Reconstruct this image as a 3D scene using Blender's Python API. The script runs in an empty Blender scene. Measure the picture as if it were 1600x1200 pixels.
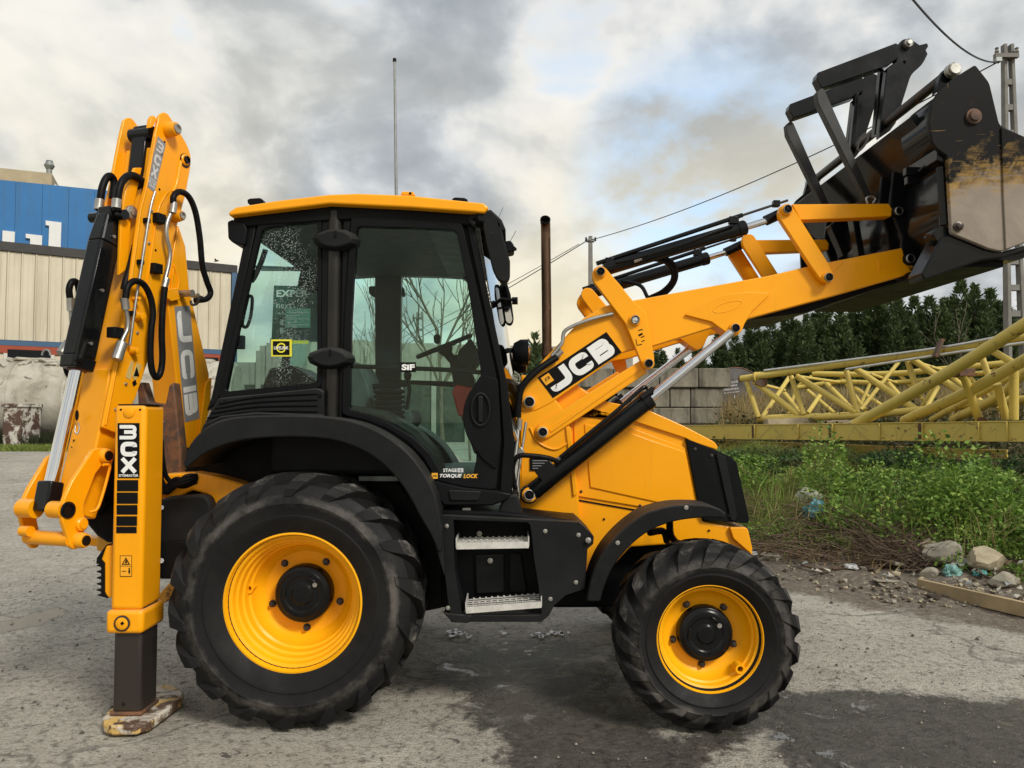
import bpy, bmesh, math, random
import numpy as np
from mathutils import Vector, Matrix, noise as mnoise

SC = bpy.context.scene
COL = SC.collection
random.seed(7)
rng = np.random.default_rng(7)
R = math.radians

# ------------------------------------------------------------------ camera
CZ = 1.62                        # eye height in metres
FPX = 1220.0                     # focal length in photo pixels (1600 wide)
PITCH = math.atan(55.0 / FPX)
cam_d = bpy.data.cameras.new('camera')
cam_d.sensor_width = 36.0
cam_d.lens = 36.0 * FPX / 1600.0
cam_d.clip_start = 0.05
cam_d.clip_end = 3000.0
cam = bpy.data.objects.new('camera', cam_d)
cam.location = (0, 0, CZ)
cam.rotation_euler = (R(90) + PITCH, 0, 0)
COL.objects.link(cam)
SC.camera = cam

# ------------------------------------------------------------------ light
SUN_EL, SUN_AZ = R(40), R(142)    # azimuth clockwise from +Y (view direction)
EXPOSURE = 0.52
SKY_STRENGTH = 0.12
SC.view_settings.view_transform = 'Standard'
SC.view_settings.look = 'None'
SC.view_settings.exposure = EXPOSURE
SC.view_settings.gamma = 1.0
SC.view_settings.use_curve_mapping = False
SC.cycles.use_denoising = True
SC.cycles.max_bounces = 8
SC.cycles.transparent_max_bounces = 16
SC.cycles.caustics_reflective = False
SC.cycles.caustics_refractive = False

sun_d = bpy.data.lights.new('sun', 'SUN')
sun_d.energy = 2.0
sun_d.angle = R(14)
sun_d.color = (1.0, 0.95, 0.87)
sun = bpy.data.objects.new('sun', sun_d)
sv = Vector((math.sin(SUN_AZ) * math.cos(SUN_EL), math.cos(SUN_AZ) * math.cos(SUN_EL), math.sin(SUN_EL)))
sun.rotation_euler = (-sv).to_track_quat('-Z', 'Y').to_euler()
COL.objects.link(sun)

def build_world():
    w = bpy.data.worlds.new('World')
    SC.world = w
    w.use_nodes = True
    nt = w.node_tree
    nt.nodes.clear()
    N, L = nt.nodes.new, nt.links.new
    def mth(op, a, b=None, c=None):
        n = N('ShaderNodeMath'); n.operation = op
        for i, v in enumerate((a, b, c)):
            if v is None: continue
            if isinstance(v, (int, float)): n.inputs[i].default_value = v
            else: L(v, n.inputs[i])
        return n.outputs[0]
    def ramp(fac, stops):
        n = N('ShaderNodeValToRGB')
        e = n.color_ramp.elements
        while len(e) < len(stops): e.new(0.5)
        for i, (p, c) in enumerate(stops):
            e[i].position = p; e[i].color = c if len(c) == 4 else (*c, 1)
        L(fac, n.inputs[0]); return n.outputs[0]
    def mix(f, a, b):
        n = N('ShaderNodeMix'); n.data_type = 'RGBA'
        for i, v in ((0, f), (6, a), (7, b)):
            if isinstance(v, (int, float)): n.inputs[i].default_value = v
            elif isinstance(v, tuple): n.inputs[i].default_value = (*v, 1)
            else: L(v, n.inputs[i])
        return n.outputs[2]
    geo = N('ShaderNodeTexCoord')
    sep = N('ShaderNodeSeparateXYZ'); L(geo.outputs['Generated'], sep.inputs[0])
    sky = N('ShaderNodeTexSky'); sky.sky_type = 'NISHITA'; sky.sun_disc = False
    sky.sun_elevation = SUN_EL; sky.sun_rotation = SUN_AZ
    sky.air_density = 1.0; sky.dust_density = 1.2; sky.ozone_density = 1.2
    z = mth('MAXIMUM', sep.outputs[2], 0.0)
    zz = mth('ADD', z, 0.42)
    cx = mth('DIVIDE', sep.outputs[0], zz)
    cy = mth('DIVIDE', sep.outputs[1], zz)
    cmb = N('ShaderNodeCombineXYZ'); L(cx, cmb.inputs[0]); L(cy, cmb.inputs[1]); cmb.inputs[2].default_value = 3.7
    def nz(scale, det, rough, dist, off=0.0, typ='FBM'):
        mp = N('ShaderNodeMapping'); L(cmb.outputs[0], mp.inputs[0])
        mp.inputs['Location'].default_value = (off, off * 0.7, off * 0.3)
        mp.inputs['Scale'].default_value = (1.0, 0.9, 1.0)
        n = N('ShaderNodeTexNoise'); L(mp.outputs[0], n.inputs['Vector'])
        n.inputs['Scale'].default_value = scale; n.inputs['Detail'].default_value = det
        n.inputs['Roughness'].default_value = rough; n.inputs['Distortion'].default_value = dist
        return n.outputs['Fac']
    n1 = nz(4.2, 10, 0.50, 0.25, 4.3)
    n2 = nz(1.6, 6, 0.5, 0.2, 9.1)
    n3 = nz(11, 7, 0.6, 0.2, 2.2)
    # thickness of the cloud: its billows are bright where thin and grey where thick
    t = mth('ADD', mth('MULTIPLY', n1, 0.68), mth('ADD', mth('MULTIPLY', n2, 0.22), mth('MULTIPLY', n3, 0.10)))
    hz = mth('MULTIPLY', mth('SUBTRACT', 1.0, z), 1.0)
    tl = mth('SUBTRACT', t, mth('MULTIPLY', mth('POWER', hz, 6.0), 0.05))
    cloud = ramp(tl, [(0.40, (5.4, 5.35, 5.2)), (0.452, (4.7, 4.75, 4.75)), (0.49, (3.65, 3.86, 4.05)), (0.53, (2.7, 2.93, 3.18)), (0.60, (2.05, 2.27, 2.52))])
    # near the horizon the thin cloud is warmed by the low light behind it
    warm = mth('MINIMUM', mth('MULTIPLY', mth('POWER', hz, 3.6), 1.3), 1.0)
    wn = mth('MULTIPLY', mth('MULTIPLY', warm, 1.0), ramp(n2, [(0.44, (1, 1, 1)), (0.58, (.12, .12, .12))]))
    cloud = mix(wn, cloud, (5.9, 5.25, 3.65))
    gap = ramp(mth('ADD', mth('MULTIPLY', n1, 0.6), mth('MULTIPLY', nz(1.7, 5, 0.5, 0.3, 17.0), 0.4)), [(0.385, (1, 1, 1)), (0.43, (0, 0, 0))])
    blue = N('ShaderNodeMix'); blue.data_type = 'RGBA'; blue.blend_type = 'ADD'
    blue.inputs[0].default_value = 1.0; L(sky.outputs[0], blue.inputs[6]); blue.inputs[7].default_value = (1.2, 1.9, 2.4, 1)
    # the cloud deck is torn open low over the trees on the right
    dv = N('ShaderNodeVectorMath'); dv.operation = 'DOT_PRODUCT'; L(geo.outputs['Generated'], dv.inputs[0]); dv.inputs[1].default_value = Vector((0.235, 0.93, 0.285)).normalized()
    tear = ramp(dv.outputs['Value'], [(0.984, (0, 0, 0)), (0.998, (1, 1, 1))])
    gap2 = ramp(mth('ADD', mth('MULTIPLY', n1, 0.7), mth('MULTIPLY', n3, 0.3)), [(0.47, (1, 1, 1)), (0.60, (0, 0, 0))])
    gap = mth('MAXIMUM', mth('MULTIPLY', gap, 0.5), mth('MULTIPLY', tear, gap2))
    col = mix(mth('MULTIPLY', gap, 0.8), cloud, blue.outputs[2])
    bg = N('ShaderNodeBackground'); L(col, bg.inputs[0]); bg.inputs[1].default_value = SKY_STRENGTH
    out = N('ShaderNodeOutputWorld'); L(bg.outputs[0], out.inputs[0])
build_world()

# ------------------------------------------------------------------ helpers: pixels of the photograph -> points of the place
_f = Vector((0, math.cos(PITCH), math.sin(PITCH)))
_u = Vector((0, -math.sin(PITCH), math.cos(PITCH)))
C0 = Vector((0, 0, CZ))
def ray(px, py):
    return _f * FPX + Vector((px - 800.0, 0, 0)) + _u * (600.0 - py)
def P(px, py, Y):
    r = ray(px, py); return C0 + r * (Y / r.y)
def G(px, py, z=0.0):
    r = ray(px, py); return C0 + r * ((z - CZ) / r.z)
class Plane:
    def __init__(s, p, n): s.p = Vector(p); s.n = Vector(n).normalized()
    def __call__(s, px, py):
        r = ray(px, py); return C0 + r * ((s.p - C0).dot(s.n) / r.dot(s.n))
    def off(s, d): return Plane(s.p + s.n * d, s.n)
def pp(pts, Y):
    if isinstance(Y, Plane): return [Y(a[0], a[1]) for a in pts]
    return [P(a[0], a[1], Y) for a in pts]
def rc(pts, n=5):
    """round the corners of a pixel outline: (x, y, radius)"""
    out = []
    m = len(pts)
    for i, p in enumerate(pts):
        r = p[2] if len(p) > 2 else 0
        if r <= 0: out.append((p[0], p[1])); continue
        a = Vector(pts[i - 1][:2]); b = Vector(p[:2]); c = Vector(pts[(i + 1) % m][:2])
        ra = min(r, (a - b).length * 0.49); rb = min(r, (c - b).length * 0.49)
        s = b + (a - b).normalized() * ra; e = b + (c - b).normalized() * rb
        for k in range(n + 1):
            t = k / n
            q = s * (1 - t) ** 2 + b * 2 * t * (1 - t) + e * t * t
            out.append((q.x, q.y))
    return out
def spline(pts, n=6):
    """Catmull-Rom through the points"""
    v = [Vector(p) for p in pts]
    v = [v[0] * 2 - v[1]] + v + [v[-1] * 2 - v[-2]]
    out = []
    for i in range(1, len(v) - 2):
        for k in range(n):
            t = k / n
            a, b, c, d = v[i - 1], v[i], v[i + 1], v[i + 2]
            out.append(0.5 * ((2 * b) + (c - a) * t + (2 * a - 5 * b + 4 * c - d) * t * t + (3 * b - a - 3 * c + d) * t ** 3))
    out.append(v[-2])
    return out

class MB:
    """collects shapes, then links them as one mesh object"""
    def __init__(s): s.bm = bmesh.new()
    def prism(s, pts, vec, mi=0):
        vec = Vector(vec); bm = s.bm
        a = [bm.verts.new(p) for p in pts]; b = [bm.verts.new(Vector(p) + vec) for p in pts]
        n = len(a)
        fs = [bm.faces.new(a), bm.faces.new(b[::-1])]
        for i in range(n): fs.append(bm.faces.new((a[i], b[i], b[(i + 1) % n], a[(i + 1) % n])))
        for f in fs: f.material_index = mi
        return s
    def loft(s, A, B, mi=0):
        """two outlines of equal count, capped"""
        bm = s.bm
        a = [bm.verts.new(p) for p in A]; b = [bm.verts.new(p) for p in B]
        n = len(a)
        fs = [bm.faces.new(a), bm.faces.new(b[::-1])]
        for i in range(n): fs.append(bm.faces.new((a[i], b[i], b[(i + 1) % n], a[(i + 1) % n])))
        for f in fs: f.material_index = mi
        return s
    def ring(s, outer, inner, vec, mi=0):
        vec = Vector(vec); bm = s.bm; n = len(outer)
        o = [bm.verts.new(p) for p in outer]; i_ = [bm.verts.new(p) for p in inner]
        o2 = [bm.verts.new(Vector(p) + vec) for p in outer]; i2 = [bm.verts.new(Vector(p) + vec) for p in inner]
        for k in range(n):
            j = (k + 1) % n
            for q in ((o[k], o[j], i_[j], i_[k]), (o2[j], o2[k], i2[k], i2[j]), (o[j], o[k], o2[k], o2[j]), (i_[k], i_[j], i2[j], i2[k])):
                bm.faces.new(q).material_index = mi
        return s
    def strip(s, A, B, vec, mi=0):
        """open ribbon between two polylines with thickness vec"""
        vec = Vector(vec); bm = s.bm
        a = [bm.verts.new(p) for p in A]; b = [bm.verts.new(p) for p in B]
        a2 = [bm.verts.new(Vector(p) + vec) for p in A]; b2 = [bm.verts.new(Vector(p) + vec) for p in B]
        n = len(a); fs = []
        for k in range(n - 1):
            fs += [(a[k], a[k + 1], b[k + 1], b[k]), (a2[k + 1], a2[k], b2[k], b2[k + 1]), (a[k + 1], a[k], a2[k], a2[k + 1]), (b[k], b[k + 1], b2[k + 1], b2[k])]
        fs += [(a[0], b[0], b2[0], a2[0]), (a[-1], a2[-1], b2[-1], b[-1])]
        for q in fs: bm.faces.new(q).material_index = mi
        return s
    def box(s, lo, hi, mi=0, M=None):
        lo, hi = Vector(lo), Vector(hi)
        v = []
        for z in (lo.z, hi.z):
            for x, y in ((lo.x, lo.y), (hi.x, lo.y), (hi.x, hi.y), (lo.x, hi.y)):
                p = Vector((x, y, z)); v.append(s.bm.verts.new(M @ p if M else p))
        for q in ((3, 2, 1, 0), (4, 5, 6, 7), (0, 1, 5, 4), (1, 2, 6, 5), (2, 3, 7, 6), (3, 0, 4, 7)):
            s.bm.faces.new([v[i] for i in q]).material_index = mi
        return s
    def beam(s, a, b, w, h, up=(0, 0, 1), mi=0):
        """box bar from a to b, w along side, h along up"""
        a, b = Vector(a), Vector(b); d = (b - a).normalized()
        sd = d.cross(Vector(up)).normalized(); u2 = sd.cross(d).normalized()
        q = [sd * w / 2 * i + u2 * h / 2 * j for i, j in ((-1, -1), (1, -1), (1, 1), (-1, 1))]
        return s.loft([a + k for k in q], [b + k for k in q], mi)
    def tube(s, pts, r, seg=10, mi=0, cap=True):
        pts = [Vector(p) for p in pts]; n = len(pts)
        rr = r if isinstance(r, (list, tuple)) else [r] * n
        d0 = (pts[1] - pts[0]).normalized()
        ref = Vector((0, 0, 1)) if abs(d0.z) < 0.9 else Vector((1, 0, 0))
        nrm = d0.cross(ref).normalized(); rings = []
        for i in range(n):
            d = (pts[min(i + 1, n - 1)] - pts[max(i - 1, 0)]).normalized()
            nrm = (nrm - d * nrm.dot(d)).normalized(); bn = d.cross(nrm)
            rings.append([s.bm.verts.new(pts[i] + (nrm * math.cos(2 * math.pi * k / seg) + bn * math.sin(2 * math.pi * k / seg)) * rr[i]) for k in range(seg)])
        for i in range(n - 1):
            for k in range(seg):
                j = (k + 1) % seg
                s.bm.faces.new((rings[i][k], rings[i][j], rings[i + 1][j], rings[i + 1][k])).material_index = mi
        if cap:
            s.bm.faces.new(rings[0][::-1]).material_index = mi; s.bm.faces.new(rings[-1]).material_index = mi
        return s
    def cyl(s, a, b, r, seg=20, mi=0): return s.tube([a, b], r, seg, mi)
    def lathe(s, c, axis, prof, seg=48, mi=0, closed=False):
        """prof: list of (distance along axis, radius)"""
        c, ax = Vector(c), Vector(axis).normalized()
        e1 = ax.cross(Vector((0, 0, 1)) if abs(ax.z) < 0.9 else Vector((1, 0, 0))).normalized(); e2 = ax.cross(e1)
        rings = []
        for t, r in prof:
            if r <= 1e-6: rings.append([s.bm.verts.new(c + ax * t)])
            else: rings.append([s.bm.verts.new(c + ax * t + (e1 * math.cos(2 * math.pi * k / seg) + e2 * math.sin(2 * math.pi * k / seg)) * r) for k in range(seg)])
        m = len(rings)
        for i in range(m if closed else m - 1):
            A, B = rings[i], rings[(i + 1) % m]
            for k in range(seg):
                j = (k + 1) % seg
                if len(A) == 1 and len(B) == 1: continue
                if len(A) == 1: f = s.bm.faces.new((A[0], B[j], B[k]))
                elif len(B) == 1: f = s.bm.faces.new((A[k], A[j], B[0]))
                else: f = s.bm.faces.new((A[k], A[j], B[j], B[k]))
                f.material_index = mi
        return s
    def build(s, name, mats, parent=None, bevel=0.0, smooth=None, origin=None, seg=2, recalc=True):
        if recalc: bmesh.ops.recalc_face_normals(s.bm, faces=s.bm.faces)
        me = bpy.data.meshes.new(name)
        s.bm.to_mesh(me); s.bm.free()
        return finish(name, me, mats, parent, bevel, smooth, origin, seg)

WORG = {}                         # world position of every origin
def finish(name, me, mats, parent=None, bevel=0.0, smooth=None, origin=None, seg=2):
    if not isinstance(mats, (list, tuple)): mats = [mats]
    for m in mats: me.materials.append(m)
    nv = len(me.vertices)
    co = np.empty(nv * 3, np.float32); me.vertices.foreach_get('co', co); co = co.reshape(-1, 3)
    if origin is None:
        lo, hi = co.min(0), co.max(0); origin = Vector(((lo[0] + hi[0]) / 2, (lo[1] + hi[1]) / 2, lo[2]))
    origin = Vector(origin)
    me.vertices.foreach_set('co', (co - np.array(origin, np.float32)).ravel())
    o = bpy.data.objects.new(name, me); COL.objects.link(o)
    WORG[o.name] = origin
    if parent is not None:
        o.parent = parent; o.location = origin - WORG[parent.name]
    else: o.location = origin
    if smooth is not None:
        me.polygons.foreach_set('use_smooth', [True] * len(me.polygons))
        me.set_sharp_from_angle(angle=R(smooth))
    me.update()
    if bevel > 0:
        b = o.modifiers.new('bevel', 'BEVEL'); b.width = bevel; b.segments = seg; b.limit_method = 'ANGLE'; b.angle_limit = R(40)
        if smooth is None:
            me.polygons.foreach_set('use_smooth', [True] * len(me.polygons)); me.set_sharp_from_angle(angle=R(35))
        b.harden_normals = False
    return o
def raw(name, V, F, mats, parent=None, **k):
    me = bpy.data.meshes.new(name)
    V = np.asarray(V, np.float32); F = np.asarray(F, np.int32); n, q = F.shape
    me.vertices.add(len(V)); me.vertices.foreach_set('co', V.ravel())
    me.loops.add(n * q); me.loops.foreach_set('vertex_index', F.ravel())
    me.polygons.add(n); me.polygons.foreach_set('loop_start', np.arange(0, n * q, q, dtype=np.int32))
    me.update(calc_edges=True); me.validate()
    return finish(name, me, mats, parent, **k)
def empty(name, loc, label=None, cat=None, group=None):
    o = bpy.data.objects.new(name, None); COL.objects.link(o); o.location = loc; o.empty_display_size = 0.2
    WORG[o.name] = Vector(loc)
    return tag(o, label, cat, group)
def tag(o, label=None, cat=None, group=None, kind=None):
    if label: o['label'] = label
    if cat: o['category'] = cat
    if group: o['group'] = group
    if kind: o['kind'] = kind
    return o
def copy_tree(o, parent=None, loc=None):
    c = o.copy(); COL.objects.link(c)
    if parent is not None: c.parent = parent
    if loc is not None: c.location = loc
    for ch in list(o.children): copy_tree(ch, c)
    return c

# lettering -----------------------------------------------------------------
def text_mb(body, O, Rv, Uv, thick=0.0015, bold=0.0, shear=0.0, mb=None, mi=0):
    """writes body into the parallelogram O, O+Rv, O+Uv"""
    cu = bpy.data.curves.new('t', 'FONT'); cu.body = body; cu.offset = bold; cu.shear = shear; cu.resolution_u = 3
    ob = bpy.data.objects.new('t', cu)
    me = bpy.data.meshes.new_from_object(ob)
    bpy.data.objects.remove(ob)
    mb = mb or MB()
    t = bmesh.new(); t.from_mesh(me); bpy.data.meshes.remove(me)
    xs = [v.co.x for v in t.verts]; ys = [v.co.y for v in t.verts]
    x0, x1, y0, y1 = min(xs), max(xs), min(ys), max(ys)
    O, Rv, Uv = Vector(O), Vector(Rv), Vector(Uv); N = Rv.cross(Uv).normalized() * thick
    mp = {}
    for v in t.verts: mp[v.index] = mb.bm.verts.new(O + Rv * ((v.co.x - x0) / (x1 - x0)) + Uv * ((v.co.y - y0) / (y1 - y0)) + N)
    for f in t.faces:
        try: mb.bm.faces.new([mp[v.index] for v in f.verts]).material_index = mi
        except ValueError: pass
    t.free()
    return mb
GLY = {
    'J': ([[(.83, 1), (.83, .17, .3), (.12, .17, .2), (.12, .36)]], .34),
    'C': ([[(.83, .64), (.83, .84, .22), (.17, .84, .3), (.17, .16, .3), (.83, .16, .22), (.83, .36)]], .30),
    'B': ([[(.17, 1), (.17, 0)], [(.30, .85), (.79, .85, .2), (.79, .52, .2), (.30, .52)], [(.30, .15), (.83, .15, .2), (.83, .515, .2), (.30, .515)]], .31),
    '3': ([[(.0, .86), (.83, .86, .2), (.83, .51, .2), (.25, .51)], [(.25, .505), (.83, .505, .2), (.83, .14, .2), (.0, .14)]], .235),
    'D': ([[(.15, .14), (.15, .86), (.85, .86, .35), (.85, .14, .35), (.15, .14)]], .3),
    'X': ([[(.14, 1), (.86, 0)], [(.86, 1), (.14, 0)]], .29),
    'u': ([[(.15, 1), (.15, .0)], [(.85, 1), (.85, 0)]], .3),
}
def glyph(mb, ch, O, Rv, Uv, thick=0.002, mi=0, kw=1.0):
    O, Rv, Uv = Vector(O), Vector(Rv), Vector(Uv); N = Rv.cross(Uv).normalized()
    asp = Rv.length / Uv.length
    paths, w = GLY[ch]; w = w * kw
    for pi_, path in enumerate(paths):
        m = []
        for i, p in enumerate(path):
            r = p[2] if len(p) > 2 else 0
            q = Vector((p[0] * asp, p[1]))
            if r == 0 or i in (0, len(path) - 1): m.append(q); continue
            a = Vector((path[i - 1][0] * asp, path[i - 1][1])); b = Vector((path[i + 1][0] * asp, path[i + 1][1]))
            ra = min(r, (a - q).length * .48); rb = min(r, (b - q).length * .48)
            s_, e_ = q + (a - q).normalized() * ra, q + (b - q).normalized() * rb
            for k in range(6):
                t = k / 5; m.append(s_ * (1 - t) ** 2 + q * 2 * t * (1 - t) + e_ * t * t)
        L_, R_ = [], []
        n = len(m)
        for i in range(n):
            d1 = (m[i] - m[i - 1]).normalized() if i > 0 else (m[1] - m[0]).normalized()
            d2 = (m[i + 1] - m[i]).normalized() if i < n - 1 else d1
            d = (d1 + d2).normalized(); nn = Vector((-d.y, d.x)); k = 1 / max(.5, nn.dot(Vector((-d1.y, d1.x))))
            L_.append(m[i] + nn * w / 2 * k); R_.append(m[i] - nn * w / 2 * k)
        f = lambda q: O + Rv * (q.x / asp) + Uv * q.y + N * (thick + .0002 * pi_)
        a = [mb.bm.verts.new(f(q)) for q in L_]; b = [mb.bm.verts.new(f(q)) for q in R_]
        for i in range(n - 1):
            mb.bm.faces.new((b[i], b[i + 1], a[i + 1], a[i])).material_index = mi
    return mb

# materials -------------------------------------------------------------------
class Mat:
    def __init__(s, name):
        s.m = bpy.data.materials.new(name); s.m.use_nodes = True; s.nt = s.m.node_tree
        s.b = s.nt.nodes['Principled BSDF']; s.out = s.nt.nodes['Material Output']
        s.tc = None
    def N(s, t): return s.nt.nodes.new(t)
    def L(s, a, b): s.nt.links.new(a, b)
    def coord(s, world=False):
        if world: return s.N('ShaderNodeNewGeometry').outputs['Position']
        return s.N('ShaderNodeTexCoord').outputs['Object']
    def noise(s, scale, detail=6, rough=.6, dist=0, world=False, stretch=None):
        v = s.coord(world)
        if stretch:
            mp = s.N('ShaderNodeMapping'); s.L(v, mp.inputs[0]); mp.inputs['Scale'].default_value = stretch; v = mp.outputs[0]
        n = s.N('ShaderNodeTexNoise'); s.L(v, n.inputs['Vector'])
        n.inputs['Scale'].default_value = scale; n.inputs['Detail'].default_value = detail; n.inputs['Roughness'].default_value = rough; n.inputs['Distortion'].default_value = dist
        return n.outputs['Fac']
    def voro(s, scale, feat='F1', world=False, out='Distance'):
        n = s.N('ShaderNodeTexVoronoi'); s.L(s.coord(world), n.inputs['Vector']); n.feature = feat; n.inputs['Scale'].default_value = scale
        return n.outputs[out]
    def ramp(s, fac, stops, interp='LINEAR'):
        n = s.N('ShaderNodeValToRGB'); e = n.color_ramp.elements; n.color_ramp.interpolation = interp
        while len(e) < len(stops): e.new(.5)
        for i, (p, c) in enumerate(stops):
            if isinstance(c, (int, float)): c = (c, c, c)
            e[i].position = p; e[i].color = (*c, 1)
        s.L(fac, n.inputs[0]); return n.outputs[0]
    def mth(s, op, a, b=None):
        n = s.N('ShaderNodeMath'); n.operation = op
        for i, v in enumerate((a, b)):
            if v is None: continue
            if isinstance(v, (int, float)): n.inputs[i].default_value = v
            else: s.L(v, n.inputs[i])
        return n.outputs[0]
    def mix(s, f, a, b, blend='MIX'):
        n = s.N('ShaderNodeMix'); n.data_type = 'RGBA'; n.blend_type = blend
        for i, v in ((0, f), (6, a), (7, b)):
            if isinstance(v, (int, float)): n.inputs[i].default_value = v
            elif isinstance(v, tuple): n.inputs[i].default_value = (*v, 1)
            else: s.L(v, n.inputs[i])
        return n.outputs[2]
    def set(s, **k):
        for a, v in k.items():
            key = {'col': 'Base Color', 'rough': 'Roughness', 'metal': 'Metallic', 'coat': 'Coat Weight', 'coatr': 'Coat Roughness', 'spec': 'Specular IOR Level', 'sss': 'Subsurface Weight'}.get(a, a)
            i = s.b.inputs[key]
            if isinstance(v, tuple): i.default_value = (*v, 1) if len(v) == 3 else v
            elif isinstance(v, (int, float)): i.default_value = v
            else: s.L(v, i)
        return s
    def bump(s, h, strength=.3, dist=.01):
        n = s.N('ShaderNodeBump'); n.inputs['Strength'].default_value = strength; n.inputs['Distance'].default_value = dist
        s.L(h, n.inputs['Height']); s.L(n.outputs[0], s.b.inputs['Normal']); return s
def simple(name, col, rough=.5, metal=0, var=.12, scale=6, coat=0, bump=0, spec=None, bscale=None):
    if spec is None: spec = .09 if max(col) < .02 and not metal else .4
    m = Mat(name)
    n = m.noise(scale, 6, .6)
    c = m.mix(m.ramp(n, [(.35, 0), (.7, 1)]), tuple(x * (1 - var) for x in col), tuple(min(1, x * (1 + var)) for x in col))
    r = m.ramp(m.noise(scale * 1.7, 5, .6), [(.3, max(0, rough - .08)), (.75, min(1, rough + .1))])
    m.set(col=c, rough=r, metal=metal, coat=coat, spec=spec)
    if bump: m.bump(m.noise(bscale or scale * 20, 4, .6), bump, .003)
    return m.m
def wear(name, base, under, rough=.4, amount=.62, scale=7, rust=None, metal=0, coat=0, spec=.5):
    """paint with chips and rubbed patches that show what is under it"""
    m = Mat(name)
    n = m.noise(scale, 9, .68, .4)
    f = m.ramp(n, [(amount, 0), (amount + .05, 1)])
    tone = m.mix(m.ramp(m.noise(2.3, 5, .6), [(.3, 0), (.7, 1)]), tuple(x * .9 for x in base), tuple(min(1, x * 1.06) for x in base))
    c = m.mix(f, tone, under)
    if rust: c = m.mix(m.ramp(m.noise(scale * .6, 8, .7, .8), [(amount + .01, 0), (amount + .1, 1)]), c, rust)
    m.set(col=c, rough=m.mix(f, (rough,) * 3, (.75,) * 3), metal=metal, coat=coat, spec=spec)
    m.bump(n, .15, .004)
    return m.m

YEL = (0.93, 0.375, 0.003)
def make_yellow():
    m = Mat('yellow_paint')
    n = m.noise(3.0, 6, .6); d = m.noise(26, 8, .7)
    c = m.mix(m.ramp(n, [(.3, 0), (.75, 1)]), (YEL[0] * .95, YEL[1] * .93, YEL[2]), (min(1, YEL[0] * 1.03), YEL[1] * 1.05, YEL[2] * 1.2))
    c = m.mix(m.ramp(d, [(.69, 0), (.76, .55)]), c, (.16, .085, .03))
    # road dust that settles on what faces up, and rain-washed grime runs
    nz_ = m.N('ShaderNodeSeparateXYZ'); m.L(m.N('ShaderNodeNewGeometry').outputs['Normal'], nz_.inputs[0])
    dust = m.mth('MULTIPLY', m.ramp(nz_.outputs[2], [(.35, 0), (.95, .38)]), m.ramp(m.noise(4.5, 7, .7), [(.35, .2), (.65, 1)]))
    c = m.mix(dust, c, (.42, .35, .24))
    run = m.noise(1.0, 7, .7, .3, True, (9, 9, .9))
    c = m.mix(m.mth('MULTIPLY', m.ramp(run, [(.57, 0), (.72, .30)]), m.ramp(m.noise(1.6, 4, .6), [(.40, 0), (.62, 1)])), c, (.30, .14, .02))
    m.set(col=c, rough=m.ramp(m.noise(5, 5, .6), [(.3, .30), (.75, .46)]), spec=.22, coat=.22, coatr=.12)
    m.bump(m.noise(40, 3, .5), .03, .002)
    return m.m
M = {}
M['yellow'] = make_yellow()
M['yellow_worn'] = wear('worn_yellow_paint', (0.74, 0.36, 0.03), (.07, .04, .025), .55, .56, 9, (.12, .055, .025))
M['rim_yellow'] = wear('yellow_rim_paint', (0.94, 0.43, 0.006), (.12, .06, .02), .36, .70, 14, spec=.25)
def make_plastic():
    m = Mat('black_moulded_plastic')
    sp = m.N('ShaderNodeSeparateXYZ'); m.L(m.N('ShaderNodeNewGeometry').outputs['Normal'], sp.inputs[0])
    n = m.noise(3, 7, .65)
    c = m.mix(m.ramp(n, [(.35, 0), (.7, 1)]), (.0095, .0100, .0108), (.017, .0176, .0186))
    dust = m.mth('MULTIPLY', m.ramp(sp.outputs[2], [(.15, 0), (.95, .55)]), m.ramp(m.noise(6, 8, .7), [(.3, .35), (.68, 1)]))
    c = m.mix(dust, c, (.085, .080, .072))
    c = m.mix(m.ramp(m.noise(34, 4, .7), [(.66, 0), (.74, .35)]), c, (.075, .07, .062))
    m.set(col=c, rough=m.ramp(m.noise(5, 5, .6), [(.3, .42), (.75, .62)]), spec=.10); m.bump(m.noise(220, 3, .6), .08, .003); return m.m
M['plastic'] = make_plastic()
M['plastic_dark'] = simple('dark_plastic', (.0065, .0070, .0078), .45, 0, .2, 4)
M['gloss_black'] = simple('black_gloss_paint', (.0060, .0066, .0074), .20, 0, .3, 4, coat=.10, spec=.20)
M['cab_black'] = simple('black_cab_paint', (.0075, .0080, .0088), .34, 0, .2, 3)
M['rubber_hose'] = simple('hose_rubber', (.007, .007, .0075), .42, 0, .3, 30)
M['chrome'] = simple('chrome_rod', (.72, .73, .75), .12, 1, .05, 4)
M['steel'] = simple('zinc_steel', (.40, .39, .36), .38, .8, .2, 14)
M['dark_steel'] = wear('dark_bare_steel', (.06, .05, .045), (.20, .11, .06), .38, .6, 5, (.13, .06, .03), metal=.6)
M['rusty_steel'] = wear('rusty_steel', (.075, .045, .03), (.16, .07, .03), .7, .48, 6, (.11, .05, .025))
M['exhaust'] = wear('exhaust_pipe_steel', (.10, .058, .034), (.16, .10, .06), .42, .55, 9, (.09, .04, .02), metal=.7)
M['white_decal'] = simple('white_decal', (.80, .80, .78), .4, 0, .04, 10)
M['black_decal'] = simple('black_decal', (.007, .007, .0075), .35, 0, .1, 10)
M['grey_decal'] = simple('grey_decal', (.24, .245, .25), .4, 0, .08, 10)
M['silver_decal'] = simple('silver_decal', (.55, .56, .57), .4, 0, .08, 10)
M['orange_decal'] = simple('orange_decal', (.9, .4, .02), .4, 0, .05, 10)
M['lemon_decal'] = simple('lemon_decal', (.75, .68, .04), .4, 0, .05, 10)
M['galv'] = simple('galvanised_tread', (.62, .60, .56), .45, .25, .15, 25)
M['red_plastic'] = simple('red_plastic', (.75, .03, .02), .4, 0, .1, 10)
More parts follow.
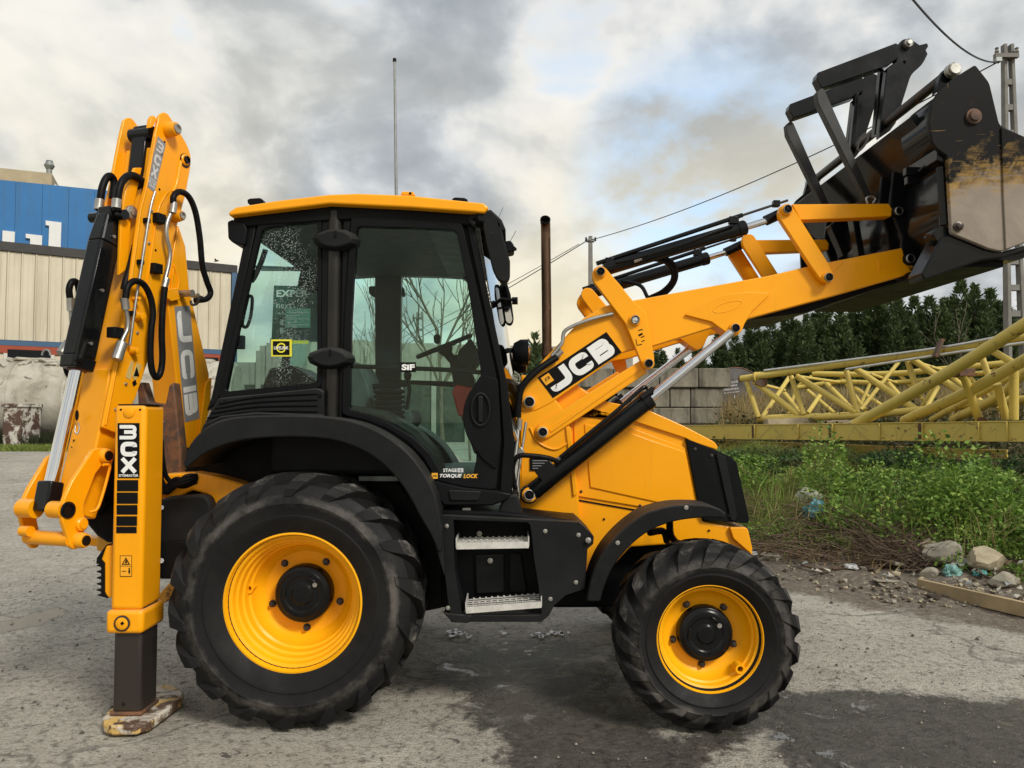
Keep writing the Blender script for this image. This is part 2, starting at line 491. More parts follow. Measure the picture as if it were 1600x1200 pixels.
M['seat'] = simple('grey_seat_cloth', (.10, .12, .115), .8, 0, .2, 14)
M['skin_liner'] = simple('cab_liner', (.035, .038, .037), .75, 0, .1, 6)
M['zinc'] = simple('zinc_ring', (.58, .55, .48), .4, .15, .15, 20)
M['mirror'] = simple('mirror_glass', (.45, .46, .48), .03, 1, .02, 2)
# ------------------------------------------------------------------ ground
def ss(a, b, x):
    t = np.clip((x - a) / (b - a), 0, 1); return t * t * (3 - 2 * t)
def bank_s(x, y): return ((x - 2.9) * 1.5 + (y - 7.9) * 1.3) / 1.985
def ground_h(x, y):
    x = np.asarray(x, float); y = np.asarray(y, float)
    s = bank_s(x, y)
    bank = 0.10 * ss(0, .5, s) + 0.22 * ss(.4, 2, s) + 0.62 * ss(1.5, 5, s) + .55 * ss(6, 12, s)
    bank = bank + (0.06 * np.sin(x * 2.1 + y * 1.3) + .05 * np.sin(x * 4.3 - y * 3.1)) * ss(.3, 1.5, s)
    m = ss(.6, 2.4, x - .10 * np.maximum(y - 12, 0))
    return .52 * ss(11, 28, y) * (1 - m) + bank * m
def _s(a, b, x):
    t = (x - a) / (b - a); t = 0.0 if t < 0 else 1.0 if t > 1 else t; return t * t * (3 - 2 * t)
def gh(x, y):
    s = ((x - 2.9) * 1.5 + (y - 7.9) * 1.3) / 1.985
    b = 0.10 * _s(0, .5, s) + 0.22 * _s(.4, 2, s) + 0.62 * _s(1.5, 5, s) + .55 * _s(6, 12, s) + (0.06 * math.sin(x * 2.1 + y * 1.3) + .05 * math.sin(x * 4.3 - y * 3.1)) * _s(.3, 1.5, s)
    m = _s(.6, 2.4, x - .10 * max(y - 12, 0)); return .52 * _s(11, 28, y) * (1 - m) + b * m
def poly_sd(px, py, poly):
    """signed distance (inside positive) of many points to a polygon"""
    n = len(poly); d = np.full(px.shape, 1e9); ins = np.zeros(px.shape, bool)
    for i in range(n):
        ax, ay = poly[i]; bx, by = poly[(i + 1) % n]
        ex, ey = bx - ax, by - ay
        t = np.clip(((px - ax) * ex + (py - ay) * ey) / (ex * ex + ey * ey + 1e-12), 0, 1)
        d = np.minimum(d, np.hypot(px - ax - t * ex, py - ay - t * ey))
        c = ((ay > py) != (by > py)) & (px < (bx - ax) * (py - ay) / (by - ay + 1e-12) + ax)
        ins ^= c
    return np.where(ins, d, -d)
def gpoly(pts): return [tuple(G(x, y)[:2]) for x, y in pts]

def ground_material():
    m = Mat('worn_asphalt')
    def attr(n):
        a = m.N('ShaderNodeAttribute'); a.attribute_name = n; return a.outputs['Fac']
    stones = m.voro(64, world=True); st_c = m.voro(64, world=True, out='Color')
    big = m.noise(.45, 5, .6, .3, True); mid = m.noise(2.6, 8, .65, .2, True); fine = m.noise(19, 7, .78, 0, True)
    grit = m.noise(130, 3, .7, 0, True)
    sep = m.N('ShaderNodeSeparateColor'); m.L(st_c, sep.inputs[0])
    stone = m.ramp(sep.outputs[0], [(0, (.16, .148, .125)), (.5, (.32, .298, .255)), (1, (.52, .49, .42))])
    tar = m.mix(m.ramp(mid, [(.32, 0), (.68, 1)]), (.34, .315, .262), (.50, .465, .39))
    base = m.mix(m.ramp(stones, [(.25, .75), (.6, .1)]), tar, stone)
    base = m.mix(m.mth('MULTIPLY', m.ramp(fine, [(.37, 1), (.49, 0)]), .7), base, (.06, .055, .047))
    base = m.mix(m.ramp(big, [(.35, .28), (.6, 0)]), base, (.14, .12, .095))
    # oil drips and pits
    base = m.mix(m.ramp(m.noise(7.5, 6, .7, .6, True), [(.635, 0), (.665, .85)]), base, (.055, .05, .045))
    base = m.mix(m.ramp(m.noise(5.0, 3, .6, 1.2, True), [(.66, 0), (.72, .5)]), base, (.40, .385, .35))
    # cracks
    cr = m.N('ShaderNodeTexVoronoi'); cr.feature = 'DISTANCE_TO_EDGE'; cr.inputs['Scale'].default_value = .55
    dn = m.N('ShaderNodeTexNoise'); m.L(m.coord(True), dn.inputs['Vector']); dn.inputs['Scale'].default_value = 1.6; dn.inputs['Detail'].default_value = 6
    vm = m.N('ShaderNodeVectorMath'); vm.operation = 'ADD'; m.L(m.coord(True), vm.inputs[0]); m.L(dn.outputs['Color'], vm.inputs[1]); m.L(vm.outputs[0], cr.inputs['Vector'])
    crack = m.ramp(cr.outputs['Distance'], [(.005, .5), (.015, 0)])
    crack = m.mth('MULTIPLY', crack, m.ramp(m.noise(.8, 3, .5, 0, True), [(.43, 0), (.52, 1)]))
    base = m.mix(crack, base, (.07, .065, .058))
    # damp patches, plus the shade beneath the machine put into their colour
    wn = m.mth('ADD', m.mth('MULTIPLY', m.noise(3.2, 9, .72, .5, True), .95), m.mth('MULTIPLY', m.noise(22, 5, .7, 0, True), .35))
    wet_shade = m.ramp(m.mth('ADD', attr('wet_shade'), m.mth('SUBTRACT', wn, .65)), [(.43, 0), (.56, 1)])
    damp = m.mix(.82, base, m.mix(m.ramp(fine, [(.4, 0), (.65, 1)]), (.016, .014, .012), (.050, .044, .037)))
    base = m.mix(wet_shade, base, damp)
    # white flakes of dried paint, mud, soil
    mudn = m.ramp(m.mth('ADD', attr('mud'), m.mth('SUBTRACT', m.noise(2.4, 9, .72, .3, True), .5)), [(.44, 0), (.60, 1)])
    mud = m.ramp(m.noise(17, 8, .75, .2, True), [(.3, (.06, .046, .034)), (.5, (.13, .104, .078)), (.68, (.27, .235, .185)), (.8, (.42, .385, .32))])
    base = m.mix(m.mth('MULTIPLY', mudn, .9), base, mud)
    soil = m.ramp(m.noise(6, 8, .75, .2, True), [(.3, (.045, .035, .024)), (.55, (.095, .073, .048)), (.75, (.08, .09, .035))])
    base = m.mix(m.ramp(m.mth('ADD', attr('soil'), m.mth('SUBTRACT', m.noise(3, 6, .7, 0, True), .5)), [(.4, 0), (.6, 1)]), base, soil)
    far = m.ramp(m.noise(.08, 5, .6, 0, True), [(.3, (.05, .07, .025)), (.7, (.10, .10, .05))])
    base = m.mix(attr('far'), base, far)
    film = m.mth('MULTIPLY', wet_shade, m.ramp(m.noise(3.6, 9, .75, .5, True), [(.47, 0), (.60, 1)]))
    rough = m.mix(wet_shade, (.88, .88, .88), m.mix(film, (.45, .45, .45), (.05, .05, .05)))
    pud = m.ramp(m.mth('ADD', attr('puddle'), m.mth('SUBTRACT', m.noise(5, 6, .65, .2, True), .5)), [(.46, 0), (.52, 1)])
    base = m.mix(pud, base, (.16, .155, .14))
    rough = m.mix(pud, rough, (.12, .12, .12))
    m.set(col=base, rough=rough, spec=m.mix(film, (.22,) * 3, (1.0,) * 3))
    h = m.mth('ADD', m.mth('ADD', m.mth('MULTIPLY', stones, -.5), m.mth('MULTIPLY', fine, .9)), m.mth('ADD', m.mth('MULTIPLY', grit, .35), m.mth('MULTIPLY', mid, 1.2)))
    h = m.mth('MULTIPLY', h, m.mth('SUBTRACT', 1.0, m.mth('MAXIMUM', m.mth('MULTIPLY', pud, .96), m.mth('MULTIPLY', film, .93))))
    m.bump(h, .9, .012)
    return m.m

def axis(lo, hi, step, far_lo, far_hi):
    a = list(np.arange(lo, hi + 1e-6, step))
    d = step
    while a[-1] < far_hi: d *= 1.16; a.append(a[-1] + d)
    d = step
    while a[0] > far_lo: d *= 1.16; a.insert(0, a[0] - d)
    return np.array(a)
def build_ground():
    xs = axis(-6.5, 8.5, .06, -900, 900); ys = axis(1.2, 13.5, .06, -300, 1400)
    X, Y = np.meshgrid(xs, ys); x, y = X.ravel(), Y.ravel()
    s = bank_s(x, y); mb = ss(.6, 2.0, x - .10 * np.maximum(y - 12, 0))
    near = (np.abs(x) < 12) & (y < 16)
    rough = np.zeros_like(x)
    rough = .006 * np.sin(x * 1.3 + .7 * np.sin(y * 1.7)) * np.cos(y * 1.1 + x * .4) * near
    for k, i in enumerate(np.nonzero(near & (s > -.4) & (mb > .05) & (s < 6))[0]):
        v = rough[i]
        if True: v += (mnoise.noise(Vector((x[i] * 3, y[i] * 3, 5.3))) * .035 + mnoise.noise(Vector((x[i] * 9, y[i] * 9, 7.7))) * .02) * min(1, s[i] + .4) * mb[i]
        rough[i] = v
    z = ground_h(x, y) + rough - .012
    # the wheels stand on firm ground at z = 0
    A = gpoly([(660, 1035), (720, 1010), (800, 1000), (900, 1000), (960, 1050), (1010, 1130), (1090, 1158), (1105, 1185), (1060, 1215), (1040, 1290), (780, 1290), (800, 1170), (775, 1140), (715, 1105), (735, 1080), (680, 1060)])  # wet patch; its upper part also carries painted shade from the machine
    B = gpoly([(960, 1060), (1060, 1060), (1245, 1080), (1330, 1072), (1600, 1092), (1760, 1110), (1800, 1300), (1260, 1300), (1235, 1185), (1185, 1140), (1130, 1168), (1070, 1140)])
    Cc = gpoly([(360, 1040), (400, 1020), (440, 1030), (400, 1045)])
    wet_shade = np.full(x.shape, -1.0)
    for q in (A, B): wet_shade = np.maximum(wet_shade, poly_sd(x, y, q) / .35)
    wet_shade = np.clip(.5 + wet_shade * .5, 0, 1)
    under = poly_sd(x, y, [(-1.7, 4.2), (1.4, 4.2), (1.4, 6.2), (-1.7, 6.2)]) / .8  # machine footprint: damp ground with the machine's shade painted in
    wet_shade = np.maximum(wet_shade, np.clip(.32 + under * .1, 0, .40) * (under > -1))
    pud = poly_sd(x, y, gpoly([(-60, 985), (20, 965), (85, 948), (110, 955), (60, 975), (-60, 1000)])) / .15
    pud = np.clip(.5 + pud * .4, 0, 1)
    mud = np.clip(.5 + (s + .55) / 1.1, 0, 1) * mb
    soil = np.clip(.5 + (s - .75) / 1.2, 0, 1) * mb
    soil = np.maximum(soil, np.clip((y - 27.5) / 1.5, 0, 1) * (x < -8))
    far = np.clip((np.hypot(x, y) - 70) / 30, 0, 1)
    nx, ny = len(xs), len(ys)
    i = np.arange((ny - 1) * nx).reshape(ny - 1, nx)[:, :-1].ravel()
    F = np.stack([i, i + 1, i + nx + 1, i + nx], 1)
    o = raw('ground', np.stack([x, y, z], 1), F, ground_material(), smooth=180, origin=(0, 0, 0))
    for n, v in (('wet_shade', wet_shade), ('puddle', pud), ('mud', mud), ('soil', soil), ('far', far)):
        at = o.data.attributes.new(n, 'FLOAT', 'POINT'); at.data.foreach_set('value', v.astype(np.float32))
    tag(o, 'worn grey asphalt yard with damp dark patches', None, kind='structure')
build_ground()

# ------------------------------------------------------------------ the buildings on the left
def facade_point(px, py, Y0=36.0, slope=1.55, px0=0.0):
    """point on the long wall that runs away to the right: X = X0 + slope*(Y-Y0)"""
    X0 = (px0 - 800) / FPX * Y0
    r = ray(px, py); t = (X0 - slope * Y0) / (r.x - slope * r.y)
    return C0 + r * t
wdir = Vector((1.55, 1, 0)).normalized(); wn = Vector((wdir.y, -wdir.x, 0))     # towards the camera
def streaky(name, col, dark, amt=.55, sc=1.0):
    m = Mat(name); n = m.noise(.5, 6, .65, 0, True); st = m.noise(sc, 7, .7, .2, True, (3.2, 3.2, .16))
    c = m.mix(m.ramp(n, [(.35, 0), (.7, 1)]), tuple(x * .93 for x in col), tuple(min(1, x * 1.05) for x in col))
    c = m.mix(m.ramp(st, [(.50, 0), (.72, amt)]), c, dark); c = m.mix(m.ramp(m.noise(7, 6, .7, .2, True), [(.66, 0), (.76, .3)]), c, dark)
    m.set(col=c, rough=.5, spec=.4); return m.m
BEIGE = streaky('beige_sheet_metal', (.60, .54, .41), (.33, .27, .18), .6)
M['trim_dark'] = simple('dark_roof_trim', (.035, .032, .03), .5, 0, .2, 3)
M['blue_wall'] = streaky('blue_cladding', (.030, .165, .40), (.05, .12, .22), .6, .6)
M['white_letters'] = simple('white_sign_letters', (.74, .74, .72), .5, 0, .04, 2)
M['blue_trim'] = simple('blue_trim', (.05, .11, .20), .5, 0, .1, 2)
M['red_trim'] = simple('red_trim', (.33, .06, .025), .5, 0, .1, 2)
M['tan_wall'] = simple('tan_parapet', (.42, .345, .22), .7, 0, .1, 1.2)
M['grey_metal'] = simple('grey_duct_metal', (.27, .28, .27), .45, .5, .15, 5)
M['dark_glass'] = simple('dark_window_glass', (.012, .014, .015), .15, 0, .2, 2)
M['white_frame'] = simple('white_window_frame', (.60, .58, .52), .5, 0, .08, 5)
def shed():
    a = facade_point(-260, 383); base = Vector((a.x, a.y, .3))
    b = facade_point(371, 383); L = (Vector((b.x, b.y, 0)) - Vector((a.x, a.y, 0))).length
    top = facade_point(0, 391).z; band = facade_point(0, 531).z; winz = facade_point(0, 546).z
    root = empty('corrugated_shed', base, 'long beige corrugated metal shed with dark roof edge and blue and red stripes', 'building')
    def slab(name, z0, z1, d0, d1, mt, s0=0, s1=None, bev=0):
        s1 = L if s1 is None else s1; A = Vector((a.x, a.y, 0))
        q = [A + wdir * s0 + wn * d0, A + wdir * s1 + wn * d0, A + wdir * s1 + wn * d1, A + wdir * s0 + wn * d1]
        return MB().loft([Vector((p.x, p.y, z0)) for p in q], [Vector((p.x, p.y, z1)) for p in q]).build(name, mt, root, bevel=bev)
    slab('wall_core', .2, top - .02, -8, -.04, M['trim_dark'])
    slab('roof_trim', top, top + .42, -8.2, .10, M['trim_dark'])
    # one sheet after another, each with its standing ribs; one mesh shared by all
    pw = .56; n = int(L / pw)
    def sheet(z0, z1):
        mb = MB(); pr = []
        for x, d in ((0, 0), (.03, .035), (.07, .035), (.10, 0), (.27, 0), (.29, .012), (.31, .012), (.33, 0), (pw - .012, 0)): pr.append(wdir * x + wn * d)
        A = [Vector((p.x, p.y, z0)) for p in pr] + [wdir * (pw - .012) - wn * .03 + Vector((0, 0, z0)), -wn * .03 + Vector((0, 0, z0))]
        mb.loft(A, [Vector((p.x, p.y, p.z - z0 + z1)) for p in A]); return mb
    for z0, z1 in ((band + .02, top - .02), (winz + .35, band - .62), (.2, winz - 1.0)):
        first = None
        for i in range(n):
            if first is None: first = sheet(z0, z1).build('wall_sheet', BEIGE, root, origin=(0, 0, 0)); o = first
            else: o = first.copy(); COL.objects.link(o)
            p = Vector((a.x, a.y, 0)) + wdir * (i * pw)
            o.parent = root; o.location = p - WORG[root.name]
    slab('blue_stripe', band - .24, band, -.02, .09, M['blue_trim'])
    slab('red_stripe', band - .60, band - .25, -.02, .08, M['red_trim'])
    slab('corner_trim', .2, top, -.03, .12, M['blue_trim'], L - .28, L + .05)
    # window row under the stripes
    slab('window_band', winz - 1.02, winz + .33, -.04, 0.0, BEIGE)
    for px in (-95, 5, 105, 205, 305):
        s0 = (facade_point(px, 560) - a).dot(wdir)
        w = 2.05 if px < 300 else 1.3
        fr = slab('window', winz - .62, winz + .16, 0.0, .07, M['white_frame'], s0, s0 + w, .02)
        A = Vector((a.x, a.y, 0))
        q = [A + wdir * (s0 + .16) + wn * .075, A + wdir * (s0 + w - .16) + wn * .075, A + wdir * (s0 + w - .16) + wn * .10, A + wdir * (s0 + .16) + wn * .10]
        MB().loft([Vector((p.x, p.y, winz - .5)) for p in q], [Vector((p.x, p.y, winz + .02)) for p in q]).build('window_pane', M['dark_glass'], fr)
shed()
def blue_hall():
    # stands some 20 m behind the shed
    k = 1.75; Y0 = 36 * k
    def fp(px, py): return facade_point(px, py, Y0, 2.4)
    d = Vector((2.4, 1, 0)).normalized(); nn = Vector((d.y, -d.x, 0))
    a = fp(-300, 300); b = fp(226, 300); zt = fp(0, 281).z
    root = empty('blue_hall', Vector((a.x, a.y, 0)), 'tall blue factory hall with cut-off white lettering rising behind the beige shed', 'building')
    def slab(name, p, q, z0, z1, d0, d1, mt):
        o4 = [p + nn * d0, q + nn * d0, q + nn * d1, p + nn * d1]
        return MB().loft([Vector((v.x, v.y, z0)) for v in o4], [Vector((v.x, v.y, z1)) for v in o4]).build(name, mt, root)
    L = (Vector((b.x, b.y)) - Vector((a.x, a.y))).length; n = 12
    slab('wall_core', a, b, 0, zt - .02, -14, -.05, M['trim_dark'])
    for i in range(n):
        slab('cladding_panel', a + d * (L * i / n + .012), a + d * (L * (i + 1) / n - .012), 0, zt, -.05, .02, M['blue_wall'])
    # tan parapet block standing on the roof line
    p0, p1 = fp(-300, 258), fp(79, 290)
    slab('parapet', Vector((p0.x, p0.y, 0)) - nn * .5, Vector((p1.x, p1.y, 0)) - nn * .5, zt - .1, fp(79, 268).z, -6, 0, M['tan_wall'])
    # letters, their feet hidden by the shed's roof
    def letter(pts):
        MB().prism([fp(x, y) + nn * .04 for x, y in pts], nn * .18).build('sign_letter', M['white_letters'], root)
    letter([(5, 361), (24, 363), (22, 415), (3, 413)])
    letter([(41, 366), (66.5, 369), (64.5, 420), (46, 418), (48, 373.5), (41, 372.5)])
    letter([(72, 345.5), (96.5, 348.5), (94, 424), (75, 422), (77.5, 353.5), (72, 352.5)])
    letter([(-52, 353), (-33, 355), (-35, 410), (-54, 408)])
    # roof vent and sloping duct
    c = fp(70.5, 268) - nn * 2; s = c.y / FPX
    v = MB().lathe(c - Vector((0, 0, 1)), (0, 0, 1), [(0, 0), (0, 4.2 * s), (1 + 16 * s, 4.2 * s), (1 + 15 * s, 5 * s), (1 + 20 * s, 7.8 * s), (1 + 27 * s, 4.6 * s), (1 + 28 * s, 5 * s), (1 + 28.5 * s, 0)], 14)
    v.build('roof_vent', M['grey_metal'], root, smooth=30)
    p, q = fp(78, 279) - nn * 2, fp(122, 301) - nn * 2
    MB().cyl(p, q, 3.2 * s, 10).build('roof_duct', M['grey_metal'], root, smooth=40)
    MB().cyl(fp(80, 282) - nn * 2, fp(81, 296) - nn * 2, 1.6 * s, 8).build('duct_support', M['grey_metal'], root, smooth=40)
blue_hall()

# old tank lying in front of the shed
def tank():
    m = Mat('peeling_concrete_coat')
    n = m.noise(.9, 9, .65, .6); n2 = m.noise(5, 8, .7)
    c = m.ramp(n, [(.30, (.19, .165, .125)), (.5, (.40, .37, .30)), (.7, (.52, .49, .42))])
    c = m.mix(m.ramp(m.noise(1.8, 9, .75, 1.5), [(.61, 0), (.65, .9)]), c, (.07, .055, .04))
    c = m.mix(m.ramp(n2, [(.66, 0), (.74, .5)]), c, (.16, .09, .05))
    m.set(col=c, rough=.85); m.bump(n2, .4, .05)
    Y = 30.0; zc = P(0, 624, Y).z; r = (P(0, 558, Y).z - P(0, 690, Y).z) / 2
    zc = P(0, 558, Y).z - r
    c0 = P(-330, 624, Y + 0); c0.z = zc
    c1 = P(372, 624, Y + 2.4); c1.z = zc
    root = empty('concrete_tank', Vector(((c0.x + c1.x) / 2, Y, zc - r)), 'long pale peeling cylindrical tank lying in front of the beige shed', 'tank')
    ax = (c1 - c0).normalized(); L = (c1 - c0).length
    prof = [(0, 0), (0, r * .9), (.15, r)]
    for i in range(1, 30): prof.append((L * i / 30, r * (1 + .004 * (i % 3))))
    prof += [(L - .15, r), (L, r * .9), (L, 0)]
    MB().lathe(c0, ax, prof, 40).build('tank_body', m.m, root, smooth=35)
    for i in range(1, 8): MB().lathe(c0 + ax * (L * i / 8), ax, [(0, r + .005), (0, r + .025), (.10, r + .025), (.10, r + .005)], 40).build('tank_band', m.m, root, smooth=35)
    sad = wear('rust_brown_paint', (.085, .045, .032), (.56, .53, .46), .7, .475, 1.3)
    for px in (18, 352):
        a = P(px, 672, Y - 1.55)
        mb = MB().box((a.x - .33, a.y, gh(a.x, a.y) - .1), (a.x + .33, a.y + 1.2, P(0, 634, Y - 1.55).z))
        mb.box((a.x - .38, a.y - .05, P(0, 636, Y - 1.55).z), (a.x + .38, a.y + 1.25, P(0, 633, Y - 1.55).z + .06))
        mb.build('tank_saddle', sad, root, bevel=.02)
    e = P(72, 556, Y); MB().tube([e + Vector((.16 * math.cos(t), 0, .02 + .22 * math.sin(t))) for t in np.linspace(0, math.pi, 9)], .035, 8).build('lifting_eye', M['grey_metal'], root, smooth=40)
    # crumbled crust along the top
    rk = np.random.default_rng(3); mb = MB()
    for i in range(90):
        t = rk.uniform(.05, .95); an = rk.uniform(-.95, .35); p = c0 + ax * (L * t) + Vector((0, -math.sin(-an) * 0 - r * math.cos(math.pi / 2 - an) * 0, 0))
        th = math.pi / 2 + rk.uniform(-.1, .75)
        p = c0 + ax * (L * t) + Vector((0, r * math.cos(th), r * math.sin(th)))
        w = rk.uniform(.08, .32)
        M4 = Matrix.Translation(p) @ Matrix.Rotation(rk.uniform(0, 6), 4, 'Z') @ Matrix.Rotation(math.pi / 2 - th + rk.normal() * .2, 4, 'X')
        mb.box((-w, -w * .7, -.05), (w, w * .7, rk.uniform(.02, .07)), M=M4)
    tag(mb.build('crumbled_crust', m.m, root, bevel=.03), kind='stuff')
tank()

# bird far up over the shed roof
def bird():
    c = P(338, 408, 40); s = 40 / FPX
    mb = MB()
    mb.tube([c + Vector((-4 * s, 0, -.5 * s)), c, c + Vector((3 * s, 0, .6 * s)), c + Vector((4.6 * s, 0, .3 * s))], [.01, 1.1 * s, .9 * s, .15 * s], 8)
    for sg in (-1, 1):
        mb.prism([c + Vector((-1.5 * s, sg * .5 * s, .4 * s)), c + Vector((1.5 * s, sg * .5 * s, .4 * s)), c + Vector((.4 * s, sg * 4 * s, 3.0 * s)), c + Vector((-1.4 * s, sg * 6 * s, 2.0 * s))], (0, 0, .3 * s))
    o = mb.build('bird', M['plastic_dark'], smooth=40)
    tag(o, 'small dark bird flying low over the shed roof edge', 'bird')
bird()

# thin tall mast behind the cab
def mast():
    Y = 24.0; b = P(616, 700, Y); t = P(616.5, 96, Y)
    base = Vector((b.x, Y, gh(b.x, Y)))
    root = empty('thin_mast', base, 'thin tall dark metal mast rising behind the cab roof', 'mast')
    MB().tube([base, base + Vector((0, 0, 4)), base + Vector((.01, 0, 8)), Vector((t.x, Y, t.z))], [.075, .062, .05, .035], 10).build('mast_tube', M['grey_metal'], root, smooth=40)
    MB().lathe(Vector((t.x, Y, t.z)), (0, 0, 1), [(0, 0), (0, .06), (.09, .055), (.12, 0)], 10).build('mast_tip', M['plastic_dark'], root, smooth=40)
    MB().box((base.x - .2, Y - .2, base.z - .1), (base.x + .2, Y + .2, base.z + .05)).build('base_plate', M['grey_metal'], root)
mast()

# ------------------------------------------------------------------ poles and wires
CONC = simple('pole_concrete', (.21, .20, .18), .85, 0, .18, 3, bump=.15)
WIRE = simple('wire_sheath', (.02, .02, .021), .6, 0, .2, 20)
def plain_pole():
    Y = 34.0; t = P(922.5, 369, Y); base = Vector((t.x, Y, gh(t.x, Y)))
    root = empty('utility_pole', base, 'slim grey concrete utility pole with wires, left of the raised loader arm', 'utility pole')
    MB().loft([base + Vector((x, y, -.3)) for x, y in ((-.14, -.14), (.14, -.14), (.14, .14), (-.14, .14))], [Vector((t.x + x, Y + y, t.z)) for x, y in ((-.085, -.085), (.085, -.085), (.085, .085), (-.085, .085))]).build('pole_shaft', CONC, root, bevel=.02)
    z = P(922, 376, Y).z
    MB().box((t.x - .17, Y - .14, z - .05), (t.x + .17, Y + .14, z + .05)).build('bracket', M['grey_metal'], root)
    for dx in (-.2, .2): MB().lathe((t.x + dx, Y - .1, z), (0, 0, 1), [(-.05, .03), (0, .06), (.05, .03), (.1, .05), (.14, 0)], 10).build('insulator', M['plastic_dark'], root, smooth=40)
    return Vector((t.x - .2, Y - .1, z - .05))
PA = plain_pole()
def ladder_pole(px_top, py_top, px_bot, Y, label, name='lattice_pole', wtop=.12, wbot=.30, arm=True):
    t = P(px_top, py_top, Y); b = P(px_bot, 680, Y); base = Vector((b.x, Y, gh(b.x, Y)))
    root = empty(name, base, label, 'utility pole')
    H = t.z - base.z; lean = t.x - base.x
    def at(k, off): w = wbot + (wtop - wbot) * k; return Vector((base.x + lean * k + off * w, Y, base.z - .2 + (H + .2) * k))
    for sg in (-1, 1):
        mb = MB(); w = .05
        q0, q1 = at(0, sg), at(1, sg)
        mb.loft([q0 + Vector((x, y, 0)) for x, y in ((-.05, -.11), (.05, -.11), (.05, .11), (-.05, .11))], [q1 + Vector((x, y, 0)) for x, y in ((-.04, -.08), (.04, -.08), (.04, .08), (-.04, .08))]).build('pole_leg', CONC, root, bevel=.012)
    n = int(H / .62)
    for i in range(n):
        k = (i + .5) / n; p, q = at(k, -1), at(k, 1)
        MB().box((p.x + .04, Y - .07, p.z - .07), (q.x - .04, Y + .07, p.z + .07)).build('pole_rung', CONC, root)
    z = t.z - .35
    if arm:
        MB().box((t.x - .42, Y - .20, z - .05), (t.x + .16, Y - .09, z + .05)).build('cross_arm', CONC, root)
        MB().box((t.x - .42, Y - .22, z - .16), (t.x - .28, Y - .08, z - .06)).build('bracket', M['grey_metal'], root)
        for dx in (-.36, .13): MB().lathe((t.x + dx, Y - .15, z + .05), (0, 0, 1), [(0, .03), (.05, .055), (.1, .03), (.14, .05), (.18, 0)], 10).build('insulator', CONC, root, smooth=40)
    return Vector((t.x - .35, Y - .15, z - .16))
PB = ladder_pole(1574, 70, 1590, 19.0, 'tall pale concrete ladder-type pole beside the raised bucket', wtop=.085, wbot=.21)
PC = ladder_pole(656, 488, 655, 46.0, 'small distant lattice pole seen through the cab door glass', wtop=.16, wbot=.34)
def wire(name, a, b, sag, r, label, grp=None):
    a, b = Vector(a), Vector(b)
    pts = [a.lerp(b, t) - Vector((0, 0, 4 * sag * t * (1 - t))) for t in np.linspace(0, 1, 28)]
    tag(MB().tube(pts, r, 6).build(name, WIRE, smooth=60), label, 'cable', grp)
wire('overhead_cable', P(1380, -60, 9.5), PB, .35, .018, 'thick dark twisted cable hanging from the ladder pole towards the top edge')
wire('overhead_cable', PB, PA, .45, .016, 'long thin cable from the ladder pole down to the slim pole')
wire('overhead_cable', PA, P(520, 590, 60), .4, .02, 'lower cable from the slim pole running left behind the cab')
wire('overhead_cable', P(905, 381, 34.6), P(520, 572, 60), .4, .014, 'upper cable from the slim pole running left behind the cab')
wire('overhead_cable', PC, P(560, 566, 70), .3, .025, 'faint cable from the distant lattice pole seen through the cab')

# ------------------------------------------------------------------ walls beyond the machine
def far_wall():
    m = Mat('weathered_render'); n = m.noise(.7, 8, .65, .3)
    st = m.noise(1.0, 6, .6, .2, stretch=(2.2, 2.2, .25))
    c = m.ramp(n, [(.3, (.24, .225, .19)), (.6, (.36, .34, .29)), (.8, (.44, .42, .37))])
    c = m.mix(m.ramp(st, [(.52, 0), (.68, .55)]), c, (.10, .09, .075))
    m.set(col=c, rough=.9); m.bump(m.noise(9, 6, .6), .2, .03)
    LOWER_WALL = simple('dark_lower_wall', (.045, .055, .042), .9, 0, .5, 1.2)
    Y = 38.0
    b = P(560, 704, Y)
    root = empty('concrete_yard_wall', Vector((b.x, Y, .5)), 'long grey panelled yard wall seen through the cab windows', 'wall')
    edges = [300, 352, 404, 420, 470, 522, 574, 626, 678, 730, 782, 834, 886, 938, 990]
    tops = [572, 566, 540, 528, 516, 531, 533, 536, 538, 539, 540, 541, 548, 556]
    for i, tp in enumerate(tops):
        x0, x1 = P(edges[i], 600, Y).x, P(edges[i + 1], 600, Y).x
        zt = P(600, tp, Y).z
        MB().box((x0 + .02, Y, .2), (x1 - .02, Y + .35, zt)).build('wall_panel', m.m, root, bevel=.02)
        MB().box((x0 + .02, Y - .05, .2), (x1 - .02, Y - .002, P(600, 601, Y).z)).build('lower_wall_panel', LOWER_WALL, root, bevel=.02)  # darker green-grey panel over the lower part of the wall
        MB().box((x0 - .12, Y - .12, .2), (x0 + .12, Y - .003, zt - .25)).build('wall_pier', m.m, root, bevel=.02)
far_wall()
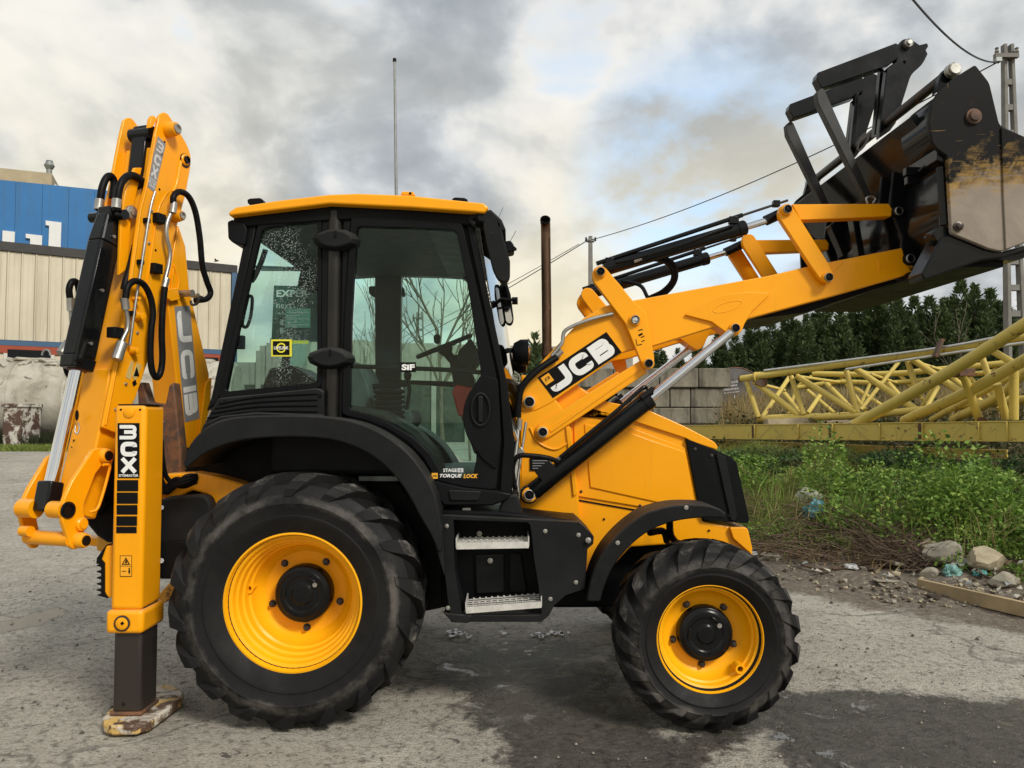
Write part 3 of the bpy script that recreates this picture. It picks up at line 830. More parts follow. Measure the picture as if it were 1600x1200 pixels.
def block_wall():
    m = Mat('block_concrete'); n = m.noise(1.3, 8, .65, .2)
    st = m.noise(1.6, 7, .65, .3, stretch=(2.5, 2.5, .3))
    c = m.ramp(n, [(.3, (.12, .106, .08)), (.55, (.215, .195, .147)), (.8, (.31, .285, .22))])
    c = m.mix(m.ramp(st, [(.44, 0), (.60, .85)]), c, (.06, .052, .04))
    m.set(col=c, rough=.9); m.bump(m.noise(14, 6, .65), .3, .02)
    Y = 20.0
    b = P(1085, 662, Y)
    root = empty('block_wall', Vector((b.x, Y, P(0, 664, Y).z)), 'weathered wall of stacked concrete blocks behind the loader rams', 'wall')
    for y0, y1, ed, dy in ((575.5, 605.5, (900, 958, 1030, 1091, 1141.5), -.05), (606.5, 636.3, (930, 985, 1047, 1079.5, 1131), .02), (637.4, 662, (900, 965, 1020, 1079, 1131.5), .0)):
        for i in range(len(ed) - 1):
            p, q = P(ed[i], y1, Y), P(ed[i + 1], y0, Y)
            MB().box((p.x + .012, Y + dy, p.z), (q.x - .012, Y + dy + .8, q.z)).build('concrete_block', m.m, root, bevel=.025)
    # a darker slab behind with scrawled white paint
    d = simple('dark_render', (.13, .12, .115), .9, 0, .3, 2.2, bump=.2)
    Y2 = 20.9
    mb = MB(); ol = [(1128, 664), (1128, 576), (1146, 574), (1158, 574.5), (1172, 579), (1184, 586), (1200, 600), (1222, 606), (1222, 664)]
    r2 = empty('gable_wall', P(1165, 664, Y2 + .05), 'dark rendered wall with rounded top and white painted scrawl beside the block wall', 'wall')
    mb.prism(pp(ol, Y2), (0, .35, 0)).build('wall_slab', d, r2, bevel=.02)
    wm = MB(); rs = np.random.default_rng(5)
    for (x0, x1, y, h) in ((1143, 1153, 599.5, 4.2), (1131.5, 1151, 605.5, 3.0), (1131, 1154, 611, 3.0), (1131.5, 1155, 615.5, 2.0)):
        x = x0
        while x < x1:
            w = rs.uniform(.7, 1.5)
            yy = y - (x - x0) * .12
            wm.prism(pp([(x, yy), (x + w * .5, yy), (x + w * .6, yy - h), (x, yy - h)], Y2 - .004), (0, .003, 0))
            if rs.random() < .6: wm.prism(pp([(x, yy - h * .6), (x + w, yy - h * .6), (x + w, yy - h * .35), (x, yy - h * .35)], Y2 - .008), (0, .003, 0))
            x += w + .55
    wm.prism(pp([(1147.2, 617.5), (1148.2, 617.3), (1148.6, 625), (1147.4, 625)], Y2 - .004), (0, .003, 0))
    wm.build('painted_scrawl', M['white_decal'], r2)
    c = MB().tube([P(1128, 577, 20.6), P(1146, 574.3, 20.6), P(1160, 575, 20.6), P(1178, 583, 20.6), P(1190, 590, 20.6)], .02, 6)
    c.build('coping_strip', M['rusty_steel'], r2)
block_wall()
# ------------------------------------------------------------------ the backhoe loader
YC = 5.25                                            # its centre line
BL = empty('backhoe_loader', Vector((-.05, YC, 0)), 'yellow and black backhoe loader with raised front bucket and folded digging arm', 'backhoe loader')
FW = Vector((0, 1, 0))
def depth(d): return Vector((0, d, 0))
def plate(name, pts, Y, d, mt, parent=BL, bevel=.004, smooth=None, n=5, seg=2):
    return MB().prism(pp(rc(pts, n), Y), depth(d)).build(name, mt, parent, bevel=bevel, smooth=smooth, seg=seg)
def mirrored(o, parent=BL, name=None):
    c = o.copy(); COL.objects.link(c); c.parent = parent
    w = WORG[o.name]; w2 = Vector((w.x, 2 * YC - w.y, w.z)); WORG[c.name] = w2
    c.scale = (o.scale.x, -o.scale.y, o.scale.z); c.location = w2 - WORG[parent.name]
    for ch in list(o.children):
        k = ch.copy(); COL.objects.link(k); k.parent = c
    return c
def pin(px, py, Y, r, parent, name='pivot_pin', ringm='steel', core='black_decal', base='yellow'):
    """a pin end with its raised ring; r in metres"""
    c = P(px, py, Y)
    mb = MB().lathe(c, (0, -1, 0), [(-.02, r * 1.35), (.010, r * 1.35), (.014, r * 1.25), (.014, r)], 24)
    mb.lathe(c, (0, -1, 0), [(.0, r * 1.0), (.026, r * 1.0), (.030, r * .86), (.012, r * .80)], 24, mi=1)
    mb.lathe(c, (0, -1, 0), [(.0, r * .80), (.017, r * .78), (.020, r * .6), (.020, 0)], 20, mi=2)
    return mb.build(name, [M[base], M[ringm], M[core]], parent, smooth=35)

# tyres and rims
def tyre_rubber():
    def mk(name, c0, c1, sc, dust):
        m = Mat(name); n = m.noise(9, 8, .7, .3)
        c = m.mix(m.ramp(m.noise(3.0, 8, .7, .4), [(.42, 0), (.72, dust)]), c0, c1)
        sp = m.N('ShaderNodeSeparateXYZ'); m.L(m.coord(), sp.inputs[0])
        rad = m.mth('SQRT', m.mth('ADD', m.mth('MULTIPLY', sp.outputs[0], sp.outputs[0]), m.mth('MULTIPLY', sp.outputs[2], sp.outputs[2])))
        scuff = m.ramp(m.mth('ADD', rad, m.mth('MULTIPLY', m.mth('SUBTRACT', m.noise(5, 6, .7), .5), .10)), [(sc - .03, 0), (sc - .005, 1), (sc + .015, 1), (sc + .04, 0)])
        scuff = m.mth('MULTIPLY', scuff, m.ramp(m.noise(2.6, 6, .7), [(.42, 0), (.62, .75)]))
        c = m.mix(scuff, c, (.12, .108, .095))
        m.set(col=c, rough=m.ramp(n, [(.3, .5), (.7, .78)]), spec=.2)
        m.bump(m.mth('ADD', n, m.mth('MULTIPLY', m.noise(60, 4, .6), .3)), .25, .006); return m.m
    return mk
_tr = tyre_rubber()
def worn_lug():
    m = Mat('worn_lug_rubber'); n = m.noise(11, 9, .75, .6)
    m.set(col=m.ramp(n, [(.40, (.012, .012, .012)), (.52, (.030, .028, .026)), (.68, (.17, .157, .14))]), rough=.8, spec=.3); m.bump(n, .4, .008); return m.m
LUG = worn_lug()
def wheel(name, X, Yr, zc, Rt, Rr, W, prof, rimprof, hubprof, nut_r, nut_d, nl, a0, valve, sc, label=None):
    c = Vector((X, Yr, zc))
    rim = MB().lathe(c, (0, 1, 0), rimprof, 72).build(name, M['rim_yellow'], BL, smooth=28, origin=c)
    if label: rim['label'] = label
    mb = MB().lathe(c, (0, 1, 0), prof, 120)
    RUB = _tr('tyre_rubber_' + name, (.0075, .0075, .008), (.026, .024, .022), sc, .5)
    def pos(y, r, th): return Vector((X + r * math.sin(th), Yr + y, zc + r * math.cos(th)))
    ym = W / 2 - .02
    for side in (0, 1):
        for i in range(nl):
            th0 = 2 * math.pi * (i + .5 * side) / nl + .1
            path = [(-.050, Rt - .110, -.16, (-.95, .3)), (-.043, Rt - .078, -.11, (-.8, .6)), (-.018, Rt - .046, -.055, (-.5, .87)), (.03, Rt - .030, .0, (-.1, 1)), (.09, Rt - .024, .07, (0, 1)), (.15, Rt - .022, .15, (0, 1)), (ym + .01, Rt - .022, .24, (0, 1))]
            rows = []
            for k, (y, r, da, (ny, nr)) in enumerate(path):
                hw = (.026, .036, .045, .047, .043, .040, .038)[k] * (Rt / .665) ** .5
                h = (.002, .011, .023, .031, .031, .029, .025)[k]
                yy = y if side == 0 else 2 * ym - y + .0
                nyy = ny if side == 0 else -ny
                th = th0 + da * .9 * .665 / Rt * (1 if True else 1)
                wob = .004 * math.sin(i * 5.1 + k * 2.3)
                b0 = pos(yy - nyy * .02, r - nr * .02, th - (hw + .012) / Rt); b1 = pos(yy - nyy * .02, r - nr * .02, th + (hw + .012) / Rt)
                t0 = pos(yy + nyy * (h + wob), r + nr * (h + wob), th - hw / Rt); t1 = pos(yy + nyy * (h + wob), r + nr * (h + wob), th + hw / Rt)
                rows.append([mb.bm.verts.new(q) for q in (b0, t0, t1, b1)])
            for k in range(len(rows) - 1):
                A, B = rows[k], rows[k + 1]
                for j in range(3): mb.bm.faces.new((A[j], A[j + 1], B[j + 1], B[j])).material_index = 1 if j == 1 and k > 1 else 0
            mb.bm.faces.new(rows[0]); mb.bm.faces.new(rows[-1][::-1])
    for v in mb.bm.verts:
        if v.co.z < .004: v.co.z = .004
    mb.build('tyre', [RUB, LUG], rim, smooth=29, origin=c)
    h = MB().lathe(c, (0, 1, 0), hubprof, 40)
    d = hubprof[-1][0]; rh = max(p[1] for p in hubprof)
    for k in range(3):
        a = math.pi * 2 * k / 3 + .6
        q = c + Vector((rh * .62 * math.sin(a), d - .004, rh * .62 * math.cos(a)))
        h.beam(q - Vector((.03 * math.cos(a), 0, -.03 * math.sin(a))), q + Vector((.03 * math.cos(a), 0, -.03 * math.sin(a))), .012, .012, up=(0, 1, 0))
    hub = h.build('hub_cap', M['gloss_black'], rim, bevel=.003, smooth=30, origin=c)
    MB().cyl(c + Vector((rh * .45, d - .014, rh * .35)), c + Vector((rh * .45, d + .02, rh * .35)), .013, 8).build('drain_plug', M['steel'], rim, smooth=40)
    for k in range(5):
        a = R(a0 + 72 * k); q = c + Vector((nut_r * math.sin(a), nut_d, nut_r * math.cos(a)))
        mb = MB().lathe(q, (0, -1, 0), [(-.01, .018), (.005, .018), (.006, .016), (.026, .015), (.028, .008), (.038, .008), (.040, 0)], 6)
        mb.lathe(q, (0, -1, 0), [(0, .021), (.004, .021), (.004, .014)], 16)
        mb.build('wheel_nut', M['dark_steel'], rim, smooth=30)
    va, vr = valve; a = R(va); q = c + Vector((vr * math.sin(a), nut_d - .09, vr * math.cos(a)))
    mb = MB().ring([q + Vector((.026 * math.cos(t), -.03, .026 * math.sin(t))) for t in np.linspace(0, 5.4, 10)], [q + Vector((.016 * math.cos(t), -.03, .016 * math.sin(t))) for t in np.linspace(0, 5.4, 10)], (0, .07, 0))
    mb.build('valve_guard', M['rim_yellow'], rim, smooth=40)
    MB().cyl(q + Vector((0, -.02, 0)), q + Vector((0, .05, 0)), .006, 6).build('valve', M['gloss_black'], rim, smooth=40)
    return rim
RR = .668; YR = 4.15; XR = (462 - 800) * YR / FPX; ZR = P(462, 941, YR).z
RF = .482; YF = 4.13; XF = (1105 - 800) * YF / FPX; ZF = P(1105, 998, YF).z
rear = wheel('rear_wheel', XR, YR, ZR, RR, .36, .43,
    [(.02, .345), (.0, .352), (-.018, .372), (-.045, .44), (-.050, .452), (-.050, .458), (-.046, .462), (-.055, .515), (-.059, .522), (-.055, .53), (-.042, .58), (-.01, .618), (.05, .634), (.19, .642), (.33, .634), (.39, .618), (.42, .58), (.43, .52), (.42, .44), (.39, .372), (.37, .345)],
    [(.025, .366), (.0, .372), (-.012, .366), (-.014, .356), (.0, .350), (.022, .346), (.030, .330), (.060, .322), (.066, .310), (.105, .304), (.112, .292), (.155, .286), (.165, .274), (.20, .268), (.235, .250), (.258, .225), (.262, .20), (.262, .10)],
    [(.27, .158), (.20, .157), (.188, .150), (.184, .135), (.178, .125), (.178, .100), (.184, .094), (.184, .060), (.176, .052), (.176, 0)], .198, .262, 18, -38, (278, .285), .535)
front = wheel('front_wheel', XF, YF, ZF, RF, .285, .34,
    [(.02, .262), (.0, .270), (-.016, .284), (-.040, .325), (-.046, .335), (-.046, .340), (-.042, .344), (-.048, .372), (-.052, .378), (-.047, .384), (-.036, .415), (-.008, .44), (.04, .452), (.15, .458), (.26, .452), (.30, .44), (.33, .415), (.34, .375), (.33, .325), (.31, .284), (.29, .262)],
    [(.025, .284), (.0, .290), (-.010, .285), (-.012, .276), (.0, .270), (.02, .267), (.028, .252), (.055, .246), (.062, .236), (.095, .230), (.12, .215), (.135, .195), (.14, .18), (.14, .10)],
    [(.15, .148), (.095, .147), (.082, .140), (.078, .125), (.072, .118), (.072, .092), (.078, .086), (.078, .052), (.070, .045), (.070, 0)], .172, .142, 19, -32, (135, .232), .39)
for w in (rear, front):
    c = copy_tree(w, BL); WORG[c.name] = Vector((WORG[w.name].x, 2 * YC - WORG[w.name].y, WORG[w.name].z))
    c.rotation_euler = (0, 0, math.pi); c.location = WORG[c.name] - WORG[BL.name]

# chassis, axles, underside
plate('chassis', [(330, 760), (690, 790), (920, 800), (1160, 850), (1160, 900), (980, 935), (960, 950), (640, 950), (560, 930), (300, 850)], 4.95, .6, M['plastic_dark'], bevel=.02)
MB().cyl((XR, 4.5, ZR), (XR, 6.0, ZR), .13, 20).build('rear_axle', M['plastic_dark'], BL, smooth=40)
MB().cyl((XF, 4.4, ZF), (XF, 6.1, ZF), .10, 20).build('front_axle', M['plastic_dark'], BL, smooth=40)
plate('wheel_arch_liner', [(288, 735), (330, 700), (420, 684), (520, 686), (600, 726), (655, 800), (690, 862), (690, 950), (640, 960), (560, 800), (360, 780), (300, 800)], 4.64, .05, M['plastic_dark'])
plate('rear_frame', [(243, 742), (300, 738), (340, 745), (420, 768), (420, 800), (340, 800), (322, 772), (300, 766), (252, 790), (243, 770)], 4.50, .9, M['yellow'], bevel=.012)
plate('rear_frame_brace', [(150, 838), (290, 880), (330, 900), (250, 946), (246, 930), (270, 905), (150, 860)], 4.72, .10, M['yellow_worn'], bevel=.01)
plate('fluid_tank', [(246, 782, 4), (262, 776, 8), (322, 772, 14), (331, 792, 8), (331, 880), (300, 905), (246, 905)], 4.42, .42, M['plastic'], bevel=.02, seg=3)
plate('tank_lower_shell', [(248, 845), (315, 845), (305, 905), (248, 905)], 4.405, .1, M['plastic_dark'], bevel=.01)
for y in (793, 876): MB().cyl(P(252, y, 4.40), P(252, y, 4.38), .014, 8).build('tank_bolt', M['steel'], BL, smooth=40)

# rear mudguard and cab lower shell
fo = [(286, 724), (297, 694), (322, 668), (360, 653), (430, 649), (520, 652), (580, 668), (630, 700), (660, 735), (680, 775), (690, 825), (690, 862)]
fi = [(289, 733), (316, 711), (345, 697), (385, 687), (440, 683), (510, 686), (560, 701), (600, 727), (632, 764), (655, 805), (674, 838), (684, 862)]
fo_, fi_ = spline([Vector((*p, 0)) for p in fo], 4), spline([Vector((*p, 0)) for p in fi], 4)
A, B = [P(p.x, p.y, 4.14) for p in fo_], [P(p.x, p.y, 4.14) for p in fi_]
guard = MB().strip(A, B, depth(.50)).build('rear_mudguard', M['plastic'], BL, bevel=.028, smooth=35, seg=3)
mirrored(guard)
plate('mudguard_extension', [(660, 780), (682, 782), (692, 830), (694, 900), (676, 838)], 4.17, .25, M['plastic'], bevel=.006)

CY = 4.38
cabf = MB()
cabf.prism(pp([(364, 338), (515, 320), (745, 333), (756, 345), (752, 356), (722, 347), (545, 337), (503, 336), (400, 349), (388, 360), (366, 358)], CY), depth(.10))
cabf.prism(pp([(502, 334), (516, 334), (512, 657), (500, 657)], CY - .006), depth(.13))
cabf.prism(pp([(536, 334), (548, 334), (536, 655), (528, 657)], CY - .004), depth(.10))
cabf.prism(pp([(387, 348), (402, 346), (347, 614), (340, 628), (322, 642), (330, 620)], CY), depth(.10))
cabf.prism(pp([(716, 340), (738, 340), (755, 422), (772, 502), (792, 597), (804, 690), (800, 774), (768, 770), (774, 690), (767, 590), (740, 465)], CY + .032), depth(.09))
cabf.prism(pp([(726, 338), (738, 340), (755, 422), (772, 502), (792, 597), (804, 690), (800, 774), (780, 772), (786, 690), (779, 590), (752, 465)], CY), depth(.03))
cabf.prism(pp([(670, 750), (725, 762), (776, 767), (800, 772), (790, 782), (770, 790), (694, 790), (682, 775)], CY - .05), depth(.25))
CAB = cabf.build('cab_frame', M['cab_black'], BL, bevel=.008)
# round B post between the door and the quarter window
MB().tube([P(524, 332, CY + .02), P(521, 560, CY + .02), P(518, 657, CY + .02)], .044, 20).build('cab_post', simple('brushed_post_metal', (.026, .024, .021), .34, .5, .3, 2.0), CAB, smooth=50)
plate('sill_panel', [(700, 766, 3), (752, 768, 3), (748, 782, 3), (704, 782, 3)], CY - .062, .02, M['plastic'], CAB, bevel=.004)
# far side of the frame
farf = MB()
def mY(p): return Vector((p.x, 2 * YC - p.y, p.z))
FYc = 2 * YC - CY
farf.prism(pp([(398, 418), (725, 430), (745, 440), (745, 452), (722, 436), (630, 434), (590, 424), (410, 424)], FYc), depth(-.10))
farf.prism(pp([(589, 400), (630, 400), (628, 580), (626, 720), (590, 720)], FYc), depth(-.10))
farf.prism(pp([(480, 400), (492, 400), (455, 590), (440, 590)], FYc), depth(-.10))
farf.prism(pp([(749, 376), (759, 380), (789, 502), (805, 600), (807, 720), (798, 720), (795, 600), (780, 502)], FYc), depth(-.08))
farf.prism(pp([(430, 588), (812, 600), (812, 612), (626, 600), (430, 604)], FYc), depth(-.08))
farf.build('cab_far_frame', M['cab_black'], BL, bevel=.008)
for px, py in ((566, 456), (592, 497)): plate('far_hinge_cover', [(576, py - 9, 4), (630, py - 9, 4), (633, py + 6, 4), (590, py + 12, 4), (576, py + 3, 4)] if px == 566 else [(586, 494, 2), (592, 494, 2), (592, 503, 2), (586, 503, 2)], FYc - .02, .06, M['plastic_dark'], bevel=.003)
for i, ol in enumerate(([(432, 590), (626, 600), (626, 720), (420, 720)],)):
    plate('far_side_panel', ol, FYc - .03, .05, M['plastic_dark'])

def glass_mat(name, tint, refl=.06, droplets=False):
    m = Mat(name); nt = m.nt
    nt.nodes.remove(m.b)
    tr = m.N('ShaderNodeBsdfTransparent'); gl = m.N('ShaderNodeBsdfGlossy'); gl.inputs['Roughness'].default_value = .015
    fr = m.N('ShaderNodeFresnel'); fr.inputs[0].default_value = 1.5
    mx = m.N('ShaderNodeMixShader')
    tr.inputs[0].default_value = (*tint, 1)
    f = m.mth('MULTIPLY', fr.outputs[0], refl / .04)
    m.L(f, mx.inputs[0]); m.L(tr.outputs[0], mx.inputs[1]); m.L(gl.outputs[0], mx.inputs[2])
    last = mx.outputs[0]
    if droplets:
        df = m.N('ShaderNodeBsdfDiffuse'); df.inputs[0].default_value = (.55, .6, .58, 1)
        v = m.voro(95); n = m.noise(4.2, 4, .6, .4)
        sep = m.N('ShaderNodeSeparateXYZ'); m.L(m.coord(), sep.inputs[0])
        band = m.mth('ABSOLUTE', m.mth('ADD', sep.outputs[0], -.10))
        f2 = m.mth('MULTIPLY', m.ramp(v, [(.20, 1), (.30, 0)]), m.ramp(m.mth('ADD', n, m.mth('MULTIPLY', band, -.9)), [(.36, 0), (.52, .62)]))
        m2 = m.N('ShaderNodeMixShader'); m.L(f2, m2.inputs[0]); m.L(last, m2.inputs[1]); m.L(df.outputs[0], m2.inputs[2]); last = m2.outputs[0]
    m.L(last, m.out.inputs[0])
    return m.m
GLASS = glass_mat('tinted_glass', (.84, .945, .905), .016)
GLASS_W = glass_mat('tinted_glass_with_rain', (.84, .945, .905), .016, droplets=True)
GLASS_C = glass_mat('clear_glass', (.90, .95, .94), .06)
# quarter window
qo = [(403, 349), (502, 337), (502, 606), (341, 623)]; qi = [(409, 357, 8), (496, 344, 8), (495, 598, 8), (351, 612, 8)]
qwin = MB().ring(pp(rc([(*p, 8) for p in qo]), CY - .012), pp(rc(qi), CY - .012), depth(.04)).build('quarter_window', M['plastic_dark'], BL, bevel=.004)
MB().prism(pp(rc([(407, 354, 8), (498, 342, 8), (497, 600, 8), (348, 615, 8)]), CY + .012), depth(.005)).build('window_pane', GLASS_W, qwin)
for pts in ([(388, 462), (381, 492), (379, 508), (386, 510), (392, 492), (394, 466), (388, 462)],): MB().tube(spline(pp(pts, CY + .05), 4), .010, 8).build('window_catch', M['plastic_dark'], qwin, smooth=50)
MB().tube(spline(pp([(415, 390), (408, 410), (398, 432), (392, 440)], CY + .05), 5), .016, 8).build('window_stay', M['plastic_dark'], qwin, smooth=50)
MB().box(P(366, 545, CY + .03) , P(384, 525, CY + .07)).build('window_lock', M['plastic_dark'], qwin, bevel=.004)
# stickers on the quarter window
def rect_px(x0, y0, x1, y1, Y): return pp([(x0, y1), (x1, y1), (x1, y0), (x0, y0)], Y)
def sticker(name, x0, y0, x1, y1, Y, mt, parent, d=.002): return MB().prism(rect_px(x0, y0, x1, y1, Y), depth(-d)).build(name, mt, parent)
def text_px(body, x0, y0, x1, y1, Y, mb=None, bold=0, shear=0, mi=0):
    o = P(x0, y1, Y); r = P(x1, y1, Y) - o; u = P(x0, y0, Y) - o
    return text_mb(body, o, r, u, .0008, bold, shear, mb, mi)
sticker('round_logo_sticker', 424, 530.5, 456, 557, CY + .011, M['lemon_decal'], qwin)
sticker('sticker_field', 426.5, 533, 452.5, 554.5, CY + .0085, M['black_decal'], qwin)
mb = text_px('LIVELINK', 428, 541, 451, 546, CY + .005, bold=.02)
c = P(439.5, 543.5, CY + .006)
mb.ring([c + Vector((.028 * math.cos(t), 0, .028 * math.sin(t))) for t in np.linspace(.7, 5.6, 16)], [c + Vector((.020 * math.cos(t), 0, .020 * math.sin(t))) for t in np.linspace(.7, 5.6, 16)], depth(-.001), 1)
mb.build('sticker_lettering', [M['white_decal'], M['lemon_decal']], qwin)
PALE = simple('pale_green_paper', (.25, .36, .31), .6, 0, .1, 9)
sticker('paper_notice', 446, 482, 485, 512, CY + .018, simple('green_paper', (.09, .20, .155), .6, 0, .1, 9), qwin, -.002)
sticker('paper_notice', 453, 537, 478, 571, CY + .018, PALE, qwin, -.002)
sticker('paper_notice_stripe', 456, 532, 482, 537, CY + .018, M['lemon_decal'], qwin, -.002)
for i, y in enumerate((488, 493, 498, 503, 507)): sticker('paper_line', 448, y, 464 if i % 2 else 483, y + 1, CY + .0165, PALE, qwin, .0005)
# dark notice sheet hung at the far window
FQ = FYc - .12
sheet = plate('notice_sheet', [(428, 446), (512, 448), (500, 534), (424, 534)], FQ, .004, simple('dark_green_sheet', (.03, .085, .078), .5, 0, .15, 6), bevel=0)
mb = text_px('EXPER', 432, 453, 482, 464, FQ - .002, bold=.03); text_px('next', 432, 474, 456, 482, FQ - .002, mb)
text_px('Vision', 434, 488, 446, 492, FQ - .002, mb)
for y in (499, 512): mb.prism(rect_px(438, y, 443, y + 9, FQ - .002), depth(-.001))
mb.build('notice_lettering', simple('pale_print', (.75, .85, .8), .6, 0, .2, 30), sheet)

# door
do = [(548, 338), (640, 342), (722, 348), (749, 465), (776, 590), (783, 690), (775, 766), (725, 761), (681, 751), (662, 716), (637, 690), (602, 668), (570, 656), (534, 648), (538, 500)]
di = [(557, 354), (640, 356), (713, 360), (734, 465), (752, 585), (731, 640), (745, 715), (738, 747), (690, 740), (673, 709), (648, 685), (612, 663), (583, 651), (546, 640), (549, 500)]
def sp2(pts, rad): return rc([(x, y, r) for (x, y), r in zip(pts, rad)])
rad = [8, 0, 8, 0, 8, 10, 8, 0, 10, 0, 0, 0, 0, 8, 0]
DOOR = MB().ring(pp(sp2(do, rad), CY - .022), pp(sp2(di, rad), CY - .022), depth(.05)).build('cab_door', M['plastic_dark'], BL, bevel=.005)
MB().prism(pp([(x + (4 if x < 640 else -0), y) for x, y in di], CY - .001), depth(.005)).build('door_pane', GLASS, DOOR)
# the panes of the far door and far quarter window
FD = MB().prism(pp([(630, 433), (728, 436), (748, 500), (800, 600), (804, 735), (740, 735), (690, 690), (626, 640)], FYc - .03), depth(.005)).build('far_door_pane', GLASS, BL)
MB().prism(pp([(494, 425), (588, 424), (590, 588), (458, 588)], FYc - .034), depth(.005)).build('far_quarter_pane', GLASS, BL)
# panel round the latch
ol = rc([(752, 585, 6), (778, 592, 6), (783, 690, 8), (776, 735, 8), (752, 716, 14), (728, 680, 10), (722, 645, 18), (730, 618, 10)])
MB().prism(pp(ol, CY - .034), depth(.012)).build('latch_panel', M['plastic_dark'], DOOR, bevel=.004)
c = P(751, 640, CY - .036)
el = lambda rx, rz, n=24: [c + Vector((rx * math.cos(t), 0, rz * math.sin(t))) for t in np.linspace(0, 2 * math.pi, n, endpoint=False)]
MB().ring(el(.056, .096), el(.046, .082), depth(-.012)).build('handle_surround', M['plastic'], DOOR, bevel=.003)
MB().box(c + Vector((-.013, -.022, -.07)), c + Vector((.013, -.006, .075))).build('door_handle', M['plastic'], DOOR, bevel=.005)
for yy in (375, 560):
    cx = 524 if yy == 375 else 516
    ol = [(cx - 36, yy - 2), (cx - 32, yy - 9), (cx - 14, yy - 16), (cx, yy - 18), (cx + 16, yy - 16), (cx + 32, yy - 9), (cx + 37, yy), (cx + 34, yy + 8), (cx + 14, yy + 15), (cx, yy + 17), (cx - 16, yy + 15), (cx - 33, yy + 7)]
    q = pp(ol, CY - .035); cc = P(cx, yy, CY - .075)
    mb = MB().prism(q, depth(.05)); mb.loft([cc + (v + depth(-.04) - cc) * .72 for v in q][::-1], q[::-1])
    mb.build('hinge_cover', M['plastic'], DOOR, bevel=.006, smooth=35)
    MB().box(P(cx - 2, yy - 4, CY - .08), P(cx + 2, yy - 14, CY - .07)).build('hinge_clip', M['plastic_dark'], DOOR, bevel=.002)
mb = text_px('STAGE', 692.5, 732, 714, 737.5, CY - .0235, bold=.025)
mb.prism(rect_px(715, 731.5, 724, 738, CY - .024), depth(-.0008), 1); text_px('V', 718, 733, 721, 737, CY - .0255, mb, .03, mi=2)
text_px('TORQUE', 687, 740.5, 722, 747, CY - .0245, mb, .035, .3); text_px('LOCK', 724, 740.5, 747, 747, CY - .0245, mb, .035, .3, 3)
mb.prism(rect_px(674.5, 739, 684, 748, CY - .024), depth(-.0008), 3); text_px('JCB', 676, 742, 682.5, 745.5, CY - .0255, mb, .02, mi=4)
mb.build('door_lettering', [M['white_decal'], M['silver_decal'], M['black_decal'], M['lemon_decal'] if False else simple('amber_decal', (.85, .42, .04), .4, 0, .05, 10), M['black_decal']], DOOR)
sticker('black_sticker', 625.5, 566, 650, 581.5, CY - .006, M['black_decal'], DOOR)
text_px('SiF', 627.5, 569, 648, 578.5, CY - .0085, bold=.045).build('sticker_lettering', M['white_decal'], DOOR)
MB().tube(spline(pp([(540, 572), (600, 574), (700, 578), (776, 584)], CY + .05), 5), .013, 8).build('grab_rail', M['plastic_dark'], DOOR, smooth=50)

# louvred rear side panel
plate('vent_panel', [(341, 622), (498, 606, 5), (506, 612), (506, 658), (400, 653), (345, 660), (308, 690), (318, 664), (330, 640)], CY - .045, .10, M['plastic'], bevel=.008)
for i in range(4):
    t = i / 3
    l = [(341 - 18 * t, 630 + 22 * t), (400, 620 + 22 * t), (496, 614 + 28 * t)]
    q = spline(pp(l, CY - .052), 5); u = Vector((0, 0, -.022))
    MB().strip(q, [v + u + Vector((0, .012, 0)) for v in q], depth(.03)).build('vent_slat', M['plastic_dark'], BL, bevel=.003)
plate('vent_panel_lip', [(318, 662), (345, 650), (400, 644), (505, 648), (505, 660), (400, 654), (345, 661), (306, 692)], CY - .07, .06, M['plastic'], bevel=.008)

# roof
RY = 4.30
roof = MB().prism(pp([(357, 337), (357, 331), (368, 323.5), (430, 313.5), (515, 303.5), (560, 302), (640, 305), (755, 317), (764, 324), (757, 333), (745, 331.5), (640, 324), (515, 318)], RY), depth(1.9)).build('cab_roof', M['yellow'], BL, bevel=.02, seg=3)
plate('roof_visor', [(744, 330), (757, 332), (766, 326), (784, 343), (791, 360), (786, 362), (770, 350), (746, 346)], RY + .02, 1.86, M['plastic'], bevel=.01)
plate('roof_underside', [(362, 336), (515, 317.5), (745, 331), (760, 348), (742, 352), (560, 342), (400, 352), (372, 356)], RY + .06, 1.78, M['plastic_dark'], bevel=.01)
MB().box((P(404, 350, 4.5).x, 4.49, P(0, 345, 4.4).z - .02), (P(740, 350, 4.5).x, 6.02, P(0, 345, 4.4).z + .03)).build('headlining', M['skin_liner'], BL, bevel=.01)
plate('roof_hatch_lug', [(626, 304), (628, 299, 1), (646, 299.5, 1), (649, 306)], RY + .25, .12, M['yellow'], CAB, bevel=.004)
MB().cyl(P(641, 302, RY + .25), P(641, 302, RY + .23), .008, 10).build('lug_hole', M['black_decal'], CAB, smooth=40)
for x in (398, 718): plate('roof_lamp', [(x - 12, 312 if x < 500 else 311, 2), (x - 8, 310 - (0 if x < 500 else 2), 2), (x + 8, 309, 2), (x + 13, 312, 2), (x + 12, 318), (x - 11, 318)], RY + .9, .2, M['plastic_dark'], CAB, bevel=.004)
plate('rear_work_lamp', [(355, 346, 3), (362, 343), (380, 346), (386, 358), (382, 383, 3), (364, 380, 5), (356, 372, 3)], RY + .05, .22, M['plastic_dark'], CAB, bevel=.008)
mirrored(bpy.data.objects['rear_work_lamp'], CAB)

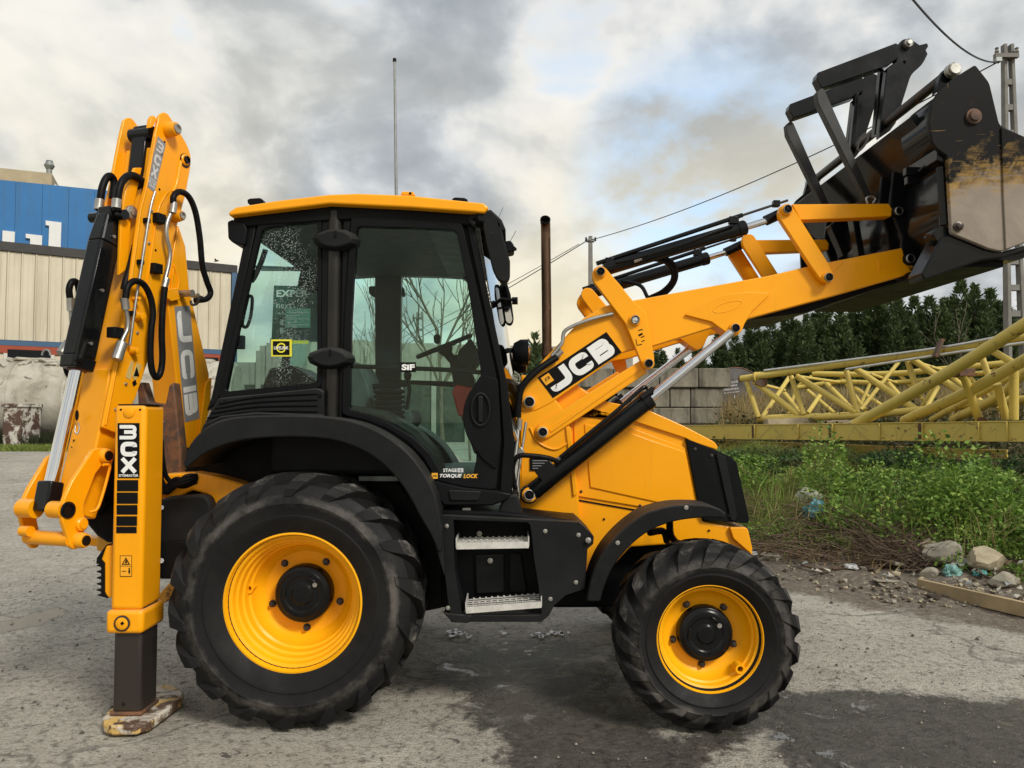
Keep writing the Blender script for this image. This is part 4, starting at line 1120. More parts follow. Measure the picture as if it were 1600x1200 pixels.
# windscreen and rear screen
def screen(name, a, b, mt, y0=CY + .02, y1=FYc - .02):
    p, q = P(*a, CY), P(*b, CY)
    bow = .08 if name == 'windscreen' else -.05
    n = 7
    A = [Vector((p.x + bow * math.sin(math.pi * k / n), y0 + (y1 - y0) * k / n, p.z)) for k in range(n + 1)]
    B = [Vector((q.x + bow * math.sin(math.pi * k / n), y0 + (y1 - y0) * k / n, q.z)) for k in range(n + 1)]
    return MB().strip(A, B, Vector((.005, 0, 0))).build(name, mt, BL, smooth=60)
ws = screen('windscreen', (746, 342), (800, 690), GLASS_C)
screen('rear_screen', (392, 350), (338, 618), glass_mat('rear_clear_glass', (.86, .94, .92), .008))
MB().tube(spline([P(746, 360, 5.2), P(775, 470, 5.1), P(796, 590, 5.0)], 6), .012, 8).build('wiper_arm', M['plastic_dark'], ws, smooth=50)
# cab inside
plate('cab_floor', [(560, 744), (765, 744), (765, 752), (560, 752)], 4.50, 1.45, simple('rubber_floor_mat', (.20, .23, .215), .6, 0, .35, 9, bump=.3, bscale=40), bevel=.004)
for y0 in (4.44, 5.80): plate('inner_wheel_box', [(420, 640), (540, 632), (600, 642), (650, 672), (682, 708), (692, 742), (420, 742)], y0, .30, M['plastic'], bevel=.03)
plate('rear_console', [(420, 575), (455, 570), (500, 600), (500, 720), (380, 720), (395, 640)], 5.0, .5, M['plastic_dark'], bevel=.02)
s = MB(); s.prism(pp(rc([(556, 640, 6), (640, 640, 6), (646, 656, 6), (640, 668, 6), (560, 668, 6)]), 4.82), depth(.5)); SEAT = s.build('operator_seat', M['seat'], BL, bevel=.03)
MB().prism(pp(rc([(548, 664, 6), (530, 585, 8), (538, 560, 12), (560, 566, 12), (574, 596, 8), (586, 650, 6)]), 4.80), depth(.5)).build('seat_back', M['seat'], SEAT, bevel=.04)
for k in range(8): MB().lathe(P(608, 612 + k * 8, 4.76), (0, 0, 1), [(-.018, .07), (-.005, .098), (.006, .098), (.018, .07)], 20).build('seat_bellows', M['plastic_dark'], SEAT, smooth=40)
MB().beam(P(560, 606, 4.98), P(636, 600, 4.98), .06, .035).build('armrest', M['plastic_dark'], SEAT, bevel=.01)
MB().tube([P(633, 655, 4.98), P(640, 610, 4.98), P(637, 590, 4.98)], .012, 8).build('control_lever', M['plastic_dark'], SEAT, smooth=50)
MB().lathe(P(637, 588, 4.98), (0, 0, 1), [(-.03, 0), (-.02, .02), (.01, .026), (.03, .018), (.035, 0)], 14).build('lever_knob', M['plastic_dark'], SEAT, smooth=60)
COLM = plate('steering_column', [(700, 555), (722, 553), (740, 590), (746, 640), (752, 700), (742, 712), (716, 640)], 5.05, .30, M['plastic_dark'], bevel=.02)
plate('instrument_pod', [(716, 548, 3), (736, 528, 4), (752, 556, 4), (735, 580, 3), (714, 566, 3)], 5.0, .34, M['plastic'], COLM, bevel=.015)
plate('red_cover', [(706, 612, 3), (712, 601, 3), (740, 606), (742, 650), (716, 650)], 4.95, .14, M['red_plastic'], COLM, bevel=.01)
wc = P(694, 541, 5.15); wd = (P(734, 523, 5.15) - P(652, 556, 5.15)).normalized(); wnx = Vector((-wd.z, -.12, wd.x)).normalized()
wb = wnx.cross(wd)
MB().tube([wc + (wd * math.cos(t) + wb * math.sin(t)) * .185 for t in np.linspace(0, 2 * math.pi, 33)], .016, 10, cap=False).build('steering_wheel', M['plastic_dark'], COLM, smooth=60)
mb = MB().lathe(wc - wnx * .06, wnx, [(0, .03), (.03, .05), (.06, .045), (.07, 0)], 20)
for a in (0.3, 2.4, 4.4): mb.beam(wc - wnx * .02, wc + (wd * math.cos(a) + wb * math.sin(a)) * .18, .035, .012, up=wnx)
mb.build('steering_hub', M['plastic_dark'], COLM, smooth=40)
MB().cyl(wc - wnx * .05, P(712, 568, 5.2), .03, 12).build('steering_shaft', M['plastic_dark'], COLM, smooth=50)
MB().lathe(P(683, 530, 5.02), (0, 0, 1), [(-.03, .01), (-.02, .02), (.015, .024), (.03, .015), (.034, 0)], 14).build('spinner_knob', M['plastic'], COLM, smooth=60)

# mirrors and front lamps by the windscreen
ol = rc([(755, 335, 8), (771, 333, 8), (781, 343, 8), (788, 376), (797, 408), (797, 434, 8), (790, 442, 8), (778, 437, 8), (770, 421, 4), (760, 382), (755, 356)])
MB().prism(pp(ol, 4.32), depth(.07)).build('wing_mirror', M['plastic'], BL, bevel=.02, seg=3)
MB().tube(spline(pp([(742, 352), (735, 344), (744, 338), (760, 352), (764, 372)], 4.36), 5), .017, 10).build('mirror_arm', M['plastic'], bpy.data.objects['wing_mirror'], smooth=50)
plate('front_work_lamp', [(783, 378, 3), (798, 375, 4), (804, 384, 4), (803, 392, 3), (788, 395, 4)], 4.5, .14, M['plastic_dark'], bevel=.008)
MB().tube(spline(pp([(797, 392), (806, 390), (803, 386)], 4.5), 4), .006, 8).build('lamp_bracket', M['plastic_dark'], bpy.data.objects['front_work_lamp'], smooth=50)
m2 = MB().prism(pp(rc([(780, 444, 5), (792, 441, 5), (798, 460), (803, 500, 5), (799, 509, 5), (790, 506, 5), (784, 470)]), 4.95), depth(.05)).build('lower_mirror', M['plastic_dark'], BL, bevel=.01)
MB().prism(pp(rc([(783, 449, 4), (790, 446, 4), (796, 477), (788, 478.5)]), 4.945), depth(.004)).build('mirror_glass', M['mirror'], m2)
MB().prism(pp(rc([(788, 482), (797, 481), (801, 500, 4), (797, 506, 4), (791, 503, 4)]), 4.945), depth(.004)).build('wide_mirror_glass', M['mirror'], m2)
MB().tube(spline(pp([(774, 452), (777, 464), (790, 468), (806, 468)], 4.93), 5), .010, 8).build('mirror_bracket', M['plastic_dark'], m2, smooth=50)
MB().cyl(P(800, 470, 4.95), P(809, 470, 4.95), .024, 12).build('mirror_clamp', M['plastic_dark'], m2, smooth=40)
lc = P(813, 551, 4.85)
hl = MB().lathe(lc + Vector((-.05, 0, 0)), (1, 0, 0), [(0, 0), (0, .03), (.01, .06), (.05, .082), (.095, .084), (.10, .078), (.10, 0)], 28).build('front_headlamp', M['plastic_dark'], BL, smooth=30)
MB().lathe(lc + Vector((.047, 0, 0)), (1, 0, 0), [(0, .074), (.010, .06), (.014, 0)], 24).build('lamp_glass', M['chrome'], hl, smooth=40)
MB().beam(P(778, 547, 4.8), P(808, 548, 4.85), .03, .03).build('lamp_arm', M['plastic_dark'], hl, bevel=.006)
mirrored(hl)
# grab handle strip and pipes up the front of the cab

# step well and tank
SY = 4.24
step_o = [(690, 806, 8), (704, 806, 6), (828, 812), (905, 816, 10), (912, 822), (928, 838, 4), (927, 850), (918, 858), (914, 920, 6), (884, 930, 14), (866, 946, 10), (858, 962, 6), (846, 972, 4), (704, 972, 6), (700, 940, 8), (694, 890)]
step_i = [(708, 812), (706, 812), (824, 816), (826, 818), (828, 820), (830, 830), (832, 850), (834, 870), (842, 920), (844, 940), (846, 954), (846, 960), (840, 962), (722, 962), (718, 940), (710, 890)]
def cnt(pts): return [(p[0], p[1]) for p in pts]
STEP = MB().ring(pp(cnt(step_o), SY), pp(step_i, SY), depth(.42)).build('step_housing', M['plastic'], BL, bevel=.022, smooth=35, seg=3)
plate('step_back_panel', [(704, 812), (830, 812), (850, 964), (716, 964)], SY + .25, .14, M['plastic_dark'], STEP)
plate('step_drawer', [(742, 868, 4), (788, 866, 4), (788, 926, 4), (744, 928, 4)], SY + .225, .03, M['plastic'], STEP, bevel=.006)
plate('step_drawer', [(796, 864, 4), (814, 866, 4), (824, 926, 4), (796, 926, 4)], SY + .225, .03, M['plastic'], STEP, bevel=.006)
plate('step_gusset', [(692, 958), (738, 962), (732, 974), (708, 973)], SY - .005, .2, M['plastic'], STEP, bevel=.006)
plate('step_gusset', [(744, 962), (782, 962), (784, 970), (744, 970)], SY + .02, .2, M['plastic_dark'], STEP, bevel=.004)
for x, y, yy in ((749, 834, SY + .24), (766, 876, SY + .218), (919, 844, SY - .012)): MB().lathe(P(x, y, yy), (0, -1, 0), [(0, .016), (.008, .016), (.010, .009), (.018, .008), (.018, 0)], 8).build('step_bolt', M['steel'], STEP, smooth=40)
def tread(x0, x1, yf, yb, tilt):
    """perforated tread: front lip, side lips and a grid of bars"""
    z = P(0, yb, SY + .01).z; a = P(x0, yf, SY - .015); b = P(x1, yf - tilt, SY - .015)
    zt = (a.z + P(0, yf - 10, SY).z) / 2 + .012
    mb = MB(); D = .19; n = 12
    dz = b.z - a.z
    def at(k, d, h=0): return Vector((a.x + (b.x - a.x) * k, SY - .015 + d, zt + dz * k + h))
    mb.beam(at(0, 0, -.012), at(1, 0, -.012), .004, .034)
    for k in (0, 1): mb.beam(at(k, 0, .005), at(k, D, .012), .006, .05)
    for i in range(n + 1): mb.beam(at(i / n, .002), at(i / n, D), .004, .006)
    for j in range(1, 5): mb.beam(at(0, D * j / 4), at(1, D * j / 4), .004, .006)
    for i in range(1, n):
        for j in (2, 4): mb.box(at(i / n, D * j / 4 - .003, .003) + Vector((-.005, 0, 0)), at(i / n, D * j / 4 + .003, .009) + Vector((.005, 0, 0)))
    return mb.build('step_tread', M['galv'], STEP)
tread(713, 826, 858, 838, 2); tread(728, 846, 958, 934, 9)
plate('tank_neck', [(776, 806), (788, 775, 4), (808, 772, 4), (818, 806)], SY + .12, .16, M['plastic'], bevel=.02)
MB().lathe(P(797, 775, SY + .2), (0, 0, 1), [(0, .05), (.02, .05), (.03, .035), (.03, 0)], 18).build('filler_cap', M['plastic_dark'], BL, smooth=40)
plate('step_housing_top', [(690, 798), (780, 800), (905, 814), (905, 822), (690, 812)], SY + .06, .34, M['plastic_dark'], STEP, bevel=.01)
MB().box(P(722, 800, SY + .12), P(736, 792, SY + .16)).build('hose_fitting', M['steel'], STEP, bevel=.003)

# bonnet
HY = 4.80
bon = MB()
bon.prism(pp([(812, 800), (814, 585), (900, 600), (960, 640), (1012, 642), (1068, 668), (1072, 684), (1098, 815), (1162, 826), (1176, 864), (1180, 875), (1120, 880), (1060, 850), (985, 855), (940, 905), (912, 905), (900, 812)], HY), depth(2 * (YC - HY)))
BON = bon.build('bonnet', M['yellow'], BL, bevel=.012, seg=3)
# upper cowl with its rolled edge
MB().prism(pp(rc([(885, 642), (920, 622), (1012, 640, 14), (1070, 666, 10), (1116, 690, 4), (1122, 698, 3), (1120, 703, 2), (1080, 690), (1072, 685), (980, 655), (896, 632)]), HY - .02), depth(2 * (YC - HY) + .04)).build('bonnet_cowl', M['yellow'], BON, bevel=.02, seg=3)
pan = [(896, 646), (985, 668), (1071, 700), (1092, 800), (1085, 806), (905, 776), (900, 770)]
MB().prism(pp(pan, HY - .012), depth(.03)).build('side_panel', M['yellow'], BON, bevel=.004)
MB().prism(pp([(913, 662), (985, 676), (1071, 706), (1088, 797), (1080, 797), (922, 762)], HY - .021), depth(.012)).build('panel_pressing', M['yellow'], BON, bevel=.006)
MB().prism(pp([(902, 780), (1000, 797), (1001, 799.5), (902, 782.5)], HY - .006), depth(.02)).build('panel_seam', M['black_decal'], BON)
for x, y in ((944, 811), (1108, 829), (843, 790)): MB().cyl(P(x, y, HY - .002), P(x, y, HY - .008), .007, 8).build('bonnet_screw', M['black_decal'], BON, smooth=40)
gr = plate('grille', [(1072, 685, 2), (1120, 704, 2), (1142, 714, 3), (1151, 722, 4), (1171, 812, 3), (1168, 818, 3), (1100, 812, 2), (1094, 800)], HY - .03, 2 * (YC - HY) + .06, M['plastic_dark'], bevel=.012)
plate('grille_edge', [(1119, 708, 2), (1134, 714, 2), (1152, 806), (1148, 814), (1142, 812)], HY - .045, .03, M['plastic'], gr, bevel=.006)
for k in range(0): MB().prism(pp([(1081 + k * 2.4, 700 + k * 15), (1119 + k * 3.4, 712 + k * 14), (1119.6 + k * 3.4, 715 + k * 14), (1081.5 + k * 2.4, 703 + k * 15)], HY - .033), depth(.01)).build('grille_bar', M['plastic'], gr)
plate('nose_frame', [(1140, 824, 3), (1168, 824, 6), (1176, 858), (1174, 866), (1146, 842)], HY - .03, 2 * (YC - HY) + .06, M['yellow'], bevel=.008)

# loader tower and pipes
tw = plate('loader_tower', [(812, 640, 14), (826, 606, 12), (850, 600), (880, 640), (892, 672), (904, 776), (906, 812), (814, 796)], 4.735, .13, M['yellow'], bevel=.008)
pts = [(828, 668), (840, 690), (866, 702), (888, 692)]
MB().tube(spline(pp(pts, 4.733), 6), .008, 8).build('tower_weld', M['yellow'], tw, smooth=50)
MB().box(P(828, 735, 4.725), P(862, 715, 4.735)).build('tower_plate', M['black_decal'], tw, bevel=.002)
for k in range(4): MB().box(P(832, 720.5 + k * 4, 4.722), P(856 - 5 * (k % 2), 719 + k * 4, 4.7245)).build('plate_line', M['grey_decal'], tw)
tw2 = mirrored(tw)
# steel pipes and hoses between cab and tower
def hose(name, pts, r, mt, parent=BL, n=6, seg=10): return MB().tube(spline([P(*p) for p in pts], n), r, seg).build(name, M[mt] if isinstance(mt, str) else mt, parent, smooth=60)
hose('steel_pipe', [(811, 640, 4.66), (808, 690, 4.62), (800, 740, 4.58), (788, 782, 4.55)], .011, 'steel')
hose('steel_pipe', [(822, 660, 4.68), (813, 720, 4.64), (806, 770, 4.60)], .009, 'steel')
hose('hydraulic_hose', [(870, 558, 4.70), (838, 580, 4.66), (816, 604, 4.64), (810, 630, 4.64), (809, 652, 4.64)], .021, 'rubber_hose')
hose('steel_pipe', [(958, 490, 4.71), (920, 500, 4.70), (884, 516, 4.70), (878, 536, 4.70), (862, 556, 4.70)], .012, 'steel')
hose('hydraulic_hose', [(806, 770, 4.58), (801, 735, 4.56), (808, 714, 4.55), (830, 712, 4.56), (858, 716, 4.58), (872, 722, 4.60)], .015, 'rubber_hose')
hose('hydraulic_hose', [(796, 640, 4.66), (792, 690, 4.62), (790, 740, 4.58), (782, 780, 4.55)], .014, 'rubber_hose')
for a, b, r in (((812, 655, 4.64), (811, 672, 4.64), .018), ((806, 768, 4.58), (807, 784, 4.58), .014), ((868, 720, 4.60), (880, 713, 4.62), .014), ((866, 560, 4.70), (878, 548, 4.70), .017), ((797, 771, 4.56), (791, 784, 4.55), .016)):
    MB().cyl(P(*a), P(*b), r, 10).build('hose_fitting', M['steel'], BL, smooth=40)
plate('valve_bracket', [(806, 708), (814, 698), (820, 706), (814, 716), (806, 716)], 4.62, .05, M['steel'], bevel=.003)

# front mudguard
go = [(917, 940), (924, 905), (941, 866), (968, 833), (1002, 806), (1030, 795), (1062, 789), (1100, 789), (1122, 794), (1135, 803)]
gi = [(938, 940), (944, 918), (958, 886), (982, 856), (1008, 834), (1034, 821), (1062, 813), (1096, 809), (1116, 809), (1133, 810)]
a_, b_ = spline([Vector((*p, 0)) for p in go], 4), spline([Vector((*p, 0)) for p in gi], 4)
fg = MB().strip([P(p.x, p.y, 4.17) for p in a_], [P(p.x, p.y, 4.17) for p in b_], depth(.05))
c_ = [P(p.x + (1020 - p.x) * .06, p.y + (960 - p.y) * .06, 4.17) for p in a_]
fg.strip([P(p.x, p.y, 4.215) for p in a_], [v + depth(.045) for v in c_], depth(.27))
fg = fg.build('front_mudguard', M['plastic'], BL, bevel=.010, smooth=40)
for x, y in ((1072, 793), (965, 848)): MB().lathe(P(x, y, 4.17), (0, -1, 0), [(-.01, .013), (.005, .012), (.008, 0)], 10).build('guard_bolt', M['steel'], fg, smooth=40)
MB().tube(spline([P(1046, 812, 4.3), P(1048, 835, 4.4), P(1058, 850, 4.5)], 5), .02, 8).build('guard_stay', M['plastic_dark'], fg, smooth=50)
MB().tube(spline([P(1015, 832, 4.3), P(1036, 830, 4.4), P(1042, 845, 4.5)], 5), .02, 8).build('guard_stay', M['plastic_dark'], fg, smooth=50)
mirrored(fg)
# exhaust
ex = MB().tube([P(855, 600, 4.98), P(854.5, 548, 4.98), P(854, 480, 4.98), P(853, 400, 4.98), P(852.7, 366, 4.98), P(852.5, 355, 4.975), P(852.2, 347, 4.955), P(852, 344, 4.93)], [.031] * 8, 22, cap=False).build('exhaust_stack', M['exhaust'], BL, smooth=60)
MB().lathe(P(852, 344.6, 4.945), (0, -.9, .44), [(-.03, .030), (.0, .033), (.012, .033), (.012, .028), (-.02, .027), (-.03, 0)], 22).build('exhaust_mouth', M['plastic_dark'], ex, smooth=40)
MB().lathe(P(855, 556, 4.98), (0, 0, 1), [(0, .031), (.0, .036), (.05, .036), (.05, .031)], 20).build('exhaust_clamp', M['exhaust'], ex, smooth=40)
# ------------------------------------------------------------------ loader arms
AY = 4.73
arm_o = [(808, 632, 8), (808, 616, 10), (826, 590), (850, 561), (880, 530), (908, 499, 14), (946, 477, 14), (986, 470), (1200, 431), (1268, 415), (1410, 387), (1418, 408, 10), (1434, 419), (1432, 425), (1300, 463), (1166, 499), (1110, 513), (1020, 541), (990, 546), (975, 550), (861, 630), (836, 643, 12), (815, 645, 12)]
def build_arm():
    arm = MB().prism(pp(rc(arm_o), AY), depth(.11)).build('loader_arm', M['yellow'], BL, bevel=.007)
    g = [(1070, 492), (1078, 486), (1105, 469), (1135, 459), (1165, 456), (1198, 457), (1203, 460), (1176, 486), (1164, 505), (1158, 520, 8), (1147, 527, 8), (1134, 519, 6), (1112, 503)]
    MB().prism(pp(rc(g), AY - .020), depth(.15)).build('ram_gusset', M['yellow'], arm, bevel=.005)
    c = P(1137, 479, AY - .022); e = lambda a, b: [c + (P(1161, 473, AY) - P(1113, 485, AY)).normalized() * a * math.cos(t) + Vector((.24, 0, .97)) * b * math.sin(t) for t in np.linspace(0, 2 * math.pi, 24, endpoint=False)]
    MB().ring(e(.094, .034), e(.086, .027), depth(.006)).build('gusset_rib', M['yellow'], arm, bevel=.002)
    g2 = [(1032, 541), (1066, 529), (1098, 511), (1112, 512), (1106, 530), (1094, 543, 6), (1080, 544, 6), (1066, 530)]
    pin(1148, 513, AY - .024, .026, arm)
    pin(827, 628, AY - .004, .034, arm, ringm='zinc')
    for q in ([(1296, 424), (1316, 408), (1318, 410), (1299, 427)], [(1372, 406), (1386, 418), (1384, 420), (1376, 414), (1376, 422), (1373, 422)]):
        MB().prism(pp(q, AY - .005), depth(.008)).build('arm_weld', M['yellow'], arm, bevel=.002)
    # lever that carries the tilt ram, upright; link below it
    lev = rc([(924, 430, 8), (930, 416, 9), (944, 416, 9), (951, 424), (990, 471), (1010, 489), (1023, 562, 9), (1020, 575, 9), (1007, 577, 9), (1000, 562), (977, 505), (928, 441)])
    MB().prism(pp(lev, AY - .05), depth(.045)).build('tilt_lever', M['yellow'], arm, bevel=.005)
    MB().prism(pp(rc([(924, 430, 8), (930, 416, 9), (944, 416, 9), (951, 424), (975, 452), (980, 490), (960, 480)]), AY + .10), depth(.04)).build('tilt_lever', M['yellow'], arm, bevel=.005)
    pin(938, 425, AY - .054, .026, arm); pin(992, 500, AY - .054, .026, arm, core='chrome'); pin(1013, 568, AY - .054, .026, arm)
    lk = rc([(836, 668, 10), (848, 659), (1000, 564), (1012, 582), (860, 683, 8), (846, 690, 12), (834, 682, 10)])
    MB().prism(pp(lk, AY - .012), depth(.07)).build('level_link', M['yellow'], arm, bevel=.006)
    MB().prism(pp([(858, 671), (998, 574), (1001, 578), (861, 676)], AY - .018), depth(.01)).build('link_rib', M['yellow'], arm, bevel=.003)
    pin(848, 675, AY - .016, .030, arm, ringm='zinc')
    # front bell-crank pair and link to the bucket
    fl = rc([(1216, 338, 8), (1219, 320, 9), (1236, 319, 9), (1243, 330), (1293, 409), (1304, 430, 8), (1294, 445, 9), (1282, 437, 6), (1262, 408)])
    MB().prism(pp(fl, AY - .05), depth(.045)).build('front_lever', M['yellow'], arm, bevel=.005)
    MB().prism(pp(rc([(1216, 338, 8), (1219, 320, 9), (1236, 319, 9), (1243, 330), (1290, 404), (1290, 440), (1262, 408)]), AY + .11), depth(.04)).build('front_lever', M['yellow'], arm, bevel=.005)
    pin(1229, 328, AY - .054, .026, arm); pin(1293, 434, AY - .054, .026, arm)
    MB().prism(pp([(1238, 319), (1389, 318), (1394, 326), (1393, 338), (1250, 344)], AY + .0), depth(.085)).build('bucket_link', M['yellow'], arm, bevel=.005)
    return arm
ARM = build_arm()
ARM2 = mirrored(ARM)
YI = 2 * YC - AY - .15      # inner cheek of the far arm
for x, y in ((1155, 383), (915, 461)): pin(x, y, YI + .008, .026, ARM2)
pin(1087, 534, 2 * YC - AY - .134, .026, ARM2)
MB().cyl(P(905, 560, AY + .05), P(905, 560, AY + .05) + depth(2 * (YC - AY - .05)), .07, 24).build('arm_cross_tube', M['yellow'], BL, smooth=40)
MB().cyl(P(1240, 440, AY + .05), P(1240, 440, AY + .05) + depth(2 * (YC - AY - .05)), .06, 24).build('arm_cross_tube', M['yellow'], BL, smooth=40)
plate('arm_underside', [(1166, 500), (1300, 464), (1432, 426), (1430, 432), (1300, 474), (1260, 488)], AY + .13, .70, M['plastic_dark'], bevel=.005)
# maker's plate on the arm: black field, three block letters, small orange square
def logo(parent, bl, br, tl, Y, field, letters, sq, name='logo_plate', th=.003, xs=((.055, .365), (.365, .66), (.675, .965)), ys=(.10, .90)):
    O = Y(*bl) if isinstance(Y, Plane) else P(*bl, Y); A = Y(*br) if isinstance(Y, Plane) else P(*br, Y); T = Y(*tl) if isinstance(Y, Plane) else P(*tl, Y)
    Rv, Uv = A - O, T - O; N = Rv.cross(Uv).normalized()
    MB().prism([O, A, A + Uv, T], N * th).build(name, field, parent)
    mb = MB()
    for ch, (x0, x1) in zip('JCB', xs): glyph(mb, ch, O + Rv * x0 + Uv * ys[0], Rv * (x1 - x0), Uv * (ys[1] - ys[0]), th + .001)
    mb.build('logo_lettering', letters, parent)
    if sq:
        mb = MB(); o = O + Rv * .025 + Uv * .56 + N * (th + .0003)
        mb.prism([o, o + Rv * .115, o + Rv * .115 + Uv * .36, o + Uv * .36], N * .0006)
        text_mb('JCB', o + Rv * .02 + Uv * .10 + N * .0012, Rv * .075, Uv * .16, .0008, .02, .2, mb, 1)
        mb.build('logo_square', [M['orange_decal'], M['black_decal']], parent)
logo(ARM, (864, 622), (971.5, 550.5), (840, 590), AY, M['black_decal'], M['white_decal'], True)
# dealer's stencil on the lever
mb = MB()
for q in ([(996, 517), (999, 515), (1004, 514), (1004.6, 515.4), (999.5, 516.6)], [(997, 523), (1003, 520), (1005, 522), (999, 526)], [(993, 530), (994.2, 530), (996, 540), (994.8, 540)], [(1001, 527), (1006.5, 524), (1007.2, 525.4), (1001.6, 528.4)], [(1002, 533), (1007, 531), (1007.6, 532.4), (1002.6, 534.4)], [(996, 539), (1003, 537), (1003.3, 538.3), (996.3, 540.3)]):
    mb.prism(pp(q, AY - .0505), depth(-.0008))
mb.build('stencil_mark', M['black_decal'], ARM)

# rams
def ram(name, a, b, c, Ra, Rr, parent=BL, mt='gloss_black', clev=None):
    """barrel a-b, rod b-c"""
    a, b, c = Vector(a), Vector(b), Vector(c); d = (b - a).normalized()
    o = MB().lathe(a, d, [(0, 0), (0, Ra * .9), (.01, Ra), ((b - a).length - .05, Ra), ((b - a).length - .05, Ra * 1.12), ((b - a).length - .008, Ra * 1.12), ((b - a).length, Ra), ((b - a).length, 0)], 24).build(name, M[mt], parent, smooth=30)
    MB().cyl(b - d * .01, c, Rr, 20).build('chrome_rod', M['chrome'], o, smooth=60)
    return o
L1 = ram('lift_ram', P(832, 769, 4.62), P(1016, 622, 4.64), P(1146, 516, 4.72), .054, .028)
MB().lathe(P(827, 773, 4.60), (0, 1, 0), [(0, .0), (0, .050), (.01, .055), (.09, .055), (.1, .05)], 24).build('ram_eye', M['gloss_black'], L1, smooth=35)
pin(827, 773, 4.60, .032, L1, ringm='zinc')
MB().tube(spline([P(875, 715, 4.58), P(905, 690, 4.56), P(960, 645, 4.57), P(1002, 608, 4.58), P(1010, 606, 4.60)], 5), .012, 8).build('ram_pipe', M['gloss_black'], L1, smooth=50)
MB().beam(P(842, 746, 4.58), P(866, 728, 4.58), .02, .09).build('ram_bracket', M['gloss_black'], L1, bevel=.004)
MB().beam(P(1000, 622, 4.60), P(1020, 606, 4.60), .06, .03).build('ram_clamp', M['gloss_black'], L1, bevel=.004)
L2 = mirrored(L1)
T1 = ram('tilt_ram', P(944, 421, AY + .06), P(1165, 355, AY + .06), P(1216, 339, AY + .06), .042, .021)
MB().cyl(P(1196, 345, AY + .06), P(1228, 330, AY + .06), .032, 16).build('ram_end', M['gloss_black'], T1, smooth=40)
MB().cyl(P(932, 412, AY + .05), P(1160, 336, AY + .05), .014, 10).build('indicator_tube', M['gloss_black'], T1, smooth=40)
MB().cyl(P(1155, 338, AY + .05), P(1231, 313, AY + .05), .008, 8).build('indicator_rod', M['dark_steel'], T1, smooth=40)
for a, b in (((946, 414), (958, 404)), ((1140, 349), (1152, 340)), ((1209, 322), (1216, 315))): MB().box(P(a[0], a[1], AY + .03), P(b[0], b[1], AY + .07)).build('indicator_clamp', M['gloss_black'], T1, bevel=.004)
MB().tube(spline(pp([(962, 410), (990, 404), (1060, 384), (1130, 358), (1145, 352)], AY + .01), 5), .009, 8).build('ram_pipe', M['gloss_black'], T1, smooth=50)
T2 = mirrored(T1)
for k, pts in enumerate(([(998, 404, 4.76), (1030, 401, 4.8), (1052, 412, 4.85), (1056, 436, 4.9), (1040, 458, 4.95), (1010, 470, 5.0), (990, 474, 5.05)], [(1000, 408, 4.76), (1028, 406, 4.8), (1047, 416, 4.85), (1051, 436, 4.9), (1036, 454, 4.95), (1012, 466, 5.0)], [(972, 440, 5.3), (1000, 446, 5.2), (1012, 465, 5.1)])):
    hose('ram_hose', pts, .013, 'rubber_hose')
for a, b in (((990, 408, 4.76), (1002, 404, 4.76)),): MB().cyl(P(*a), P(*b), .016, 10).build('hose_fitting', M['steel'], BL, smooth=40)

